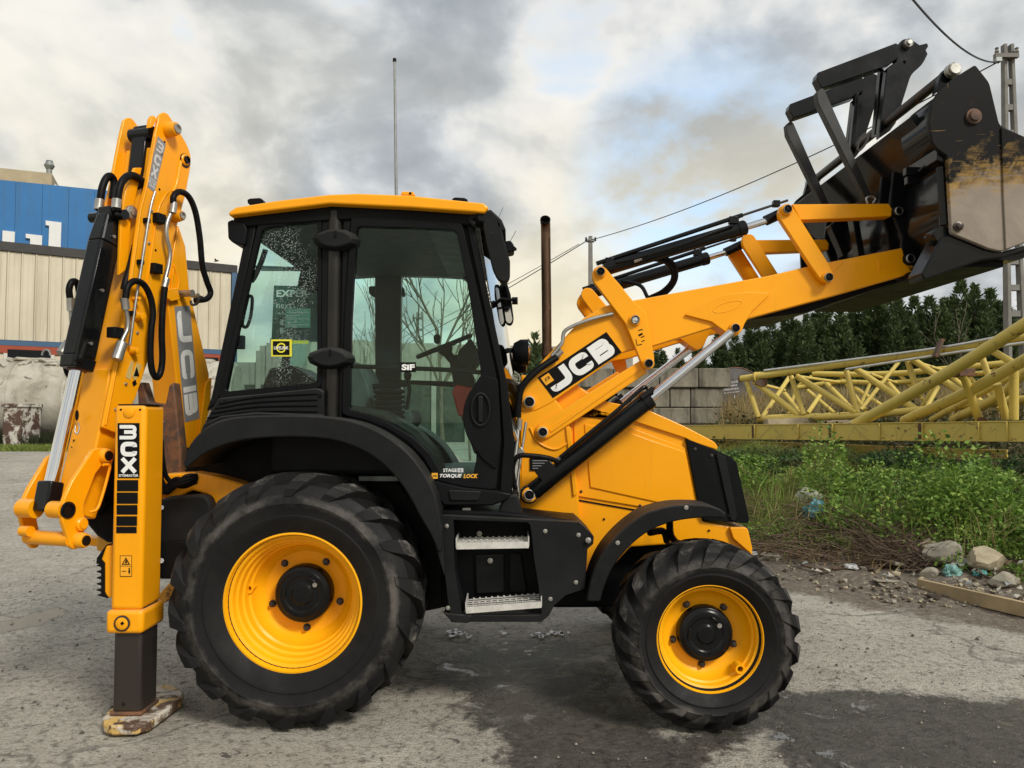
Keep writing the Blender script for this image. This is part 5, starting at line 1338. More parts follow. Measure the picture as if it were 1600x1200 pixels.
# ------------------------------------------------------------------ bucket
def mudsteel():
    m = Mat('scraped_muddy_steel'); n = m.noise(2.2, 9, .7, .5); st = m.noise(7, 8, .7, .4, stretch=(1, 1, 1))
    sp = m.N('ShaderNodeSeparateXYZ'); m.L(m.coord(), sp.inputs[0])
    zz = m.mth('ADD', m.mth('ADD', sp.outputs[2], m.mth('MULTIPLY', sp.outputs[0], -.25)), m.mth('MULTIPLY', m.mth('SUBTRACT', n, .5), .85))
    dry = m.ramp(n, [(.3, (.20, .165, .135)), (.6, (.34, .29, .24)), (.8, (.44, .385, .32))])
    straw = m.ramp(st, [(.36, (.07, .045, .022)), (.5, (.27, .165, .05)), (.68, (.42, .28, .10))])
    scr = m.N('ShaderNodeTexNoise'); mp = m.N('ShaderNodeMapping'); m.L(m.coord(), mp.inputs[0]); mp.inputs['Rotation'].default_value = (0, .65, 0); mp.inputs['Scale'].default_value = (5, 5, 46); m.L(mp.outputs[0], scr.inputs['Vector']); scr.inputs['Scale'].default_value = 1.3; scr.inputs['Detail'].default_value = 8; scr.inputs['Distortion'].default_value = .4
    mp2 = m.N('ShaderNodeMapping'); m.L(m.coord(), mp2.inputs[0]); mp2.inputs['Rotation'].default_value = (0, -.5, 0); mp2.inputs['Scale'].default_value = (60, 5, 5)
    scr2 = m.N('ShaderNodeTexNoise'); m.L(mp2.outputs[0], scr2.inputs['Vector']); scr2.inputs['Scale'].default_value = .8; scr2.inputs['Detail'].default_value = 8; scr2.inputs['Distortion'].default_value = .5
    black = m.mix(m.ramp(m.noise(9, 8, .75), [(.6, 0), (.72, .5)]), (.013, .013, .013), (.09, .05, .025))
    sc = m.mth('MULTIPLY', m.mth('MAXIMUM', m.ramp(scr.outputs['Fac'], [(.66, 0), (.70, .8)]), m.ramp(scr2.outputs['Fac'], [(.66, 0), (.71, .8)])), m.ramp(m.noise(1.7, 4, .6), [(.42, 0), (.60, 1)]))
    black = m.mix(sc, black, (.33, .205, .075))
    up = m.ramp(zz, [(.40, 0), (.47, 1)])
    mid = m.mth('MULTIPLY', m.ramp(zz, [(.30, 0), (.38, 1)]), m.ramp(m.mth('ADD', zz, m.mth('MULTIPLY', m.mth('SUBTRACT', st, .5), .6)), [(.46, 1), (.54, 0)]))
    mid = m.mth('MULTIPLY', mid, m.ramp(scr.outputs['Fac'], [(.40, .25), (.56, 1)]))
    edge = m.ramp(m.mth('ADD', sp.outputs[0], m.mth('MULTIPLY', m.mth('SUBTRACT', st, .5), .25)), [(.10, 0), (.22, .6)])
    c = m.mix(up, dry, black)
    c = m.mix(m.mth('MAXIMUM', mid, m.mth('MULTIPLY', edge, m.ramp(n, [(.4, .2), (.6, 1)]))), c, straw)
    m.set(col=c, spec=.07, rough=m.mix(m.mth('MAXIMUM', mid, m.mth('SUBTRACT', 1.0, up)), (.30,) * 3, (.85,) * 3)); m.bump(st, .12, .004); return m.m
MUD = mudsteel()
BK = plate('bucket_side_plate', [(1524, 101, 4), (1546, 129, 6), (1562, 196, 8), (1600, 213), (1640, 236), (1660, 290), (1640, 350), (1600, 379), (1567, 393, 10), (1545, 388), (1487, 364, 4), (1480, 243), (1464, 232), (1457, 222), (1451, 190), (1456, 160), (1470, 139), (1490, 122)], 4.16, .03, MUD, bevel=.004)
bk2 = mirrored(BK); bk2.data = BK.data.copy(); bk2.data.materials[0] = M['cab_black']
plate('bucket_cutter', [(1565, 199), (1600, 213), (1640, 236), (1660, 290), (1640, 350), (1600, 379), (1572, 389), (1568, 300)], 4.148, .012, MUD, BK, bevel=.003)
# curved hood of the near end, the drum
c = P(1510, 188, 4.18)
dr = MB(); A, B = [], []
for k in range(13):
    t = R(100 + 130 * k / 12)
    r = .205
    A.append(c + Vector((r * math.cos(t), 0, r * math.sin(t)))); B.append(c + Vector(((r - .012) * math.cos(t), 0, (r - .012) * math.sin(t))))
dr.strip(A, B, depth(.30)); dr.build('bucket_hood', M['gloss_black'], BK, smooth=40)
plate('hood_gusset', [(1464, 231), (1480, 243), (1480, 256), (1464, 250)], 4.185, .30, M['gloss_black'], BK, bevel=.004)
# shell: upper back, belly and floor, swept across the machine
prof = [(2.262, 3.335), (2.231, 3.31), (2.325, 3.17), (2.425, 3.03), (2.405, 2.93), (2.395, 2.84), (2.405, 2.75), (2.44, 2.665), (2.49, 2.595), (2.55, 2.545), (2.64, 2.505), (2.80, 2.50), (2.98, 2.56), (2.96, 2.59), (2.80, 2.535), (2.65, 2.54), (2.56, 2.585), (2.51, 2.635), (2.47, 2.70), (2.44, 2.77), (2.43, 2.85), (2.44, 2.92), (2.46, 3.03), (2.36, 3.17)]
y0, y1 = 4.30, 2 * YC - 4.30
bm_ = MB(); A = [Vector((x, y0, z)) for x, z in prof]; B = [Vector((x, y1, z)) for x, z in prof]
n_ = len(prof); va = [bm_.bm.verts.new(p) for p in A]; vb = [bm_.bm.verts.new(p) for p in B]
for i in range(n_): bm_.bm.faces.new((va[i], va[(i + 1) % n_], vb[(i + 1) % n_], vb[i]))
for i in range(n_ // 2 - 1):
    for v in (va, vb): bm_.bm.faces.new((v[i], v[i + 1], v[n_ - 2 - i], v[n_ - 1 - i]))
SH = bm_.build('bucket_shell', M['gloss_black'], BK, bevel=.004, smooth=40)
inner = [(2.27, 3.29), (2.40, 3.1), (2.42, 2.95), (2.42, 2.72), (2.45, 2.62), (2.62, 2.56), (2.95, 2.62), (2.85, 3.0), (2.6, 3.3)]
for yy in (4.32, 2 * YC - 4.36): MB().prism([Vector((x, yy, z)) for x, z in inner], depth(.03)).build('bucket_end_wall', M['gloss_black'], BK, bevel=.004)
# bottom edge: heel and floor plate of the near end
plate('bucket_heel', [(1440, 428), (1470, 372), (1487, 364), (1567, 393), (1640, 372), (1640, 380), (1570, 402), (1535, 406), (1445, 437)], 4.19, .16, M['gloss_black'], BK, bevel=.008)
MB().box((2.40, 4.33, 2.47), (2.75, 6.17, 2.51)).build('bucket_floor_plate', M['plastic_dark'], BK, bevel=.006)
# clam ram at the near end
cr = MB().cyl(P(1470, 262, 4.22), P(1476, 352, 4.22), .026, 20).build('clam_ram', M['gloss_black'], BK, smooth=50)
MB().lathe(P(1473, 366, 4.20), (0, 1, 0), [(0, 0), (0, .045), (.01, .05), (.1, .05)], 22).build('ram_eye', M['gloss_black'], BK, smooth=40)
MB().tube(spline([P(1461, 362, 4.26), P(1456, 374, 4.24), P(1462, 384, 4.24), P(1480, 384, 4.26)], 5), .012, 8).build('ram_hose', M['rubber_hose'], BK, smooth=50)
MB().tube(spline([P(1436, 268, 4.35), P(1450, 256, 4.3), P(1466, 252, 4.26)], 5), .008, 8).build('ram_pipe', M['gloss_black'], BK, smooth=50)
for x, y in ((1422, 268), (1424, 282)): MB().box(P(x - 6, y + 5, 4.40), P(x + 8, y - 4, 4.44)).build('ram_lug', M['gloss_black'], BK, bevel=.004)
def bolt(x, y, Y, r, mt): MB().lathe(P(x, y, Y), (0, -1, 0), [(-.005, r * 1.5), (.008, r * 1.5), (.010, r * 1.1), (.025, r * 1.0), (.028, r * .5), (.028, 0)], 16).build('plate_bolt', M[mt], BK, smooth=35)
bolt(1521, 182, 4.155, .028, 'rusty_steel'); bolt(1497, 354, 4.155, .017, 'dark_steel')
# hitch plates that carry the bucket
def hitch(Y):
    ol = rc([(1404, 203, 4), (1424, 190, 4), (1440, 250), (1440, 400), (1436, 430), (1420, 424, 8), (1408, 395, 10), (1410, 370), (1396, 335, 8), (1391, 318, 6)])
    return MB().prism(pp(ol, AY), depth(.03)).build('hitch_plate', M['cab_black'], BK, bevel=.005), MB().prism(pp(rc([(1384, 214, 4), (1404, 205), (1420, 300), (1420, 400), (1392, 400), (1386, 360), (1374, 322, 6)]), AY + .14), depth(.03)).build('hitch_plate', M['cab_black'], BK, bevel=.005)
for h in hitch(AY): mirrored(h, BK)
pin(1402, 331, AY - .004, .026, BK, base='gloss_black'); pin(1420, 405, AY - .004, .028, BK, base='gloss_black')
for q in ([(1297, 352), (1312, 340), (1330, 392), (1318, 400)], [(1330, 330), (1340, 330), (1352, 400), (1342, 400)]):
    MB().prism(pp(q, 5.2), depth(.08)).build('bucket_rib', M['gloss_black'], BK, bevel=.004)
# fold-over forks
FKY = 4.97
def fork(Y):
    f = MB().prism(pp(rc([(1404, 68, 8), (1412, 60, 9), (1424, 61, 8), (1437, 70), (1449, 67), (1451, 72), (1447, 78), (1450, 84), (1442, 100, 8), (1424, 116, 8), (1400, 192), (1391, 204), (1375, 215), (1374, 205), (1386, 106), (1400, 96)]), Y), depth(.055)).build('bucket_fork', M['gloss_black'], BK, bevel=.005)
    MB().prism(pp([(1278, 113), (1400, 67), (1405, 70), (1404, 90), (1388, 102), (1284, 138), (1276, 122)], Y - .015), depth(.085)).build('fork_heel', M['gloss_black'], f, bevel=.005)
    MB().prism(pp([(1276, 143), (1284, 137), (1289, 141), (1361, 304), (1353, 311), (1278, 160)], Y - .03), depth(.06)).build('fork_tine', simple('dark_grey_tine_steel', (.028, .028, .027), .5, .2, .3, 4) if 'tine' not in M else M['tine'], f, bevel=.004)
    MB().lathe(P(1417, 70, Y), (0, -1, 0), [(0, .028), (.03, .028), (.033, .024), (.030, .016), (.045, .014), (.045, 0)], 20).build('fork_pin', M['steel'], f, smooth=35)
    MB().cyl(P(1413, 97, Y - .001), P(1413, 97, Y - .004), .011, 12).build('fork_hole', M['black_decal'], f, smooth=40)
    MB().prism(pp([(1376, 108), (1382, 107), (1376, 206), (1366, 212)], Y + .07), depth(.05)).build('fork_stop', M['gloss_black'], f, bevel=.004)
    return f
M['tine'] = simple('dark_grey_tine_steel', (.028, .028, .027), .5, .2, .3, 4)
FK = fork(FKY); mirrored(FK, BK)
a = P(1489, 110, 4.22); b = Vector((a.x, 2 * YC - a.y, a.z))
MB().cyl(a, b, .030, 18).build('fork_shaft', M['dark_steel'], BK, smooth=50)
for q, s in ((a, -1), (b, 1)): MB().lathe(q, (0, s, 0), [(-.02, .040), (.012, .040), (.016, .036), (.012, .030), (.03, .028), (.03, 0)], 22).build('shaft_collar', M['steel'], BK, smooth=35)
lug = plate('shaft_lug', [(1462, 146), (1470, 116, 6), (1480, 103, 8), (1494, 101, 8), (1500, 114), (1490, 124)], 4.25, .05, M['gloss_black'], BK, bevel=.005); mirrored(lug, BK)
hose('safety_chain', [(1352, 208, 4.95), (1343, 218, 4.95), (1340, 236, 4.95), (1350, 228, 4.95), (1358, 212, 4.95)], .007, 'dark_steel', BK)
MB().tube(spline(pp([(1356, 318), (1354, 310), (1362, 307), (1368, 311), (1364, 318)], 4.84), 4), .008, 8).build('shackle', M['steel'], BK, smooth=50)
# ------------------------------------------------------------------ stabiliser leg at the rear
LY = 4.16
def Xp(px, Y): return (px - 800) / FPX * Y
lx0, lx1 = Xp(179, LY), Xp(228, LY); zt = P(0, 633, LY).z; zb = P(0, 948, LY).z
LEG = MB().box((lx0, LY, zb - .02), (lx1, LY + .23, zt)).build('stabiliser_leg', M['yellow'], BL, bevel=.022, seg=3)
x0, x1 = lx0 - .016, lx1 + .014
za, zc_ = P(0, 953, LY).z, P(0, 990, LY).z
MB().box((x0, LY - .014, zc_), (x1, LY + .25, za)).build('leg_collar', M['yellow'], LEG, bevel=.022, seg=3)
mb = MB().lathe(P(191, 974, LY - .014), (0, -1, 0), [(0, .042), (.006, .042), (.008, .038), (.008, .034)], 24)
mb.lathe(P(191, 974, LY - .014), (0, -1, 0), [(0, .033), (.005, .033), (.007, .03), (.007, 0)], 24, 1)
q = P(191, 974, LY - .0225); mb.prism([q + Vector((.011 * math.cos(t), 0, .011 * math.sin(t))) for t in (0, 1.57, 3.14, 4.71)], depth(-.001), 2)
mb.build('collar_plug', [M['dark_steel'], M['yellow'], M['black_decal']], LEG, smooth=35)
MB().box((lx0 + .012, LY + .02, .075), (lx1 - .003, LY + .215, zb + .05)).build('inner_leg', M['dark_steel'], LEG, bevel=.02, seg=3)
MB().cyl(P(193, 1100, LY + .019), P(193, 1100, LY + .016), .011, 12).build('leg_hole', M['black_decal'], LEG, smooth=40)
pad = [(160, 1121), (168, 1110), (182, 1100), (236, 1072), (256, 1068), (274, 1071), (287, 1081), (284, 1091), (236, 1126), (214, 1133), (176, 1134), (163, 1130)]
MB().prism([G(x, y, .060) for x, y in pad], (0, 0, -.052)).build('foot_pad', M['yellow_worn'] if False else wear('chipped_yellow_white_paint', (.62, .40, .12), (.09, .05, .03), .7, .47, 9, (.55, .50, .42)), LEG, bevel=.012)
MB().box((lx0 + .0, LY + .015, .058), (lx1 + .005, LY + .225, .082)).build('foot_socket', M['rusty_steel'], LEG, bevel=.01)
# badge: 3CX over five black bars
B0 = LY - .001
MB().prism(rect_px(184, 661, 218, 747, B0), depth(-.002)).build('badge_field', M['black_decal'], LEG)
mb = MB()
for ch, (a_, b_) in zip('3CX', ((663.5, 687), (690, 713.5), (716, 738))):
    o = P(187, b_, B0 - .002); glyph(mb, ch, o, P(215.5, b_, B0 - .002) - o, P(187, a_, B0 - .002) - o, .001)
text_px('SITEMASTER', 185.5, 741, 216.5, 745, B0 - .003, mb, .02)
mb.build('badge_lettering', M['white_decal'], LEG)
for i, y in enumerate((750, 769.5, 789, 806.5, 823)):
    MB().prism(rect_px(183 - i * .3, y, 216 - i * .6, y + (17.5 if i < 2 else 15 if i < 4 else 10), B0), depth(-.002)).build('badge_bar', M['black_decal'], LEG)
mb = MB(); mb.prism(rect_px(187.5, 868, 206, 901, B0), depth(-.001)); mb.prism(rect_px(188.3, 869, 205.2, 884, B0 - .001), depth(-.0006), 1); mb.prism(rect_px(188.3, 885, 205.2, 900, B0 - .001), depth(-.0006), 1)
mb.ring(pp([(196.7, 870.5), (203.5, 882.5), (190, 882.5)], B0 - .0018), pp([(196.7, 873.5), (201, 881), (192.4, 881)], B0 - .0018), depth(-.0006))
mb.prism(pp([(196.2, 875), (197.6, 875), (199, 880), (195, 880)], B0 - .0018), depth(-.0006))
mb.prism(pp([(201, 887), (203, 887), (203, 892), (204, 892), (202, 898), (200, 892), (201, 892)][::-1], B0 - .0018), depth(-.0006)); mb.prism(rect_px(190.5, 892, 197, 893.2, B0 - .0018), depth(-.0006))
mb.build('warning_label', [M['black_decal'], M['orange_decal']], LEG)
# head of the leg, side lock with its teeth
mb = MB().lathe(P(202, 644, LY), (0, -1, 0), [(0, .03), (.006, .03), (.010, .022), (.012, .0)], 16); mb.build('head_bolt', M['yellow'], LEG, smooth=30)
for x in (189, 219): MB().cyl(P(x, 640, LY - .0005), P(x, 640, LY - .002), .006, 8).build('head_hole', M['black_decal'], LEG, smooth=40)
MB().box((lx0 + .012, LY + .012, zt - .001), (lx1 + .004, LY + .20, zt + .006)).build('leg_top_plate', M['plastic_dark'], LEG, bevel=.003)
lk = plate('leg_lock', [(178, 853), (166, 853), (155, 871), (158, 878), (158, 925), (170, 934), (178, 934)], LY + .06, .14, M['yellow'], LEG, bevel=.006)
teeth = [(166, 851), (151, 872), (150, 881), (160, 882)]
for k in range(5): y = 882 + k * 9.6; teeth += [(160, y), (151, y + .6), (150.5, y + 2.4), (157, y + 4.2), (158, y + 6.5), (157, y + 8)]
teeth += [(150, 930), (168, 935), (163, 925), (163, 880), (158, 874)]
MB().prism(pp(teeth, LY + .05), depth(.12)).build('lock_teeth', M['plastic_dark'], LEG, bevel=.002)
# hydraulic fittings on the leg's flank
for dx in (0, 9): hose('leg_pipe', [(238 + dx, 640, 4.36), (243 + dx, 644, 4.38), (243 + dx, 656, 4.39)], .010, M['yellow'], LEG)
MB().box(P(237, 676, 4.38), P(258, 658, 4.46)).build('lock_valve', M['steel'], LEG, bevel=.004)
for dx in (246, 252): MB().cyl(P(dx, 676, 4.39), P(dx, 690, 4.39), .012, 10).build('hose_fitting', M['steel'], LEG, smooth=40)
hose('leg_hose', [(245, 688, 4.39), (247, 720, 4.40), (252, 750, 4.44), (262, 770, 4.5)], .016, 'rubber_hose', LEG)
hose('leg_hose', [(252, 688, 4.39), (254, 720, 4.40), (262, 748, 4.46), (285, 760, 4.5), (308, 752, 4.5)], .014, 'rubber_hose', LEG)
for k in range(5):
    rs = random.Random(k); hose('loose_hose', [(258 + rs.uniform(-4, 4), 770, 4.48), (272, 756 + rs.uniform(-8, 6), 4.46), (290, 750 + rs.uniform(-6, 8), 4.46), (308, 748 + rs.uniform(-6, 6), 4.5)], .013, 'rubber_hose')
far_leg = mirrored(LEG)

# ------------------------------------------------------------------ digging arm, folded and swung round to the near side
ang = R(72); n_s = Vector((math.sin(ang), -math.cos(ang), 0)); u_s = Vector((-math.cos(ang), -math.sin(ang), 0))
DP = Plane(P(230, 350, 4.60), n_s)
def splate(name, pts, pl, th, mt, parent=BL, bevel=.004): return MB().prism(pp(rc(pts), pl), -n_s * th).build(name, M[mt], parent, bevel=bevel)
dip = [(256, 174.5, 5), (249, 180, 3), (243, 207), (228, 290), (218, 330), (197, 485), (160, 668, 3), (182, 677, 3), (212, 622), (236, 550), (252, 470), (263, 400), (277, 352), (290, 305), (300, 248, 16), (293, 226, 14), (263, 178, 6)]
mb = MB().prism(pp(rc(dip), DP), -n_s * .02).prism([p - n_s * .27 for p in pp(rc(dip), DP)], -n_s * .02)
edge = [(240, 228), (228, 290), (218, 330), (197, 485), (160, 668)]
q = [DP(x, y) - u_s * .045 - n_s * .015 for x, y in edge]
mb.strip(q, [p - n_s * .26 for p in q], -u_s * .02)
q = [DP(x, y) - n_s * .015 for x, y in ((262, 400), (250, 470), (212, 620))]
mb.strip(q, [p - n_s * .26 for p in q], u_s * .02)
DIP = mb.build('dipper', M['yellow'], BL, bevel=.005)
# stiffening rib and raised bosses on the near cheek
MB().tube(spline([DP(x, y) + n_s * .001 for x, y in ((282, 252), (276, 285), (270, 300))], 5), .012, 8).build('dipper_rib', M['yellow'], DIP, smooth=50)
def boss(px, py, r, h, pl=None, parent=DIP, core='steel'):
    c = (pl or DP)(px, py)
    mb = MB().lathe(c, n_s, [(-.01, r * 1.3), (h * .5, r * 1.25), (h, r * 1.05), (h, r * .8)], 20); mb.lathe(c, n_s, [(h - .01, r * .8), (h + .012, r * .78), (h + .012, r * .55), (h + .004, r * .5), (h + .004, 0)], 18, 1)
    return mb.build('pivot_boss', [M['yellow'], M[core]], parent, smooth=35)
boss(262, 203, .036, .07); boss(289, 250, .030, .012, core='gloss_black'); boss(272, 338, .030, .06)
c = DP(289, 251); MB().lathe(c, n_s, [(0, .045), (.004, .045), (.004, .03)], 20).build('bore_ring', M['gloss_black'], DIP, smooth=40)
for x, y in ((257, 222), (249, 296), (243, 391)): MB().cyl(DP(x, y), DP(x, y) + n_s * .002, .008, 8).build('cheek_hole', M['black_decal'], DIP, smooth=40)
# badge on the cheek
O = DP(246.5, 213); A = DP(228, 290); T = DP(259, 225)
Rv, Uv = A - O, T - O; N = Rv.cross(Uv).normalized()
MB().prism([O, A, A + Uv, T], N * .002).build('cheek_badge', M['grey_decal'], DIP)
mb = MB()
for ch, (k0, k1) in zip('3CX', ((.05, .27), (.30, .52), (.55, .76))): glyph(mb, ch, O + Rv * k1 + Uv * .10, Uv * .80, -Rv * (k1 - k0), .003, kw=.72)
text_mb('PLUS', O + Rv * .84 + Uv * .12 + N * .003, Uv * .78 if False else Rv * .11, Uv * .76, .001, .03, 0, mb) if False else None
o2 = O + Rv * .96 + Uv * .10 + N * .0025
text_mb('PLUS', O + Rv * .955 + Uv * .08 + N * .0025, Uv * .84 * .98, -Rv * .12, .001, .03, 0, mb)
mb.prism([O + Rv * .80 + N * .0022, O + Rv * .80 + Uv + N * .0022, O + Rv * .815 + Uv + N * .0022, O + Rv * .815 + N * .0022], N * .0006)
mb.build('cheek_lettering', M['silver_decal'], DIP)
# inner sliding section of the dipper
DI = DP.off(-.035)
splate('inner_dipper', [(172, 575), (166, 622), (148, 705), (130, 790), (128, 806, 4), (150, 812, 4), (172, 740), (196, 650), (205, 590)], DI, .20, 'yellow', bevel=.010)
INN = bpy.data.objects['inner_dipper']
mid = DP.off(-.135)
def mp(px, py, off=0.0): return mid(px, py) + u_s * off
# web details: oval slot, little hole and lynch pin
for px, py, w, h in ((112.5, 707, .012, .034), (116, 688, .006, .006), (121, 649, .013, .03)):
    c = Plane(DI(150, 700), u_s)(px, py) + u_s * .002
    sd = n_s; MB().prism([c + sd * w * math.cos(t) + Vector((0, 0, h * math.sin(t))) for t in np.linspace(0, 6.28, 16, endpoint=False)], u_s * .002).build('web_slot', M['black_decal'], INN)
hose('lynch_pin', [(118, 665, 4.25), (117, 674, 4.24), (121, 678, 4.24), (124, 668, 4.25), (122, 660, 4.25)], .004, 'steel', INN)
# boom, seen behind the dipper
BP = DP.off(-.05)
mb = MB().prism(pp(rc([(279, 352), (264, 430), (262, 470), (272, 560), (282, 660), (283, 716), (296, 708), (312, 675), (326, 600, 4), (327, 585, 4), (313, 525), (296, 452), (290, 385)]), BP), -n_s * .19)
mb.prism(pp([(236, 230), (268, 240), (276, 360), (262, 430), (236, 420), (224, 330)], BP), -n_s * .19)
BOOM = mb.build('boom', M['yellow'], BL, bevel=.006)
MB().tube([BP(x, y) + n_s * .002 for x, y in ((270, 420), (267, 450), (273, 470), (279, 440), (272, 415))], .010, 8).build('boom_rib', M['yellow'], BOOM, smooth=50)
MB().prism([BP(x, y) + n_s * .001 for x, y in ((318, 600), (327, 590), (324, 640), (312, 676), (306, 690))], n_s * .02).build('boom_edge_rib', M['yellow'], BOOM, bevel=.003)
logo(BOOM, (272.5, 479), (288.5, 660), (296.5, 477.5), BP, M['grey_decal'], M['white_decal'], False, 'boom_badge', .002, ((.03, .34), (.35, .66), (.67, .98)), (.08, .92))
splate('boom_cross_pin', [(262, 452), (278, 450), (282, 468), (268, 471), (262, 466)], BP.off(.03), .10, 'yellow', BOOM)
MB().cyl(BP(281, 459), BP(281, 459) + n_s * .10, .022, 12).build('pin_end', M['steel'], BOOM, smooth=40)
# kingpost and rusty slewing bracket behind the leg
kp = MB().prism(pp([(214, 602), (222, 596), (232, 628), (258, 632), (264, 602), (271, 597), (276, 640), (282, 700), (284, 748), (244, 748), (240, 684), (216, 645)], 4.66), depth(.10)).build('kingpost', M['rusty_steel'], BL, bevel=.01)
plate('kingpost_cap', [(206, 664), (236, 700), (290, 700), (290, 760), (160, 760), (160, 690)], 4.95, .35, M['plastic_dark'], bevel=.01)
plate('slew_casting', [(140, 740), (180, 700), (184, 850), (165, 848), (150, 838), (128, 812), (132, 770)], 4.55, .3, M['plastic_dark'], bevel=.02)
MB().lathe(P(152, 788, 4.53), (0, -1, 0), [(0, .06), (.02, .055), (.03, .03), (.04, .03), (.04, 0)], 18).build('slew_bolt', M['plastic_dark'], BL, smooth=35)
plate('sideshift_rail', [(60, 838), (172, 842), (250, 846), (250, 862), (172, 856), (130, 852)], 4.9, .12, M['yellow'], bevel=.008)

# bucket ram with its guard
a, b, c = mp(171, 345, .0), mp(122, 570, .0), mp(74, 782, .0)
d = (b - a).normalized()
G1 = MB(); sdv = n_s; up_ = d.cross(sdv).normalized()
hw = .056
Q = lambda p, w, h: [p + sdv * w + up_ * h, p + sdv * w * .8 + up_ * h * 1.25, p - sdv * w * .8 + up_ * h * 1.25, p - sdv * w + up_ * h, p - sdv * w - up_ * h, p + sdv * w - up_ * h]
G1.loft(Q(a - d * .02, hw * .8, .05), Q(a + d * .15, hw, .06)); G1.loft(Q(a + d * .15, hw, .06), Q(b - d * .04, hw, .06)); G1.loft(Q(b - d * .04, hw * 1.08, .066), Q(b + d * .03, hw * 1.0, .062))
RAM = G1.build('bucket_ram', M['gloss_black'], BL, bevel=.008, smooth=30)
MB().cyl(b, c, .036, 24).build('chrome_rod', M['chrome'], RAM, smooth=60)
MB().cyl(b - d * .01, b + d * .035, .05, 20).build('rod_seal', simple('dark_red_seal', (.10, .02, .02), .5), RAM, smooth=40)
MB().beam(a + sdv * (hw + .008) + d * .2 + up_ * .055, b + sdv * (hw + .004) + up_ * .055, .012, .05, up=up_).build('guard_edge', M['gloss_black'], RAM, bevel=.004)
MB().beam(a - sdv * (hw + .012) + d * .25 + up_ * .0, b - sdv * (hw + .012) - d * .02, .006, .012, up=up_).build('guard_strip', M['steel'], RAM)
MB().cyl(a - d * .03 + n_s * .11, a - d * .03 - n_s * .14, .03, 16).build('ram_pin', M['gloss_black'], RAM, smooth=40)
MB().box(Vector((-.05, -.05, -.035)), Vector((.05, .05, .035)), M=Matrix.Translation(a - d * .045) @ Matrix.Rotation(ang - R(90), 4, 'Z')).build('ram_port_block', M['gloss_black'], RAM, bevel=.01)
ee = mp(70, 790)
e0 = MB().beam(mp(80, 752), mp(71, 800), .10, .09, up=u_s).build('rod_eye', M['gloss_black'], RAM, bevel=.012)
# hinge bracket that holds the ram's top, and the black dipper ram inside the cheeks
splate('ram_bracket', [(196, 300), (211, 262), (222, 262), (214, 300), (205, 345, 4), (200, 420), (186, 430), (189, 345, 8)], DP.off(-.06), .02, 'yellow', DIP)
splate('ram_bracket', [(196, 300), (211, 262), (222, 262), (214, 300), (205, 345, 4), (200, 420), (186, 430), (189, 345, 8)], DP.off(-.22), .02, 'yellow', DIP)
c = DP.off(-.06)(203, 332); MB().lathe(c, n_s, [(0, .04), (.02, .04), (.024, .034), (.024, .02), (.03, .02), (.03, 0)], 20).build('bracket_pin', M['steel'], DIP, smooth=35)
c = DP.off(-.055)(234, 206) - u_s * .03; MB().cyl(c, c - n_s * .16, .045, 20).build('dipper_pivot_tube', M['gloss_black'], DIP, smooth=40)
MB().beam(DP.off(-.135)(226, 200), DP.off(-.135)(214, 300), .11, .08, up=u_s).build('dipper_ram', M['gloss_black'], DIP, bevel=.012)
for pl in (DP.off(-.005), DP.off(-.24)): MB().prism(pp([(246, 186), (240, 198), (234, 200), (236, 186), (240, 180)], pl), -n_s * .03).build('cheek_gusset', M['yellow'], DIP, bevel=.004)

# tipping link with its two cheeks, cross tube and stubs
LP = DP.off(.03)
lkp = [(166, 702, 7), (157, 699, 6), (146, 703), (113, 752), (99, 783, 8), (97, 812, 8), (106, 840), (109, 855, 6), (119, 860, 6), (129, 850, 6), (134, 820), (131, 790, 6), (150, 740), (164, 722)]
LK = splate('tipping_link', lkp, LP, .028, 'yellow_worn' if False else 'yellow', BL, .006)
lp2 = DP.off(-.30)
l2 = [(84, 708, 6), (74, 716), (46, 762), (34, 788, 8), (32, 806, 8), (41, 842, 6), (51, 858, 6), (62, 855, 6), (62, 832), (58, 812), (66, 778), (86, 740)]
splate('link_cheek', l2, lp2.off(0), .028, 'yellow', LK, .006)
a = LP(114, 843); dl = 0.31
MB().cyl(a - n_s * .01, a - n_s * dl, .038, 24).build('link_cross_tube', M['yellow'], LK, smooth=45)
a = LP(104, 797); MB().cyl(a - n_s * .01, a - n_s * .10, .044, 22).build('link_stub', M['yellow'], LK, smooth=45)
b = a - n_s * .305; MB().cyl(b, b + n_s * .10, .05, 22).build('link_stub', M['yellow'], LK, smooth=45)
b = a - n_s * .30 - Vector((0, 0, .12)); MB().cyl(b, b + n_s * .06, .028, 18).build('link_spigot', M['yellow'], LK, smooth=45)
def lboss(px, py, r, h, core):
    c = LP(px, py); mb = MB().lathe(c, n_s, [(-.01, r * 1.25), (h * .7, r * 1.2), (h, r * 1.0), (h, r * .8)], 20); mb.lathe(c, n_s, [(h - .02, r * .8), (h + .006, r * .78), (h + .006, 0)], 16, 1); mb.build('link_boss', [M['yellow'], M[core]], LK, smooth=35)
lboss(163, 712, .034, .03, 'gloss_black'); lboss(126, 819, .030, .02, 'yellow'); lboss(123, 844, .034, .05, 'gloss_black')
c = LP(106, 797); MB().lathe(c, n_s, [(0, .045), (.008, .043), (.01, .03), (.002, .028), (.002, 0)], 20).build('link_bore', M['gloss_black'], LK, smooth=35)
MB().tube(spline([LP(x, y) + n_s * .05 for x, y in ((150, 726), (160, 727), (158, 740), (148, 775), (140, 795), (128, 800))], 5), .008, 8).build('pin_keeper', M['yellow'], LK, smooth=50)

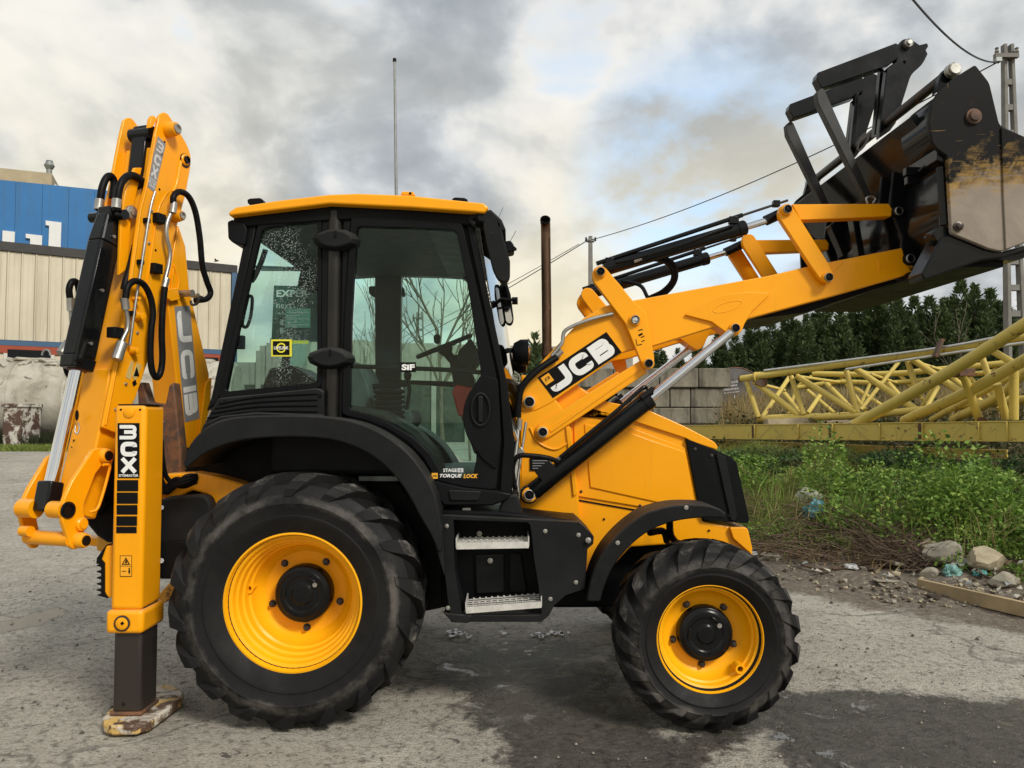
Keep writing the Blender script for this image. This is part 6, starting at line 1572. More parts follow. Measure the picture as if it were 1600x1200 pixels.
# hoses and pipes of the digging arm
def shose(pts, r, mt, off=.05, pl=None, name='arm_hose'):
    pl = pl or DP
    return MB().tube(spline([pl(p[0], p[1]) + n_s * (p[2] if len(p) > 2 else off) for p in pts], 6), r, 10).build(name, M[mt], BL, smooth=60)
def ferr(px, py, px2, py2, r, off=.05, pl=None):
    pl = pl or DP
    MB().cyl(pl(px, py) + n_s * off, pl(px2, py2) + n_s * off, r, 12).build('hose_ferrule', M['steel'], BL, smooth=40)
shose([(258, 322), (259, 308), (268, 301), (282, 308), (293, 332), (300, 372), (304, 415), (311, 440), (317, 458), (310, 468), (298, 470, .03)], .019, 'rubber_hose', .06)
ferr(259, 318, 257, 334, .022, .06)
shose([(257, 332), (250, 352), (250, 372), (255, 395), (253, 415), (248, 436), (246, 446)], .013, 'steel', .05, name='arm_pipe')
ferr(250, 436, 246, 450, .020)
shose([(245, 450), (242, 475), (240, 520), (241, 560), (238, 582), (232, 590), (225, 580), (222, 555), (223, 520), (226, 490), (222, 465), (212, 446), (198, 440), (187, 448), (183, 466)], .019, 'rubber_hose', .06)
ferr(183, 466, 186, 484, .022, .05)
shose([(186, 484), (189, 500), (188, 515), (182, 528), (178, 538)], .012, 'steel', .05, name='arm_pipe')
ferr(180, 536, 171, 562, .030, .05)
for x, y in ((245, 342), (240, 420), (178, 520)):
    c = DP(x, y) + n_s * .02; MB().box(Vector((-.035, -.02, -.03)), Vector((.035, .04, .03)), M=Matrix.Translation(c) @ Matrix.Rotation(ang, 4, 'Z')).build('pipe_clamp', M['plastic_dark'], DIP, bevel=.005)
hd = DP.off(-.07)
shose([(177, 330), (178, 305), (184, 285), (196, 275), (210, 279), (220, 292), (221, 320), (214, 360), (207, 390)], .022, 'rubber_hose', .03, hd)
ferr(176, 312, 175, 326, .026, .03, hd)
hd2 = DP.off(-.22)
shose([(156, 330), (158, 302), (164, 282), (172, 275), (178, 284), (176, 310)], .022, 'rubber_hose', 0, hd2)
ferr(156, 312, 154, 328, .026, 0, hd2)
shose([(205, 385), (196, 420), (190, 440), (187, 452)], .020, 'rubber_hose', .03, hd)
hd3 = DP.off(-.32)
shose([(110, 470), (108, 452), (113, 440), (121, 444), (125, 470), (122, 510), (112, 548), (104, 566), (106, 582), (116, 594)], .019, 'rubber_hose', 0, hd3)
ferr(110, 466, 111, 486, .022, 0, hd3)
shose([(111, 486), (113, 505), (118, 520), (110, 534), (98, 550)], .014, 'steel', 0, hd3, 'arm_pipe')
ferr(108, 536, 96, 553, .030, 0, hd3)
shose([(137, 420), (132, 450), (128, 480)], .012, 'steel', 0, hd3, 'arm_pipe')
c = hd3(146, 367); MB().cyl(c, c + n_s * .06, .018, 10).build('transport_stub', M['yellow'], DIP, smooth=40)
# warning labels and grease points
LBL = simple('pale_yellow_label', (.62, .46, .16), .5, 0, .1, 20)
for ol in ([(200, 575), (205, 563), (209, 567), (203, 594), (196, 589)], [(206, 588), (214, 566), (221, 572), (211, 596)]):
    MB().prism([DP(x, y) + n_s * .0005 for x, y in ol], n_s * .002).build('warning_label', LBL, DIP)
for ol in ([(208, 588), (213, 573), (217, 588)], [(206, 597), (211, 593), (213, 600), (208, 604)]):
    MB().prism([DP(x, y) + n_s * .003 for x, y in ol], n_s * .001).build('label_print', M['black_decal'], DIP)
for x, y, r in ((214, 495, .025), (205, 548, .02), (208, 467, .012)):
    MB().lathe(DP(x, y), n_s, [(0, r * 1.2), (.02, r), (.05, r * .9), (.055, 0)], 14).build('bracket_stud', M['yellow'], DIP, smooth=40)

# weld beads, pipe runs and brackets of the digging arm
for pts in ([(241, 214), (228, 288), (218, 328), (198, 482), (163, 664)],):
    MB().tube([DP(x, y) + n_s * .002 - u_s * .006 for x, y in pts], .006, 6).build('weld_bead', M['yellow'], DIP, smooth=60)
MB().tube(spline([DP(x, y) + n_s * .003 for x, y in ((262, 300), (254, 312), (246, 330), (238, 380), (226, 470))], 5), .005, 6).build('weld_bead', M['yellow'], DIP, smooth=60)
shose([(236, 300, .03), (228, 330, .03), (214, 420, .03), (206, 470, .03), (196, 540, .03)], .008, 'steel', .03, name='arm_pipe')
for x, y in ((226, 345), (216, 410), (203, 490)):
    c = DP(x, y) + n_s * .02; MB().box(Vector((-.016, -.012, -.014)), Vector((.016, .02, .014)), M=Matrix.Translation(c) @ Matrix.Rotation(ang, 4, 'Z')).build('pipe_clamp', M['plastic_dark'], DIP, bevel=.003)
for k, (x, y) in enumerate(((252, 240), (236, 330), (232, 380), (221, 440), (214, 520), (196, 600), (180, 640))):
    MB().lathe(DP(x, y), n_s, [(0, .009), (.006, .009), (.009, .004), (.014, .004), (.014, 0)], 8).build('grease_nipple', M['steel'], DIP, smooth=40)
shose([(155, 352, .0), (149, 390, .0), (141, 428, .0), (127, 500, .0), (116, 556, .0)], .006, 'steel', 0, DP.off(-.215), 'arm_pipe')
shose([(168, 690, .02), (176, 700, .02), (174, 720, .03), (160, 745, .03)], .012, 'rubber_hose', .02, DP.off(-.1))
for x, y in ((300, 462), (306, 466)): MB().cyl(BP(x, y), BP(x, y) + n_s * .05, .014, 10).build('boom_stud', M['steel'], BOOM, smooth=40)
hose('boom_clip', [(298, 470, 4.78), (300, 476, 4.78), (308, 474, 4.78), (314, 462, 4.78)], .008, 'dark_steel', BOOM)
for t in (.12, .5, .86):
    q = a0_ = mp(171, 345).lerp(mp(122, 570), t); MB().cyl(q + n_s * .056, q + n_s * .065, .010, 8).build('guard_bolt', M['steel'], RAM, smooth=40)
# screws and bolts on the mouldings
def screw(px, py, Y, r=.009, parent=BL, mt='steel'): MB().lathe(P(px, py, Y), (0, -1, 0), [(-.004, r * 1.5), (.002, r * 1.5), (.003, r), (.008, r * .9), (.009, 0)], 10).build('panel_screw', M[mt], parent, smooth=40)
for x, y in ((698, 822), (700, 950), (852, 830), (904, 836), (900, 910), (860, 936)): screw(x, y, SY - .001, .008, STEP)
for x, y in ((1086, 702), (1112, 712), (1104, 800), (1140, 806)): screw(x, y, HY - .031, .007, gr, 'dark_steel')
for x, y in ((352, 628), (500, 618), (500, 650)): screw(x, y, CY - .046, .008, CAB, 'plastic_dark')
for x, y in ((412, 322), (500, 322), (560, 327), (650, 331), (730, 335)): screw(x, y, CY - .003, .007, CAB, 'plastic_dark')
for x, y in ((905, 640), (902, 700), (908, 768), (1000, 790), (1060, 802)): screw(x, y, HY - .013, .006, BON, 'dark_steel')
MB().tube([P(806, 648, 4.72), P(812, 700, 4.72), P(814, 790, 4.72)], .006, 6).build('tower_weld', M['yellow'], tw, smooth=60)
plate('tower_stiffener', [(884, 668), (892, 668), (902, 772), (896, 776)], 4.72, .02, M['yellow'], tw)
# ------------------------------------------------------------------ yellow steel lying on the bank
YS = wear('weathered_crane_yellow', (.60, .455, .10), (.17, .08, .04), .6, .60, 6, (.21, .115, .06))
def girder():
    a = Vector((P(1040, 660, 16.2).x, 16.2, 0)); b = Vector((P(1640, 656, 9.6).x + .3, 9.4, 0))
    d = (b - a).normalized(); L = (b - a).length; nrm = Vector((d.y, -d.x, 0)); nrm = -nrm if nrm.y > 0 else nrm
    zt = lambda k: 1.487 + (1.612 - 1.487) * k
    root = empty('steel_girder', Vector(((a.x + b.x) / 2, (a.y + b.y) / 2, 1.2)), 'long yellow steel girder with upright stiffeners lying along the weedy bank', 'girder')
    def seg(name, k0, k1, z0, z1, d0, d1, mt=YS, bev=.004):
        p, q = a + d * L * k0, a + d * L * k1
        A = [p + nrm * d0, q + nrm * d0, q + nrm * d1, p + nrm * d1]
        return MB().loft([Vector((v.x, v.y, zt(k) + z0)) for v, k in zip(A, (k0, k1, k1, k0))], [Vector((v.x, v.y, zt(k) + z1)) for v, k in zip(A, (k0, k1, k1, k0))]).build(name, mt, root, bevel=bev)
    seg('girder_web', 0, 1, -.25, -.015, 0, .02); seg('top_flange', 0, 1, -.015, .0, -.16, .035); seg('bottom_flange', 0, 1, -.27, -.25, -.16, .04)
    for px in (1181, 1249, 1303, 1376, 1443, 1531, 1575):
        r = ray(px, 670); t = (a.x * nrm.x + a.y * nrm.y) / (r.x * nrm.x + r.y * nrm.y); k = (Vector((r.x * t, r.y * t)) - Vector((a.x, a.y))).length / L
        seg('stiffener', k, k + .0022, -.25, -.015, .02, .04 + .012)
    for px in (1180, 1300, 1440): 
        r = ray(px - 4, 670); t = (a.x * nrm.x + a.y * nrm.y) / (r.x * nrm.x + r.y * nrm.y); k = (Vector((r.x * t, r.y * t)) - Vector((a.x, a.y))).length / L
        seg('rust_scab', k, k + .006, -.245, -.02, .0205, .0245, M['rusty_steel'], 0)
    c = P(1530, 690, 10.9); MB().box((c.x - .05, c.y - .1, c.z - .02), (c.x + .05, c.y - .05, c.z + .34)).build('girder_clamp', M['rusty_steel'], root, bevel=.006)
    c = P(1556, 665, 10.6); MB().prism([Vector((c.x + x, c.y - .06, c.z + z)) for x, z in ((-.09, -.03), (.09, .05), (.10, .0), (-.06, -.07))], depth(.04)).build('girder_scab', M['rusty_steel'], root)
    # the lower girder it rests on
    r2 = empty('lower_girder', Vector(((a.x + b.x) / 2, (a.y + b.y) / 2 + .3, .95)), 'second dirty yellow girder lying in shade under the long girder', 'girder')
    p, q = a + d * .3 - nrm * .28, a + d * (L * .86) - nrm * .28
    def seg2(z0, z1, w, nm): 
        A = [p, q, q - nrm * w, p - nrm * w]
        MB().loft([Vector((v.x, v.y, 1.21 + z0)) for v in A], [Vector((v.x, v.y, 1.21 + z1)) for v in A]).build(nm, YS, r2, bevel=.004)
    seg2(-.22, 0, .03, 'girder_web'); seg2(-.24, -.221, .2, 'bottom_flange')
girder()
def lattice(name, label, paths):
    root = empty(name, P(1400, 650, 13.5), label, 'crane boom')
    for kind, pts, r in paths:
        q = [P(*p) for p in pts]
        if len(q) > 2: q = spline(q, 6)
        MB().tube(q, r * (.97 if name == 'crane_boom' else .98), 10).build(kind, YS, root, smooth=50)
    return root
J = lattice('crane_boom', 'long yellow tubular lattice crane boom section lying behind the girder', [
    ('chord', [(1157, 592, 15.2), (1330, 567, 13.6), (1465, 549, 12.4), (1544, 536, 11.8), (1640, 519, 11.1)], .066),
    ('chord', [(1185, 655, 15.0), (1337, 650, 13.6), (1412, 643, 12.9), (1520, 632, 12.1), (1640, 620, 11.3)], .062),
    ('chord', [(1270, 584, 16.4), (1340, 585, 15.8), (1412, 583, 15.2), (1450, 579, 14.8), (1640, 561, 13.4)], .06),
    ('chord', [(1240, 607, 16.5), (1310, 597, 16), (1395, 598, 15.3), (1500, 587, 14.5), (1640, 571, 13.6)], .05),
    ('chord', [(1200, 652, 16.6), (1360, 646, 15.4), (1500, 636, 14.5), (1640, 624, 13.6)], .055),
    ('brace', [(1167, 597, 15.1), (1185, 652, 14.9)], .052), ('brace', [(1178, 596, 15.0), (1249, 649, 14.4)], .058), ('brace', [(1236, 588, 14.6), (1256, 648, 14.3)], .05),
    ('brace', [(1245, 588, 14.5), (1338, 645, 13.6)], .056), ('brace', [(1322, 578, 13.8), (1340, 645, 13.6)], .05), ('brace', [(1338, 577, 13.7), (1432, 640, 12.8)], .056),
    ('brace', [(1418, 564, 13.0), (1436, 620, 12.8)], .05), ('brace', [(1428, 563, 12.9), (1530, 632, 12.0)], .056), ('brace', [(1535, 560, 12.0), (1560, 632, 11.8)], .05), ('brace', [(1550, 548, 11.8), (1640, 600, 11.2)], .054),
    ('brace', [(1191, 652, 15.2), (1233, 590, 16.0)], .045), ('brace', [(1195, 602, 15.6), (1226, 610, 15.9)], .034), ('brace', [(1222, 610, 16.2), (1252, 648, 15.6)], .05), ('brace', [(1262, 610, 16.2), (1304, 646, 15.5)], .042),
    ('brace', [(1283, 615, 15.2), (1262, 646, 14.6)], .042), ('brace', [(1292, 600, 16.1), (1338, 646, 15.0)], .052), ('brace', [(1345, 640, 14.4), (1404, 566, 14.6)], .038), ('brace', [(1336, 606, 15.8), (1378, 634, 15.2)], .042),
    ('brace', [(1382, 592, 15.0), (1424, 640, 14.4)], .055), ('brace', [(1446, 640, 14.2), (1466, 604, 14.4)], .04), ('brace', [(1488, 590, 14.4), (1536, 630, 13.9)], .05), ('brace', [(1586, 610, 13.8), (1560, 640, 13.5)], .045),
    ('brace', [(1268, 588, 16.3), (1246, 606, 16.5), (1232, 646, 16.4)], .036), ('brace', [(1312, 586, 16.1), (1352, 640, 15.4)], .038), ('brace', [(1366, 586, 15.6), (1340, 642, 15.5)], .036), ('brace', [(1404, 584, 15.3), (1452, 634, 14.8)], .04),
    ('brace', [(1476, 577, 14.6), (1440, 636, 14.9)], .036), ('brace', [(1500, 574, 14.4), (1556, 630, 14.1)], .04), ('brace', [(1560, 568, 14.0), (1520, 632, 14.2)], .036), ('brace', [(1600, 566, 13.7), (1640, 618, 13.5)], .04),
    ('brace', [(1246, 588, 14.6), (1310, 597, 15.9)], .03), ('brace', [(1338, 577, 13.7), (1400, 598, 15.2)], .03), ('brace', [(1425, 564, 12.9), (1500, 587, 14.4)], .03), ('brace', [(1256, 650, 14.4), (1330, 647, 15.5)], .03), ('brace', [(1340, 648, 13.6), (1420, 642, 14.9)], .03)])
MB().lathe(P(1157, 592, 15.2), P(1140, 594, 15.4) - P(1157, 592, 15.2), [(-.02, .066), (.01, .07), (.02, .05), (-.01, .045), (-.01, 0)], 14).build('chord_end', M['rusty_steel'], J, smooth=40)
for k, px in enumerate((1182, 1187, 1192)):
    c = P(px, 589, 14.95); MB().lathe(c, P(1330, 567, 13.6) - P(1157, 592, 15.2), [(-.012, .067), (-.012, .10), (.012, .10), (.012, .067)], 14).build('boom_flange', YS, J, smooth=30)
plate('boom_lug', [(1183, 595), (1200, 590), (1199, 602), (1190, 604), (1180, 600)], 14.8, .08, M['rusty_steel'], J)
J2 = lattice('crane_mast', 'second yellow tubular crane section rising steeply across the right edge', [
    ('chord', [(1335, 664, 12.4), (1480, 583, 10.6), (1600, 508, 9.4), (1660, 470, 8.9)], .082), ('chord', [(1412, 658, 12.0), (1510, 613, 10.8), (1600, 563, 10.0), (1660, 528, 9.5)], .076),
    ('chord', [(1455, 656, 12.6), (1540, 610, 11.6), (1660, 545, 10.6)], .05), ('chord', [(1488, 656, 12.2), (1560, 620, 11.4), (1600, 583, 10.9), (1660, 540, 10.3)], .07),
    ('brace', [(1505, 584, 10.6), (1530, 656, 10.9)], .058), ('brace', [(1558, 600, 10.6), (1572, 654, 10.7)], .055), ('brace', [(1584, 578, 10.4), (1584, 655, 10.5)], .062)])
MB().box(P(1499, 588, 10.55), P(1511, 577, 10.75)).build('mast_lug', M['rusty_steel'], J2, bevel=.01)
rodm = simple('pale_steel_rod', (.55, .55, .53), .4, .6, .15, 8)
for pts, lab in (([(1194, 579, 14.8), (1330, 562, 13.5), (1465, 544, 12.3), (1548, 529, 11.7), (1560, 526, 11.6)], 'upper pale steel rod lying along the top of the long crane boom'), ([(1322, 577, 13.5), (1465, 555, 12.2), (1520, 547, 11.7), (1640, 530, 10.9)], 'lower pale steel rod lying beside the top tube of the long crane boom')):
    tag(MB().tube(spline([P(*p) for p in pts], 5), .022, 8).build('steel_rod', rodm, smooth=50), lab, 'rod')
o = MB().beam(P(1460, 558, 12.2), P(1472, 530, 12.2), .05, .10, up=(0, 1, 0)).build('rusty_bracket', M['rusty_steel'], bevel=.006)
tag(o, 'short rusty steel bracket standing up on the crane boom', 'bracket')
wb = plate('timber_packer', [(1200, 655), (1340, 650), (1345, 662), (1200, 664)], 14.2, .25, simple('bleached_timber', (.36, .30, .20), .8, 0, .3, 4), None)
tag(wb, 'pale timber packer between the girder and the crane boom', 'timber')

# ------------------------------------------------------------------ planting
def leaf_mat(name, c0, c1, c2, rough=.6, sc=1.4):
    m = Mat(name); n = m.noise(sc, 4, .6, 0, True)
    oi = m.N('ShaderNodeNewGeometry')
    c = m.ramp(m.mth('ADD', m.mth('MULTIPLY', oi.outputs['Random Per Island'], .6), m.mth('MULTIPLY', n, .5)), [(.2, c0), (.55, c1), (.85, c2)])
    m.set(col=c, rough=rough, spec=.3)
    tr = m.N('ShaderNodeBsdfTranslucent'); m.L(c, tr.inputs[0]); mx = m.N('ShaderNodeMixShader'); mx.inputs[0].default_value = .25
    m.L(m.b.outputs[0], mx.inputs[1]); m.L(tr.outputs[0], mx.inputs[2]); m.L(mx.outputs[0], m.out.inputs[0]); return m.m
CYP = leaf_mat('cypress_leaves', (.034, .056, .024), (.075, .110, .042), (.14, .18, .068), sc=.45)
BARK = simple('bark', (.075, .058, .042), .9, 0, .3, 8, bump=.3)
BARE = simple('bare_twig_bark', (.14, .115, .085), .9, 0, .25, 6)
def cypress_mesh(seed, H=6.0, W=1.5, n=11000):
    g = np.random.default_rng(seed); V, F = [], []
    nsp = 9
    sp = []
    for k in range(nsp):     # upright side leaders that make the ragged top
        an = g.uniform(0, 6.28); rr = W * g.uniform(.1, .62); top = H * (1 - .34 * (rr / W) ** .8) * g.uniform(.86, 1.0)
        sp.append((rr * math.cos(an), rr * math.sin(an), g.uniform(0, .2) * H, top, W * g.uniform(.48, .74)))
    sp.append((0, 0, 0, H, W * .72))
    w = np.array([s[3] - s[2] for s in sp]); w = w / w.sum()
    ks = g.choice(len(sp), n, p=w)
    for k in ks:
        x, y, z0, z1, r = sp[k]; t = g.random() ** .9; z = z0 + (z1 - z0) * t
        rad = r * (1 - t) ** .62 * (.55 + .45 * math.sin(t * 23 + k * 2.1) ** 2) * math.sqrt(g.random()) + .03
        an = g.uniform(0, 6.28); c = np.array([x + rad * math.cos(an), y + rad * math.sin(an), z])
        d = np.array([math.cos(an) * .75, math.sin(an) * .75, g.uniform(.35, 1.2)]) + g.normal(0, .25, 3); d /= np.linalg.norm(d)
        s = np.cross(d, g.normal(0, 1, 3)); s /= np.linalg.norm(s) + 1e-6
        l = g.uniform(.14, .32); wd = g.uniform(.026, .06); i = len(V)
        V += [c - d * l * .3, c + s * wd + d * l * .1, c + d * l * .75, c - s * wd + d * l * .1]; F.append((i, i + 1, i + 2, i + 3))
    return np.array(V), np.array(F)
CM = []
def cypresses():
    spec = [(1003, 560, 30), (1030, 548, 32), (1060, 545, 33), (1092, 530, 32), (1122, 524, 33), (1150, 520, 32), (1178, 508, 33), (1206, 500, 32), (1234, 489, 33), (1262, 486, 31), (1290, 476, 33), (1316, 478, 31), (1342, 470, 33), (1366, 464, 32), (1388, 452, 33), (1408, 462, 31), (1432, 474, 33), (1456, 470, 31), (1480, 464, 33), (1506, 450, 32), (1528, 440, 31), (1552, 452, 33), (1576, 472, 31), (1604, 468, 33)]
    look = ['thin ragged', 'dense dark', 'broad', 'slim', 'open']
    near = ['above the loader ram rods', 'behind the block wall', 'above the dry grass', 'above the crane boom', 'left of the ladder pole', 'right of the ladder pole']
    protos = []
    for s in range(5):
        V, F = cypress_mesh(40 + s); protos.append((V, F))
    g = random.Random(9); meshes = {}
    for i, (px, py, Y) in enumerate(spec):
        x = Xp(px, Y); gz = gh(x, Y); top = P(px, py + g.uniform(-11, 9), Y).z; H = top - gz
        root = empty('cypress_tree', Vector((x, Y, gz)))
        k = i % 5
        if k not in meshes:
            cr = raw('crown', protos[k][0], protos[k][1], CYP, root, origin=(0, 0, 0)); meshes[k] = cr
            tr = MB().tube([Vector((0, 0, -.2)), Vector((.04, .02, 2)), Vector((0, 0, 5))], [.16, .11, .03], 8).build('trunk', BARK, root, smooth=50, origin=(0, 0, 0)); meshes[(k, 't')] = tr
        else:
            cr = meshes[k].copy(); COL.objects.link(cr); cr.parent = root
            tr = meshes[(k, 't')].copy(); COL.objects.link(tr); tr.parent = root
        cr.location = (0, 0, 0); tr.location = (0, 0, 0); s = H / 6.0
        root.scale = (s * g.uniform(1.05, 1.4), s * g.uniform(1.05, 1.4), s); root.rotation_euler = (0, 0, g.uniform(0, 6))
        place = 'behind the ram rods' if px < 1070 else 'behind the block wall' if px < 1160 else 'above the dry grass' if px < 1300 else 'above the crane boom' if px < 1570 else 'at the ladder pole'
        word = ['first', 'second', 'third', 'fourth', 'fifth', 'sixth', 'seventh', 'eighth', 'ninth', 'tenth', 'eleventh', 'twelfth', 'thirteenth', 'fourteenth', 'fifteenth', 'sixteenth', 'seventeenth', 'eighteenth', 'nineteenth', 'twentieth', 'twenty-first', 'twenty-second', 'twenty-third', 'twenty-fourth'][i]
        tag(root, f'{word} cypress from the left in the hedge row, {place}', 'tree', 'cypress trees in the hedge row')
cypresses()
def small_conifer(px, py, Y, label):
    x = Xp(px, Y); gz = gh(x, Y); H = P(px, py, Y).z - gz
    V, F = cypress_mesh(77, H, .55 * H / 2, 2600)
    root = empty('conifer_tree', Vector((x, Y, gz)), label, 'tree')
    raw('crown', V + np.array([x, Y, gz]), F, CYP, root); MB().tube([Vector((x, Y, gz - .2)), Vector((x, Y, gz + H * .7))], [.09, .03], 8).build('trunk', BARK, root, smooth=50)
small_conifer(836, 520, 26, 'small dark conifer between the round headlamp and the exhaust stack')

def bare_tree(name, base, H, label, seed, spread=.5, r0=.09, levels=4, lean=0, mt=None, cat='tree'):
    g = random.Random(seed); mb = MB(); tb = MB()
    def branch(p, d, L, r, lv):
        n = 5; pts = [p]; q = p.copy(); dd = d.copy()
        for k in range(n):
            dd = (dd + Vector((g.uniform(-1, 1), g.uniform(-1, 1), g.uniform(-.2, .9))) * .10).normalized(); q = q + dd * L / n; pts.append(q)
        (tb if lv == levels else mb).tube(pts, [max(.007, r * (1 - .6 * k / n)) for k in range(n + 1)], 6)
        if lv == 0: return
        kids = 6 if lv == levels else 4
        for k in range(kids):
            i = g.randint(1 if lv < levels else 2, n); a = g.uniform(0, 6.28)
            o = Vector((math.cos(a), math.sin(a), 0)); nd = (pts[i] - pts[i - 1]).normalized()
            nd = (nd + (o - nd * o.dot(nd)) * spread * g.uniform(.7, 1.3)).normalized()
            branch(pts[i], nd, L * g.uniform(.5, .75), r * .5, lv - 1)
    root = empty(name, base, label, cat)
    branch(base - Vector((0, 0, .1)), Vector((lean, 0, 1)).normalized(), H * .5, r0, levels)
    tb.build('trunk', mt or BARE, root, smooth=60); mb.build('branches', mt or BARE, root, smooth=60)
b = G(692, 690, 0); x, Y = Xp(695, 20.0), 20.0
bare_tree('bare_tree', Vector((x, Y, gh(x, Y))), 7.4, 'leafless young tree seen through the cab door glass', 21, .55, .075, 3)
x, Y = Xp(735, 23), 23.0
bare_tree('bare_tree', Vector((x, Y, gh(x, Y))), 6.2, 'thin leafless tree behind the steering wheel in the cab', 8, .45, .045, 2)
x, Y = Xp(563, 22), 22.0
bare_tree('bare_shrub', Vector((x, Y, gh(x, Y))), 5.4, 'wispy leafless shrub seen between door edge and far cab post', 5, .35, .03, 3, .15, cat='shrub')
for i, (px, Y, H, sd, lab) in enumerate(((1080, 25, 2.4, 3, 'bare grey shrub above the block wall left of the ram rod'), (1150, 24, 1.7, 14, 'tangle of bare brown twigs growing over the wall end'), (1505, 25, 4.6, 31, 'tall bare twiggy stem standing before the cypresses at right'))):
    x = Xp(px, Y); bare_tree('bare_shrub', Vector((x, Y, gh(x, Y))), H, lab, sd, .45, .022, 2, -.15 if i == 2 else 0, cat='shrub')

# leaf and blade fields: each one mesh of very many small faces
def quads_from(pos, dirs, L, Wd, bend, g):
    """leaf = two quads folded over"""
    n = len(pos); d = dirs / np.linalg.norm(dirs, axis=1)[:, None]
    s = np.cross(d, g.normal(0, 1, (n, 3))); s /= np.linalg.norm(s, axis=1)[:, None] + 1e-9
    up = np.cross(s, d)
    L = L[:, None]; Wd = Wd[:, None]
    v = np.stack([pos, pos + d * L * .45 + s * Wd, pos + d * L + up * bend * L, pos + d * L * .45 - s * Wd], 1).reshape(-1, 3)
    return v, np.arange(n * 4).reshape(n, 4)
def scatter(n, g, fn):
    """points on the bank inside the region where fn(s, px) is true"""
    out = []
    while len(out) < n:
        x = g.uniform(1.2, 11, 4000); y = g.uniform(5, 19, 4000); s = bank_s(x, y); px = 800 + x / y * FPX
        ok = fn(s, px, x, y) & (x > .9 + .1 * np.maximum(y - 12, 0)) & (px < 1720)
        out += list(zip(x[ok], y[ok]))
    out = np.array(out[:n]); return out[:, 0], out[:, 1]
GREEN = leaf_mat('nettle_leaves', (.055, .115, .018), (.15, .27, .040), (.31, .42, .09), sc=1.3)
DARKG = leaf_mat('bramble_leaves', (.028, .06, .02), (.06, .12, .036), (.13, .21, .07), sc=1.1)
GRASS = leaf_mat('green_grass', (.07, .115, .018), (.17, .23, .038), (.31, .33, .10), sc=1.0)
STRAW = leaf_mat('dry_grass', (.16, .115, .045), (.30, .225, .095), (.44, .35, .17), sc=1.0)
TWIG = leaf_mat('dead_twigs', (.075, .05, .036), (.15, .10, .07), (.28, .21, .15), .8, 1.6)
def clumps(name, n, g, fn, mt, leaves, size, hgt, rad, label, cat):
    xs, ys = scatter(n, g, fn); P_, D_, L_, W_ = [], [], [], []
    for x, y in zip(xs, ys):
        z = gh(x, y); k = int(leaves * g.uniform(.6, 1.3)); h = max(.06, hgt * g.uniform(.4, 1.5) * (.9 + .95 * math.sin(x * 2.3 + 1) * math.cos(y * 2.7)) * (1 - .72 * _s(2.0, 3.6, bank_s(x, y)) * (name in ('green_weeds', 'dark_weeds')))); r = rad * g.uniform(.7, 1.3)
        th = g.uniform(0, 6.28, k); rr = r * np.sqrt(g.random(k)); t = g.random(k) ** .7
        p = np.stack([x + rr * np.cos(th), y + rr * np.sin(th), z + h * t * (1 - (rr / r) ** 2 * .55)], 1)
        d = np.stack([np.cos(th), np.sin(th), g.uniform(-.25, .7, k)], 1) + g.normal(0, .4, (k, 3))
        P_.append(p); D_.append(d); l = size * g.uniform(.55, 1.25, k); L_.append(l); W_.append(l * g.uniform(.24, .38, k))
    V, F = quads_from(np.concatenate(P_), np.concatenate(D_), np.concatenate(L_), np.concatenate(W_), -.25, g)
    tag(raw(name, V, F, mt), label, cat, kind='stuff')
def blades(name, n, g, fn, mt, hgt, wd, label, cat, lean=.45, xy=None, tuft=1, tr=.12):
    xs, ys = xy if xy is not None else scatter(max(1, n // tuft), g, fn)
    xs = np.repeat(xs, tuft); ys = np.repeat(ys, tuft); n = len(xs)
    xs = xs + g.normal(0, tr, n); ys = ys + g.normal(0, tr, n)
    z = ground_h(xs, ys) - .02
    h = hgt * g.uniform(.45, 1.25, n)[:, None]; a = g.uniform(0, 6.28, n); ln = np.abs(g.normal(0, lean, n))
    d = np.stack([np.cos(a) * ln, np.sin(a) * ln, np.ones(n)], 1); b = np.stack([xs, ys, z], 1)
    s = np.stack([-np.sin(a + 1.2), np.cos(a + 1.2), np.zeros(n)], 1) * (wd * g.uniform(.6, 1.3, n))[:, None]
    m = b + d * h * .55; t = b + d * h * np.array([1.5, 1.5, .92])
    V = np.stack([b - s, b + s, m + s * .7, m - s * .7, t], 1).reshape(-1, 3); i = np.arange(n) * 5
    F4 = np.stack([i, i + 1, i + 2, i + 3], 1); T = np.stack([i + 3, i + 2, i + 4, i + 4], 1)
    me = bpy.data.meshes.new(name); Fq = F4; n3 = len(i)
    me.vertices.add(len(V)); me.vertices.foreach_set('co', V.astype(np.float32).ravel())
    li = np.concatenate([np.concatenate([F4, T[:, :3]], 1).ravel()]); me.loops.add(len(li)); me.loops.foreach_set('vertex_index', li.astype(np.int32))
    st = np.stack([np.arange(n3) * 7, np.arange(n3) * 7 + 4], 1).ravel(); me.polygons.add(n3 * 2); me.polygons.foreach_set('loop_start', st.astype(np.int32)); me.update(calc_edges=True)
    tag(finish(name, me, mt), label, cat, kind='stuff')
g = np.random.default_rng(11)
nz2 = lambda x, y, f, o=0: np.sin(x * f + o) * np.cos(y * f * 1.2 + o * 2)
clumps('green_weeds', 180, g, lambda s, px, x, y: (s > 1.25) & (s < 3.9) & (((px > 1285) & (s > 1.5 - (px - 1285) / 420)) | (s > 2.7)) & ((px > 1320) | (s > 2.4)) & (nz2(x, y, 1.7) > -.55) & ((px < 1500) | (s < 4.0)), GREEN, 560, .056, .62, .33, 'bright green leafy weeds covering the middle of the bank', 'weeds')
clumps('dark_weeds', 150, g, lambda s, px, x, y: (s > 2.9) & (s < 4.6) & (px > 1150) & (nz2(x, y, 1.3, 2) > -.3), DARKG, 340, .055, .36, .38, 'darker green brambles under the yellow girder', 'weeds')
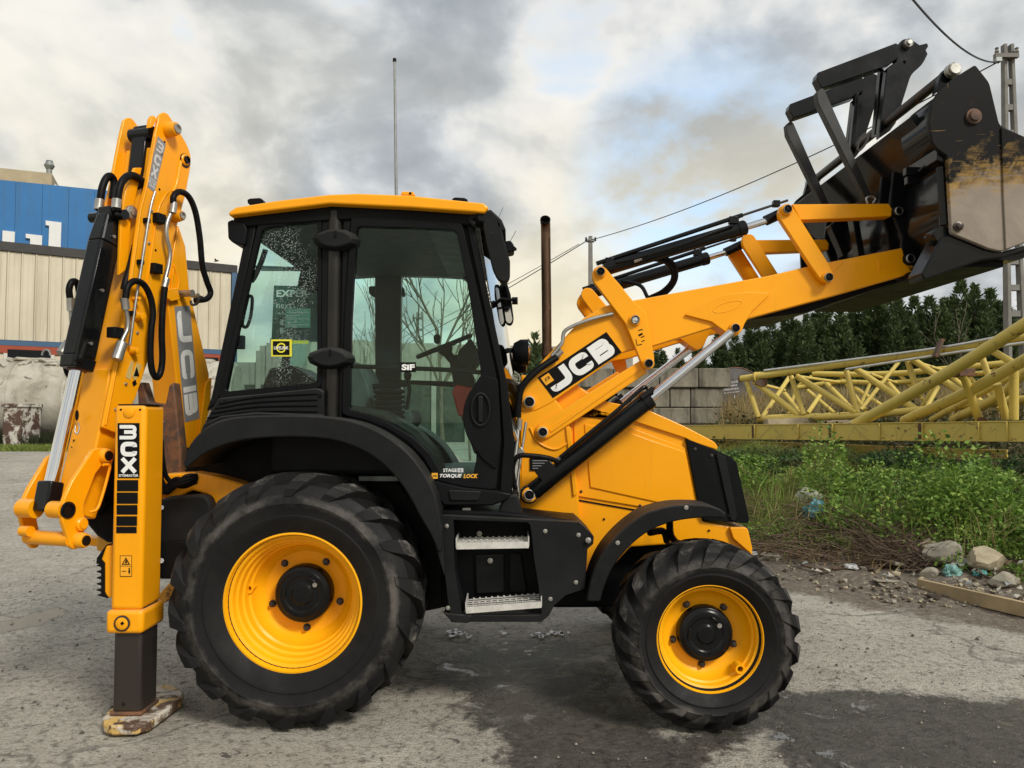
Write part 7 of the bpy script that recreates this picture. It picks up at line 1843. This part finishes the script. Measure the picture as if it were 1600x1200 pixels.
clumps('ivy_patch', 8, g, lambda s, px, x, y: (s > 3.4) & (s < 4.2) & (px > 1490) & (px < 1560), leaf_mat('broad_leaves', (.045, .09, .035), (.085, .15, .06), (.16, .24, .11)), 70, .10, .32, .26, 'broad pale leaves hanging by the girder clamp at right', 'plant')
clumps('low_weeds', 130, g, lambda s, px, x, y: (s > .75) & (s < 2.2) & (((px > 1150) & (px < 1330)) | (px > 1480)) & (nz2(x, y, 2.1, 1) > -.2), GREEN, 90, .036, .12, .17, 'low scattered weeds at the foot of the bank', 'weeds')
blades('bank_grass', 26000, g, lambda s, px, x, y: (s > .9) & (s < 5) & (px < 1340) & (nz2(x, y, 1.9, .5) > -.15), GRASS, .26, .007, 'tufts of green grass on the left half of the bank', 'grass', .5, tuft=14)
blades('pale_grass', 6000, g, lambda s, px, x, y: (s > .5) & (s < 4.5) & (px < 1420), STRAW, .20, .005, 'dry straw blades among the green grass on the bank', 'grass', .8, tuft=6)
x = g.uniform(4.2, 13.5, 4200); y = g.uniform(17, 25, 4200); px = 800 + x / y * FPX; k = ((px > 1140) & (px < 1345)) | (px > 1400)
blades('dry_grass', 1, g, None, STRAW, .95, .012, 'tall dry yellow grass behind the crane boom', 'grass', .28, xy=(x[k], y[k]), tuft=9, tr=.18)
clumps('back_scrub', 260, g, lambda s, px, x, y: (s > 5.2) & (s < 11) & (px > 1130), leaf_mat('scrub_leaves', (.03, .04, .016), (.075, .08, .03), (.15, .135, .06)), 110, .085, .42, .5, 'dull olive scrub filling the ground under the crane boom', 'scrub')
blades('dry_stems', 1500, g, lambda s, px, x, y: (s > .9) & (s < 3.6) & (px > 1150), STRAW, .42, .005, 'dry brown and straw stems standing among the weeds', 'weeds', .45, tuft=7, tr=.10)
blades('tall_stalks', 500, g, lambda s, px, x, y: (s > 1.3) & (s < 3.0) & (px > 1180), GREEN, .5, .008, 'tall green stalks sticking out of the weeds', 'weeds', .35, tuft=5, tr=.06)
x = g.uniform(-26, -11, 9000); y = g.uniform(27.2, 29.4, 9000)
blades('verge_grass', 1, g, None, GRASS, .24, .016, 'strip of short green grass below the pale tank', 'grass', .5, xy=(x, y), tuft=3, tr=.1)
x = g.uniform(-26, -11, 2600); y = g.uniform(28.6, 30, 2600)
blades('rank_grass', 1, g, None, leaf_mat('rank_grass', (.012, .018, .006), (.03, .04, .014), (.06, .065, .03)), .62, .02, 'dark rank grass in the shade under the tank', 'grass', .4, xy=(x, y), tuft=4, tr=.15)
# dead twigs lying in heaps
def twigs(name, n, g, fn, label, up=.35, L=.5):
    xs, ys = scatter(n, g, fn); mb_V, mb_F = [], []
    for x, y in zip(xs, ys):
        z = gh(x, y) + g.uniform(.0, .10); a = g.normal(0, .8) + (math.pi if g.random() < .5 else 0); d = np.array([math.cos(a), math.sin(a) * .6, g.uniform(-.1, up)]); l = L * g.uniform(.4, 1.6)
        p = np.array([x, y, z]); pts = [p + d * l * t + np.array([0, 0, .08 * l * math.sin(t * 3.1)]) + g.normal(0, .012, 3) for t in (0, .35, .7, 1)]
        r = g.uniform(.003, .0075)
        for k in range(3):
            i = len(mb_V); rk = (r * (1 - k * .25), r * (1 - (k + 1) * .25))
            for e, q in ((0, pts[k]), (1, pts[k + 1])):
                for m in range(3): mb_V.append(q + rk[e] * np.array([0, math.cos(m * 2.09), math.sin(m * 2.09)]))
            for m in range(3): mb_F.append((i + m, i + (m + 1) % 3, i + 3 + (m + 1) % 3, i + 3 + m))
    tag(raw(name, mb_V, mb_F, TWIG), label, 'twigs', kind='stuff')
twigs('dead_twigs', 800, g, lambda s, px, x, y: (s > .45) & (s < 2.3) & (px > 1165) & (px < 1330), 'heap of brown dead twigs beside the front wheel', .25, .55)
twigs('brush_heap', 650, g, lambda s, px, x, y: (s > .75) & (s < 1.5) & (px > 1335) & (px < 1445), 'brown brushwood heap left of the boulders', .8, .36)
twigs('bank_twigs', 420, g, lambda s, px, x, y: (s > 2.2) & (s < 5) & (px > 1150), 'scattered dry stalks on the upper bank', 1.2, .45)

# ------------------------------------------------------------------ stones and litter
def stone_mat(name, a, b, c):
    m = Mat(name); n = m.noise(5, 9, .68, .3); m.set(col=m.ramp(n, [(.3, a), (.55, b), (.75, c)]), rough=.92, spec=.2); m.bump(m.mth('ADD', n, m.mth('MULTIPLY', m.noise(30, 5, .6), .4)), .5, .02); return m.m
LIME = stone_mat('pale_limestone', (.26, .215, .14), (.43, .37, .255), (.56, .49, .36))
GREYS = stone_mat('grey_stone', (.17, .155, .12), (.30, .275, .22), (.42, .39, .32))
def stone(name, x, y, sx, sy, sz, seed, mt, label, cat='rock', sink=.25, group=None, sub=4, rz=0, rough=1):
    bm = bmesh.new(); bmesh.ops.create_icosphere(bm, subdivisions=sub, radius=1)
    o = Vector((seed * 3.7, seed * 1.3, seed * 2.1)); g2 = random.Random(seed)
    cuts = [(Vector((g2.uniform(-1, 1), g2.uniform(-1, 1), g2.uniform(-.4, 1))).normalized(), g2.uniform(.5, .8)) for _ in range(11)]
    for v in bm.verts:
        p = v.co.copy()
        for nn, dd in cuts:
            e = p.dot(nn) - dd
            if e > 0: p -= nn * e * .97
        p *= 1 + rough * (.10 * mnoise.noise(v.co * 1.3 + o) + .05 * mnoise.noise(v.co * 4.5 + o))
        v.co = Matrix.Rotation(rz, 3, 'Z') @ Vector((p.x * sx, p.y * sy, p.z * sz))
    mb = MB(); mb.bm.free(); mb.bm = bm
    z = gh(x, y)
    bmesh.ops.translate(bm, verts=bm.verts, vec=(x, y, z + sz * (1 - 2 * sink)))
    return tag(mb.build(name, mt, smooth=24), label, cat, group)
def bank_at(px, py):
    """where the sight line meets the bank"""
    r = ray(px, py)
    y = 3.0
    while y < 22:
        p = C0 + r * (y / r.y); e = p.z - gh(p.x, p.y)
        if e <= .002: return p
        y += max(.01, min(.3, e * 1.5))
    return G(px, py, 0)
def S(name, px, py, wpx, hpx, seed, mt, label, **k):
    p = bank_at(px, py); s = p.y / FPX
    return stone(name, p.x, p.y + wpx * s * .3, wpx * s * .58, wpx * s * .42, hpx * s * .58, seed, mt, label, **k)
S('boulder', 1558, 897, 66, 34, 3, LIME, 'large pale yellowish boulder, rightmost beside the weeds', sink=.12)
S('boulder', 1478, 884, 62, 38, 12, GREYS, 'angular grey boulder split on top, left of the pale boulder', sink=.10)
S('boulder', 1456, 862, 30, 17, 22, LIME, 'pale capstone leaning on the split grey boulder', sink=.0)
S('rock', 1576, 918, 46, 22, 31, GREYS, 'wedge-shaped grey rock in front of the pale boulder', sink=.2)
S('rock', 1455, 903, 26, 18, 44, GREYS, 'small square grey stone in front of the split boulder', sink=.15)
S('rock', 1402, 901, 14, 9, 51, LIME, 'small pale stone left of the plank end', sink=.1)
S('rock', 1510, 911, 14, 8, 61, LIME, 'small pale flat stone behind the plank', sink=.1)
S('rock', 1462, 936, 22, 8, 71, simple('muddy_clod', (.06, .045, .033), .95, 0, .3, 12, bump=.3), 'dark muddy clod lying just before the plank', sink=.2)
S('rock', 1210, 876, 26, 12, 81, GREYS, 'flat grey stone among the twigs by the front tyre', sink=.2)
S('rock', 1326, 834, 34, 18, 91, GREYS, 'brownish flat stone below the teal rag', sink=.25)
S('rock', 1232, 815, 24, 8, 93, LIME, 'flat pale stone half-way up the bank', sink=.3)
S('rock', 1470, 737, 26, 9, 95, LIME, 'pale stone high on the bank under the girder', sink=.2)
rub = MB(); g3 = random.Random(4)
for i in range(420):
    while True:
        px, py = g3.uniform(1190, 1640), g3.uniform(850, 950); p = bank_at(px, py); s = bank_s(p.x, p.y)
        if -.35 < s < 1.15 and (g3.random() < .35 or 1360 < px < 1560): break
    w = g3.uniform(.005, .022) * (1.8 if g3.random() < .10 else 1)
    v = [Vector((g3.uniform(.35, 1.2) * w * a, g3.uniform(.35, 1.1) * w * b, g3.uniform(.2, .7) * w * c)) for a in (-1, 1) for b in (-1, 1) for c in (-1, 1)]
    Mx = Matrix.Translation(p + Vector((0, 0, w * .25))) @ Matrix.Rotation(g3.uniform(0, 6), 4, 'Z') @ Matrix.Rotation(g3.uniform(-.5, .5), 4, 'X')
    vs = [rub.bm.verts.new(Mx @ q) for q in v]
    for q in ((0, 1, 3, 2), (4, 6, 7, 5), (0, 4, 5, 1), (2, 3, 7, 6), (0, 2, 6, 4), (1, 5, 7, 3)): rub.bm.faces.new([vs[k] for k in q]).material_index = i % 3
tag(rub.build('rubble', [GREYS, LIME, simple('brown_clod', (.09, .065, .045), .95, 0, .3, 9)]), 'small rubble and clods along the foot of the bank', 'rubble', kind='stuff')
peb = MB()
for i in range(2600):
    x, y = g3.uniform(-5, 7), g3.uniform(2.6, 12)
    if abs(x + .1) < 1.9 and 4 < y < 6.4: continue
    w = g3.uniform(.003, .008) * (1.8 if g3.random() < .06 else 1); z = gh(x, y)
    vs = [peb.bm.verts.new(Vector((x + a * w * g3.uniform(.7, 1.2), y + b * w * g3.uniform(.7, 1.2), z - .006 + c))) for a, b, c in ((-1, -1, 0), (1, -1, 0), (1, 1, 0), (-1, 1, 0), (0, 0, w * 1.2))]
    for q in ((0, 1, 4), (1, 2, 4), (2, 3, 4), (3, 0, 4)): peb.bm.faces.new([vs[k] for k in q]).material_index = i % 2
tag(peb.build('loose_gravel', [GREYS, simple('dark_grit', (.07, .06, .05), .9, 0, .3, 30)]), 'loose gravel scattered over the yard', 'gravel', kind='stuff')
# plank
a, b = G(1436, 922, .03), G(1640, 968, .03)
PLK = MB().beam(a + Vector((0, 0, .045)), b + Vector((0, 0, .035)), .045, .12).build('wooden_plank', simple('weathered_pine', (.38, .29, .165), .8, 0, .25, 3, bump=.2), bevel=.004)
tag(PLK, 'long weathered wooden plank on edge beside the muddy kerb', 'plank')
for pts, r, lab in (([(1300, 893), (1360, 884), (1410, 884), (1440, 896)], .013, 'long grey stick lying left of the boulders'), ([(1240, 884), (1290, 894), (1400, 886)], .011, 'thin bent stick lying along the muddy edge'), ([(1500, 880), (1530, 900), (1556, 912)], .009, 'dark stick leaning between the two boulders')):
    q = [bank_at(*p) + Vector((0, 0, .03)) for p in pts]; tag(MB().tube(spline(q, 5), r, 7).build('stick', TWIG, smooth=60), lab, 'stick')
for px, py, w, h, rz, lab in ((1412, 886, 40, 9, .5, 'broken pale board lying by the brushwood heap'), (1440, 884, 12, 22, 1.2, 'dark splintered board end standing by the split boulder'), (1385, 909, 36, 4, .1, 'thin flat board lying in the mud')):
    p = bank_at(px, py); s = p.y / FPX; Mx = Matrix.Translation(p + Vector((0, .02, h * s * .35))) @ Matrix.Rotation(rz * .5, 4, 'Z') @ Matrix.Rotation(rz * .35, 4, 'Y')
    tag(MB().box((-w * s / 2, -.05, -h * s * .3), (w * s / 2, .05, h * s * .3), M=Mx).build('broken_board', simple('grey_board', (.30, .27, .21) if h < 20 else (.06, .05, .045), .85, 0, .25, 6), bevel=.004), lab, 'board')
def rag(name, px, py, w, h, col, seed, label, cat):
    p = bank_at(px, py); s = p.y / FPX; bm = bmesh.new(); bmesh.ops.create_icosphere(bm, subdivisions=4, radius=1)
    o = Vector((seed, seed * 2, seed * .7))
    for v in bm.verts:
        q = v.co.copy(); k = 1 + .5 * mnoise.noise(q * 1.6 + o) + .28 * (1 - 2 * abs(mnoise.noise(q * 4 + o)))
        v.co = Vector((q.x * w * s * .55 * k, q.y * w * s * .4 * k, max(-.2, q.z) * h * s * .75 * k))
    bmesh.ops.translate(bm, verts=bm.verts, vec=p + Vector((0, .03, h * s * .2 + (.10 if py < 830 else 0))))
    mb = MB(); mb.bm.free(); mb.bm = bm
    tag(mb.build(name, simple(name + '_plastic', col, .45, 0, .25, 18), smooth=50), label, cat)
rag('plastic_bag', 1270, 800, 40, 20, (.55, .54, .46), 3, 'crumpled dirty white plastic bag up on the bank', 'bag')
rag('teal_rag', 1276, 822, 25, 24, (.03, .17, .20), 5, 'crumpled teal plastic rag below the white bag', 'rag')
rag('teal_bag', 1490, 900, 21, 15, (.17, .34, .31), 9, 'torn pale teal bag between the two boulders', 'bag')
rag('white_wrapper', 1512, 884, 22, 10, (.52, .52, .50), 13, 'torn white wrapper between the two boulders', 'wrapper')
rag('teal_scrap', 1534, 900, 16, 8, (.08, .26, .25), 16, 'small teal scrap under the pale boulder', 'scrap')
rag('black_sack', 1486, 796, 22, 12, (.03, .032, .034), 19, 'small black sack among the green weeds', 'sack')
rag('pale_wrapper', 1368, 838, 18, 7, (.45, .44, .36), 23, 'small pale wrapper in the weeds above the brush heap', 'wrapper')
rag('white_scrap', 1330, 889, 20, 7, (.52, .52, .52), 27, 'torn white plastic scrap on the ground by the long stick', 'scrap')
o = MB().prism(pp([(1498, 790), (1516, 788), (1514, 806), (1502, 802)], bank_at(1505, 803).y), depth(.03)).build('brown_tile', simple('brown_tile', (.16, .10, .07), .8, 0, .2, 9), bevel=.003)
tag(o, 'broken brown tile beside the black sack in the weeds', 'tile')
# flakes of dried white paint on the asphalt under the step
fl = MB()
for cx, cy, n in ((706, 992, 12), (718, 990, 4), (845, 993, 14), (872, 991, 12), (790, 989, 2), (728, 995, 3)):
    for i in range(n):
        p = G(cx + g3.gauss(0, 6), cy + g3.gauss(0, 1.6)); w = g3.uniform(.006, .022)
        k = [Vector((p.x + w * math.cos(t) * g3.uniform(.6, 1.4), p.y + w * 1.6 * math.sin(t) * g3.uniform(.6, 1.4), .0065)) for t in np.linspace(0, 6.28, 7, endpoint=False)]
        fl.prism(k, (0, 0, .002))
tag(fl.build('paint_flakes', M['white_decal']), 'white flakes of dried paint on the asphalt under the cab step', 'paint flakes', kind='stuff')

# scraps of paper, plaster and plastic strewn over the lower bank
lit = MB()
for i in range(130):
    while True:
        px, py = g3.uniform(1160, 1640), g3.uniform(770, 945); p = bank_at(px, py); s = bank_s(p.x, p.y)
        if .0 < s < 2.2 and (s < 1.2 or g3.random() < .35): break
    w = g3.uniform(.012, .045); a = g3.uniform(0, 6.28)
    k = [p + Vector((w * math.cos(a + t) * g3.uniform(.5, 1.3), w * math.sin(a + t) * g3.uniform(.4, 1), .02 + g3.uniform(0, .05))) for t in (0, 1.4, 2.9, 4.4)]
    lit.prism(k, (0, 0, .006), i % 4)
tag(lit.build('litter', [simple('dirty_paper', (.50, .47, .40), .8, 0, .2, 20), simple('plaster_scrap', (.34, .31, .25), .9, 0, .2, 20), simple('brown_card', (.20, .14, .085), .9, 0, .2, 20), simple('grey_scrap', (.30, .31, .30), .7, 0, .2, 20)]), 'small pale scraps of litter strewn over the foot of the bank', 'litter', kind='stuff')
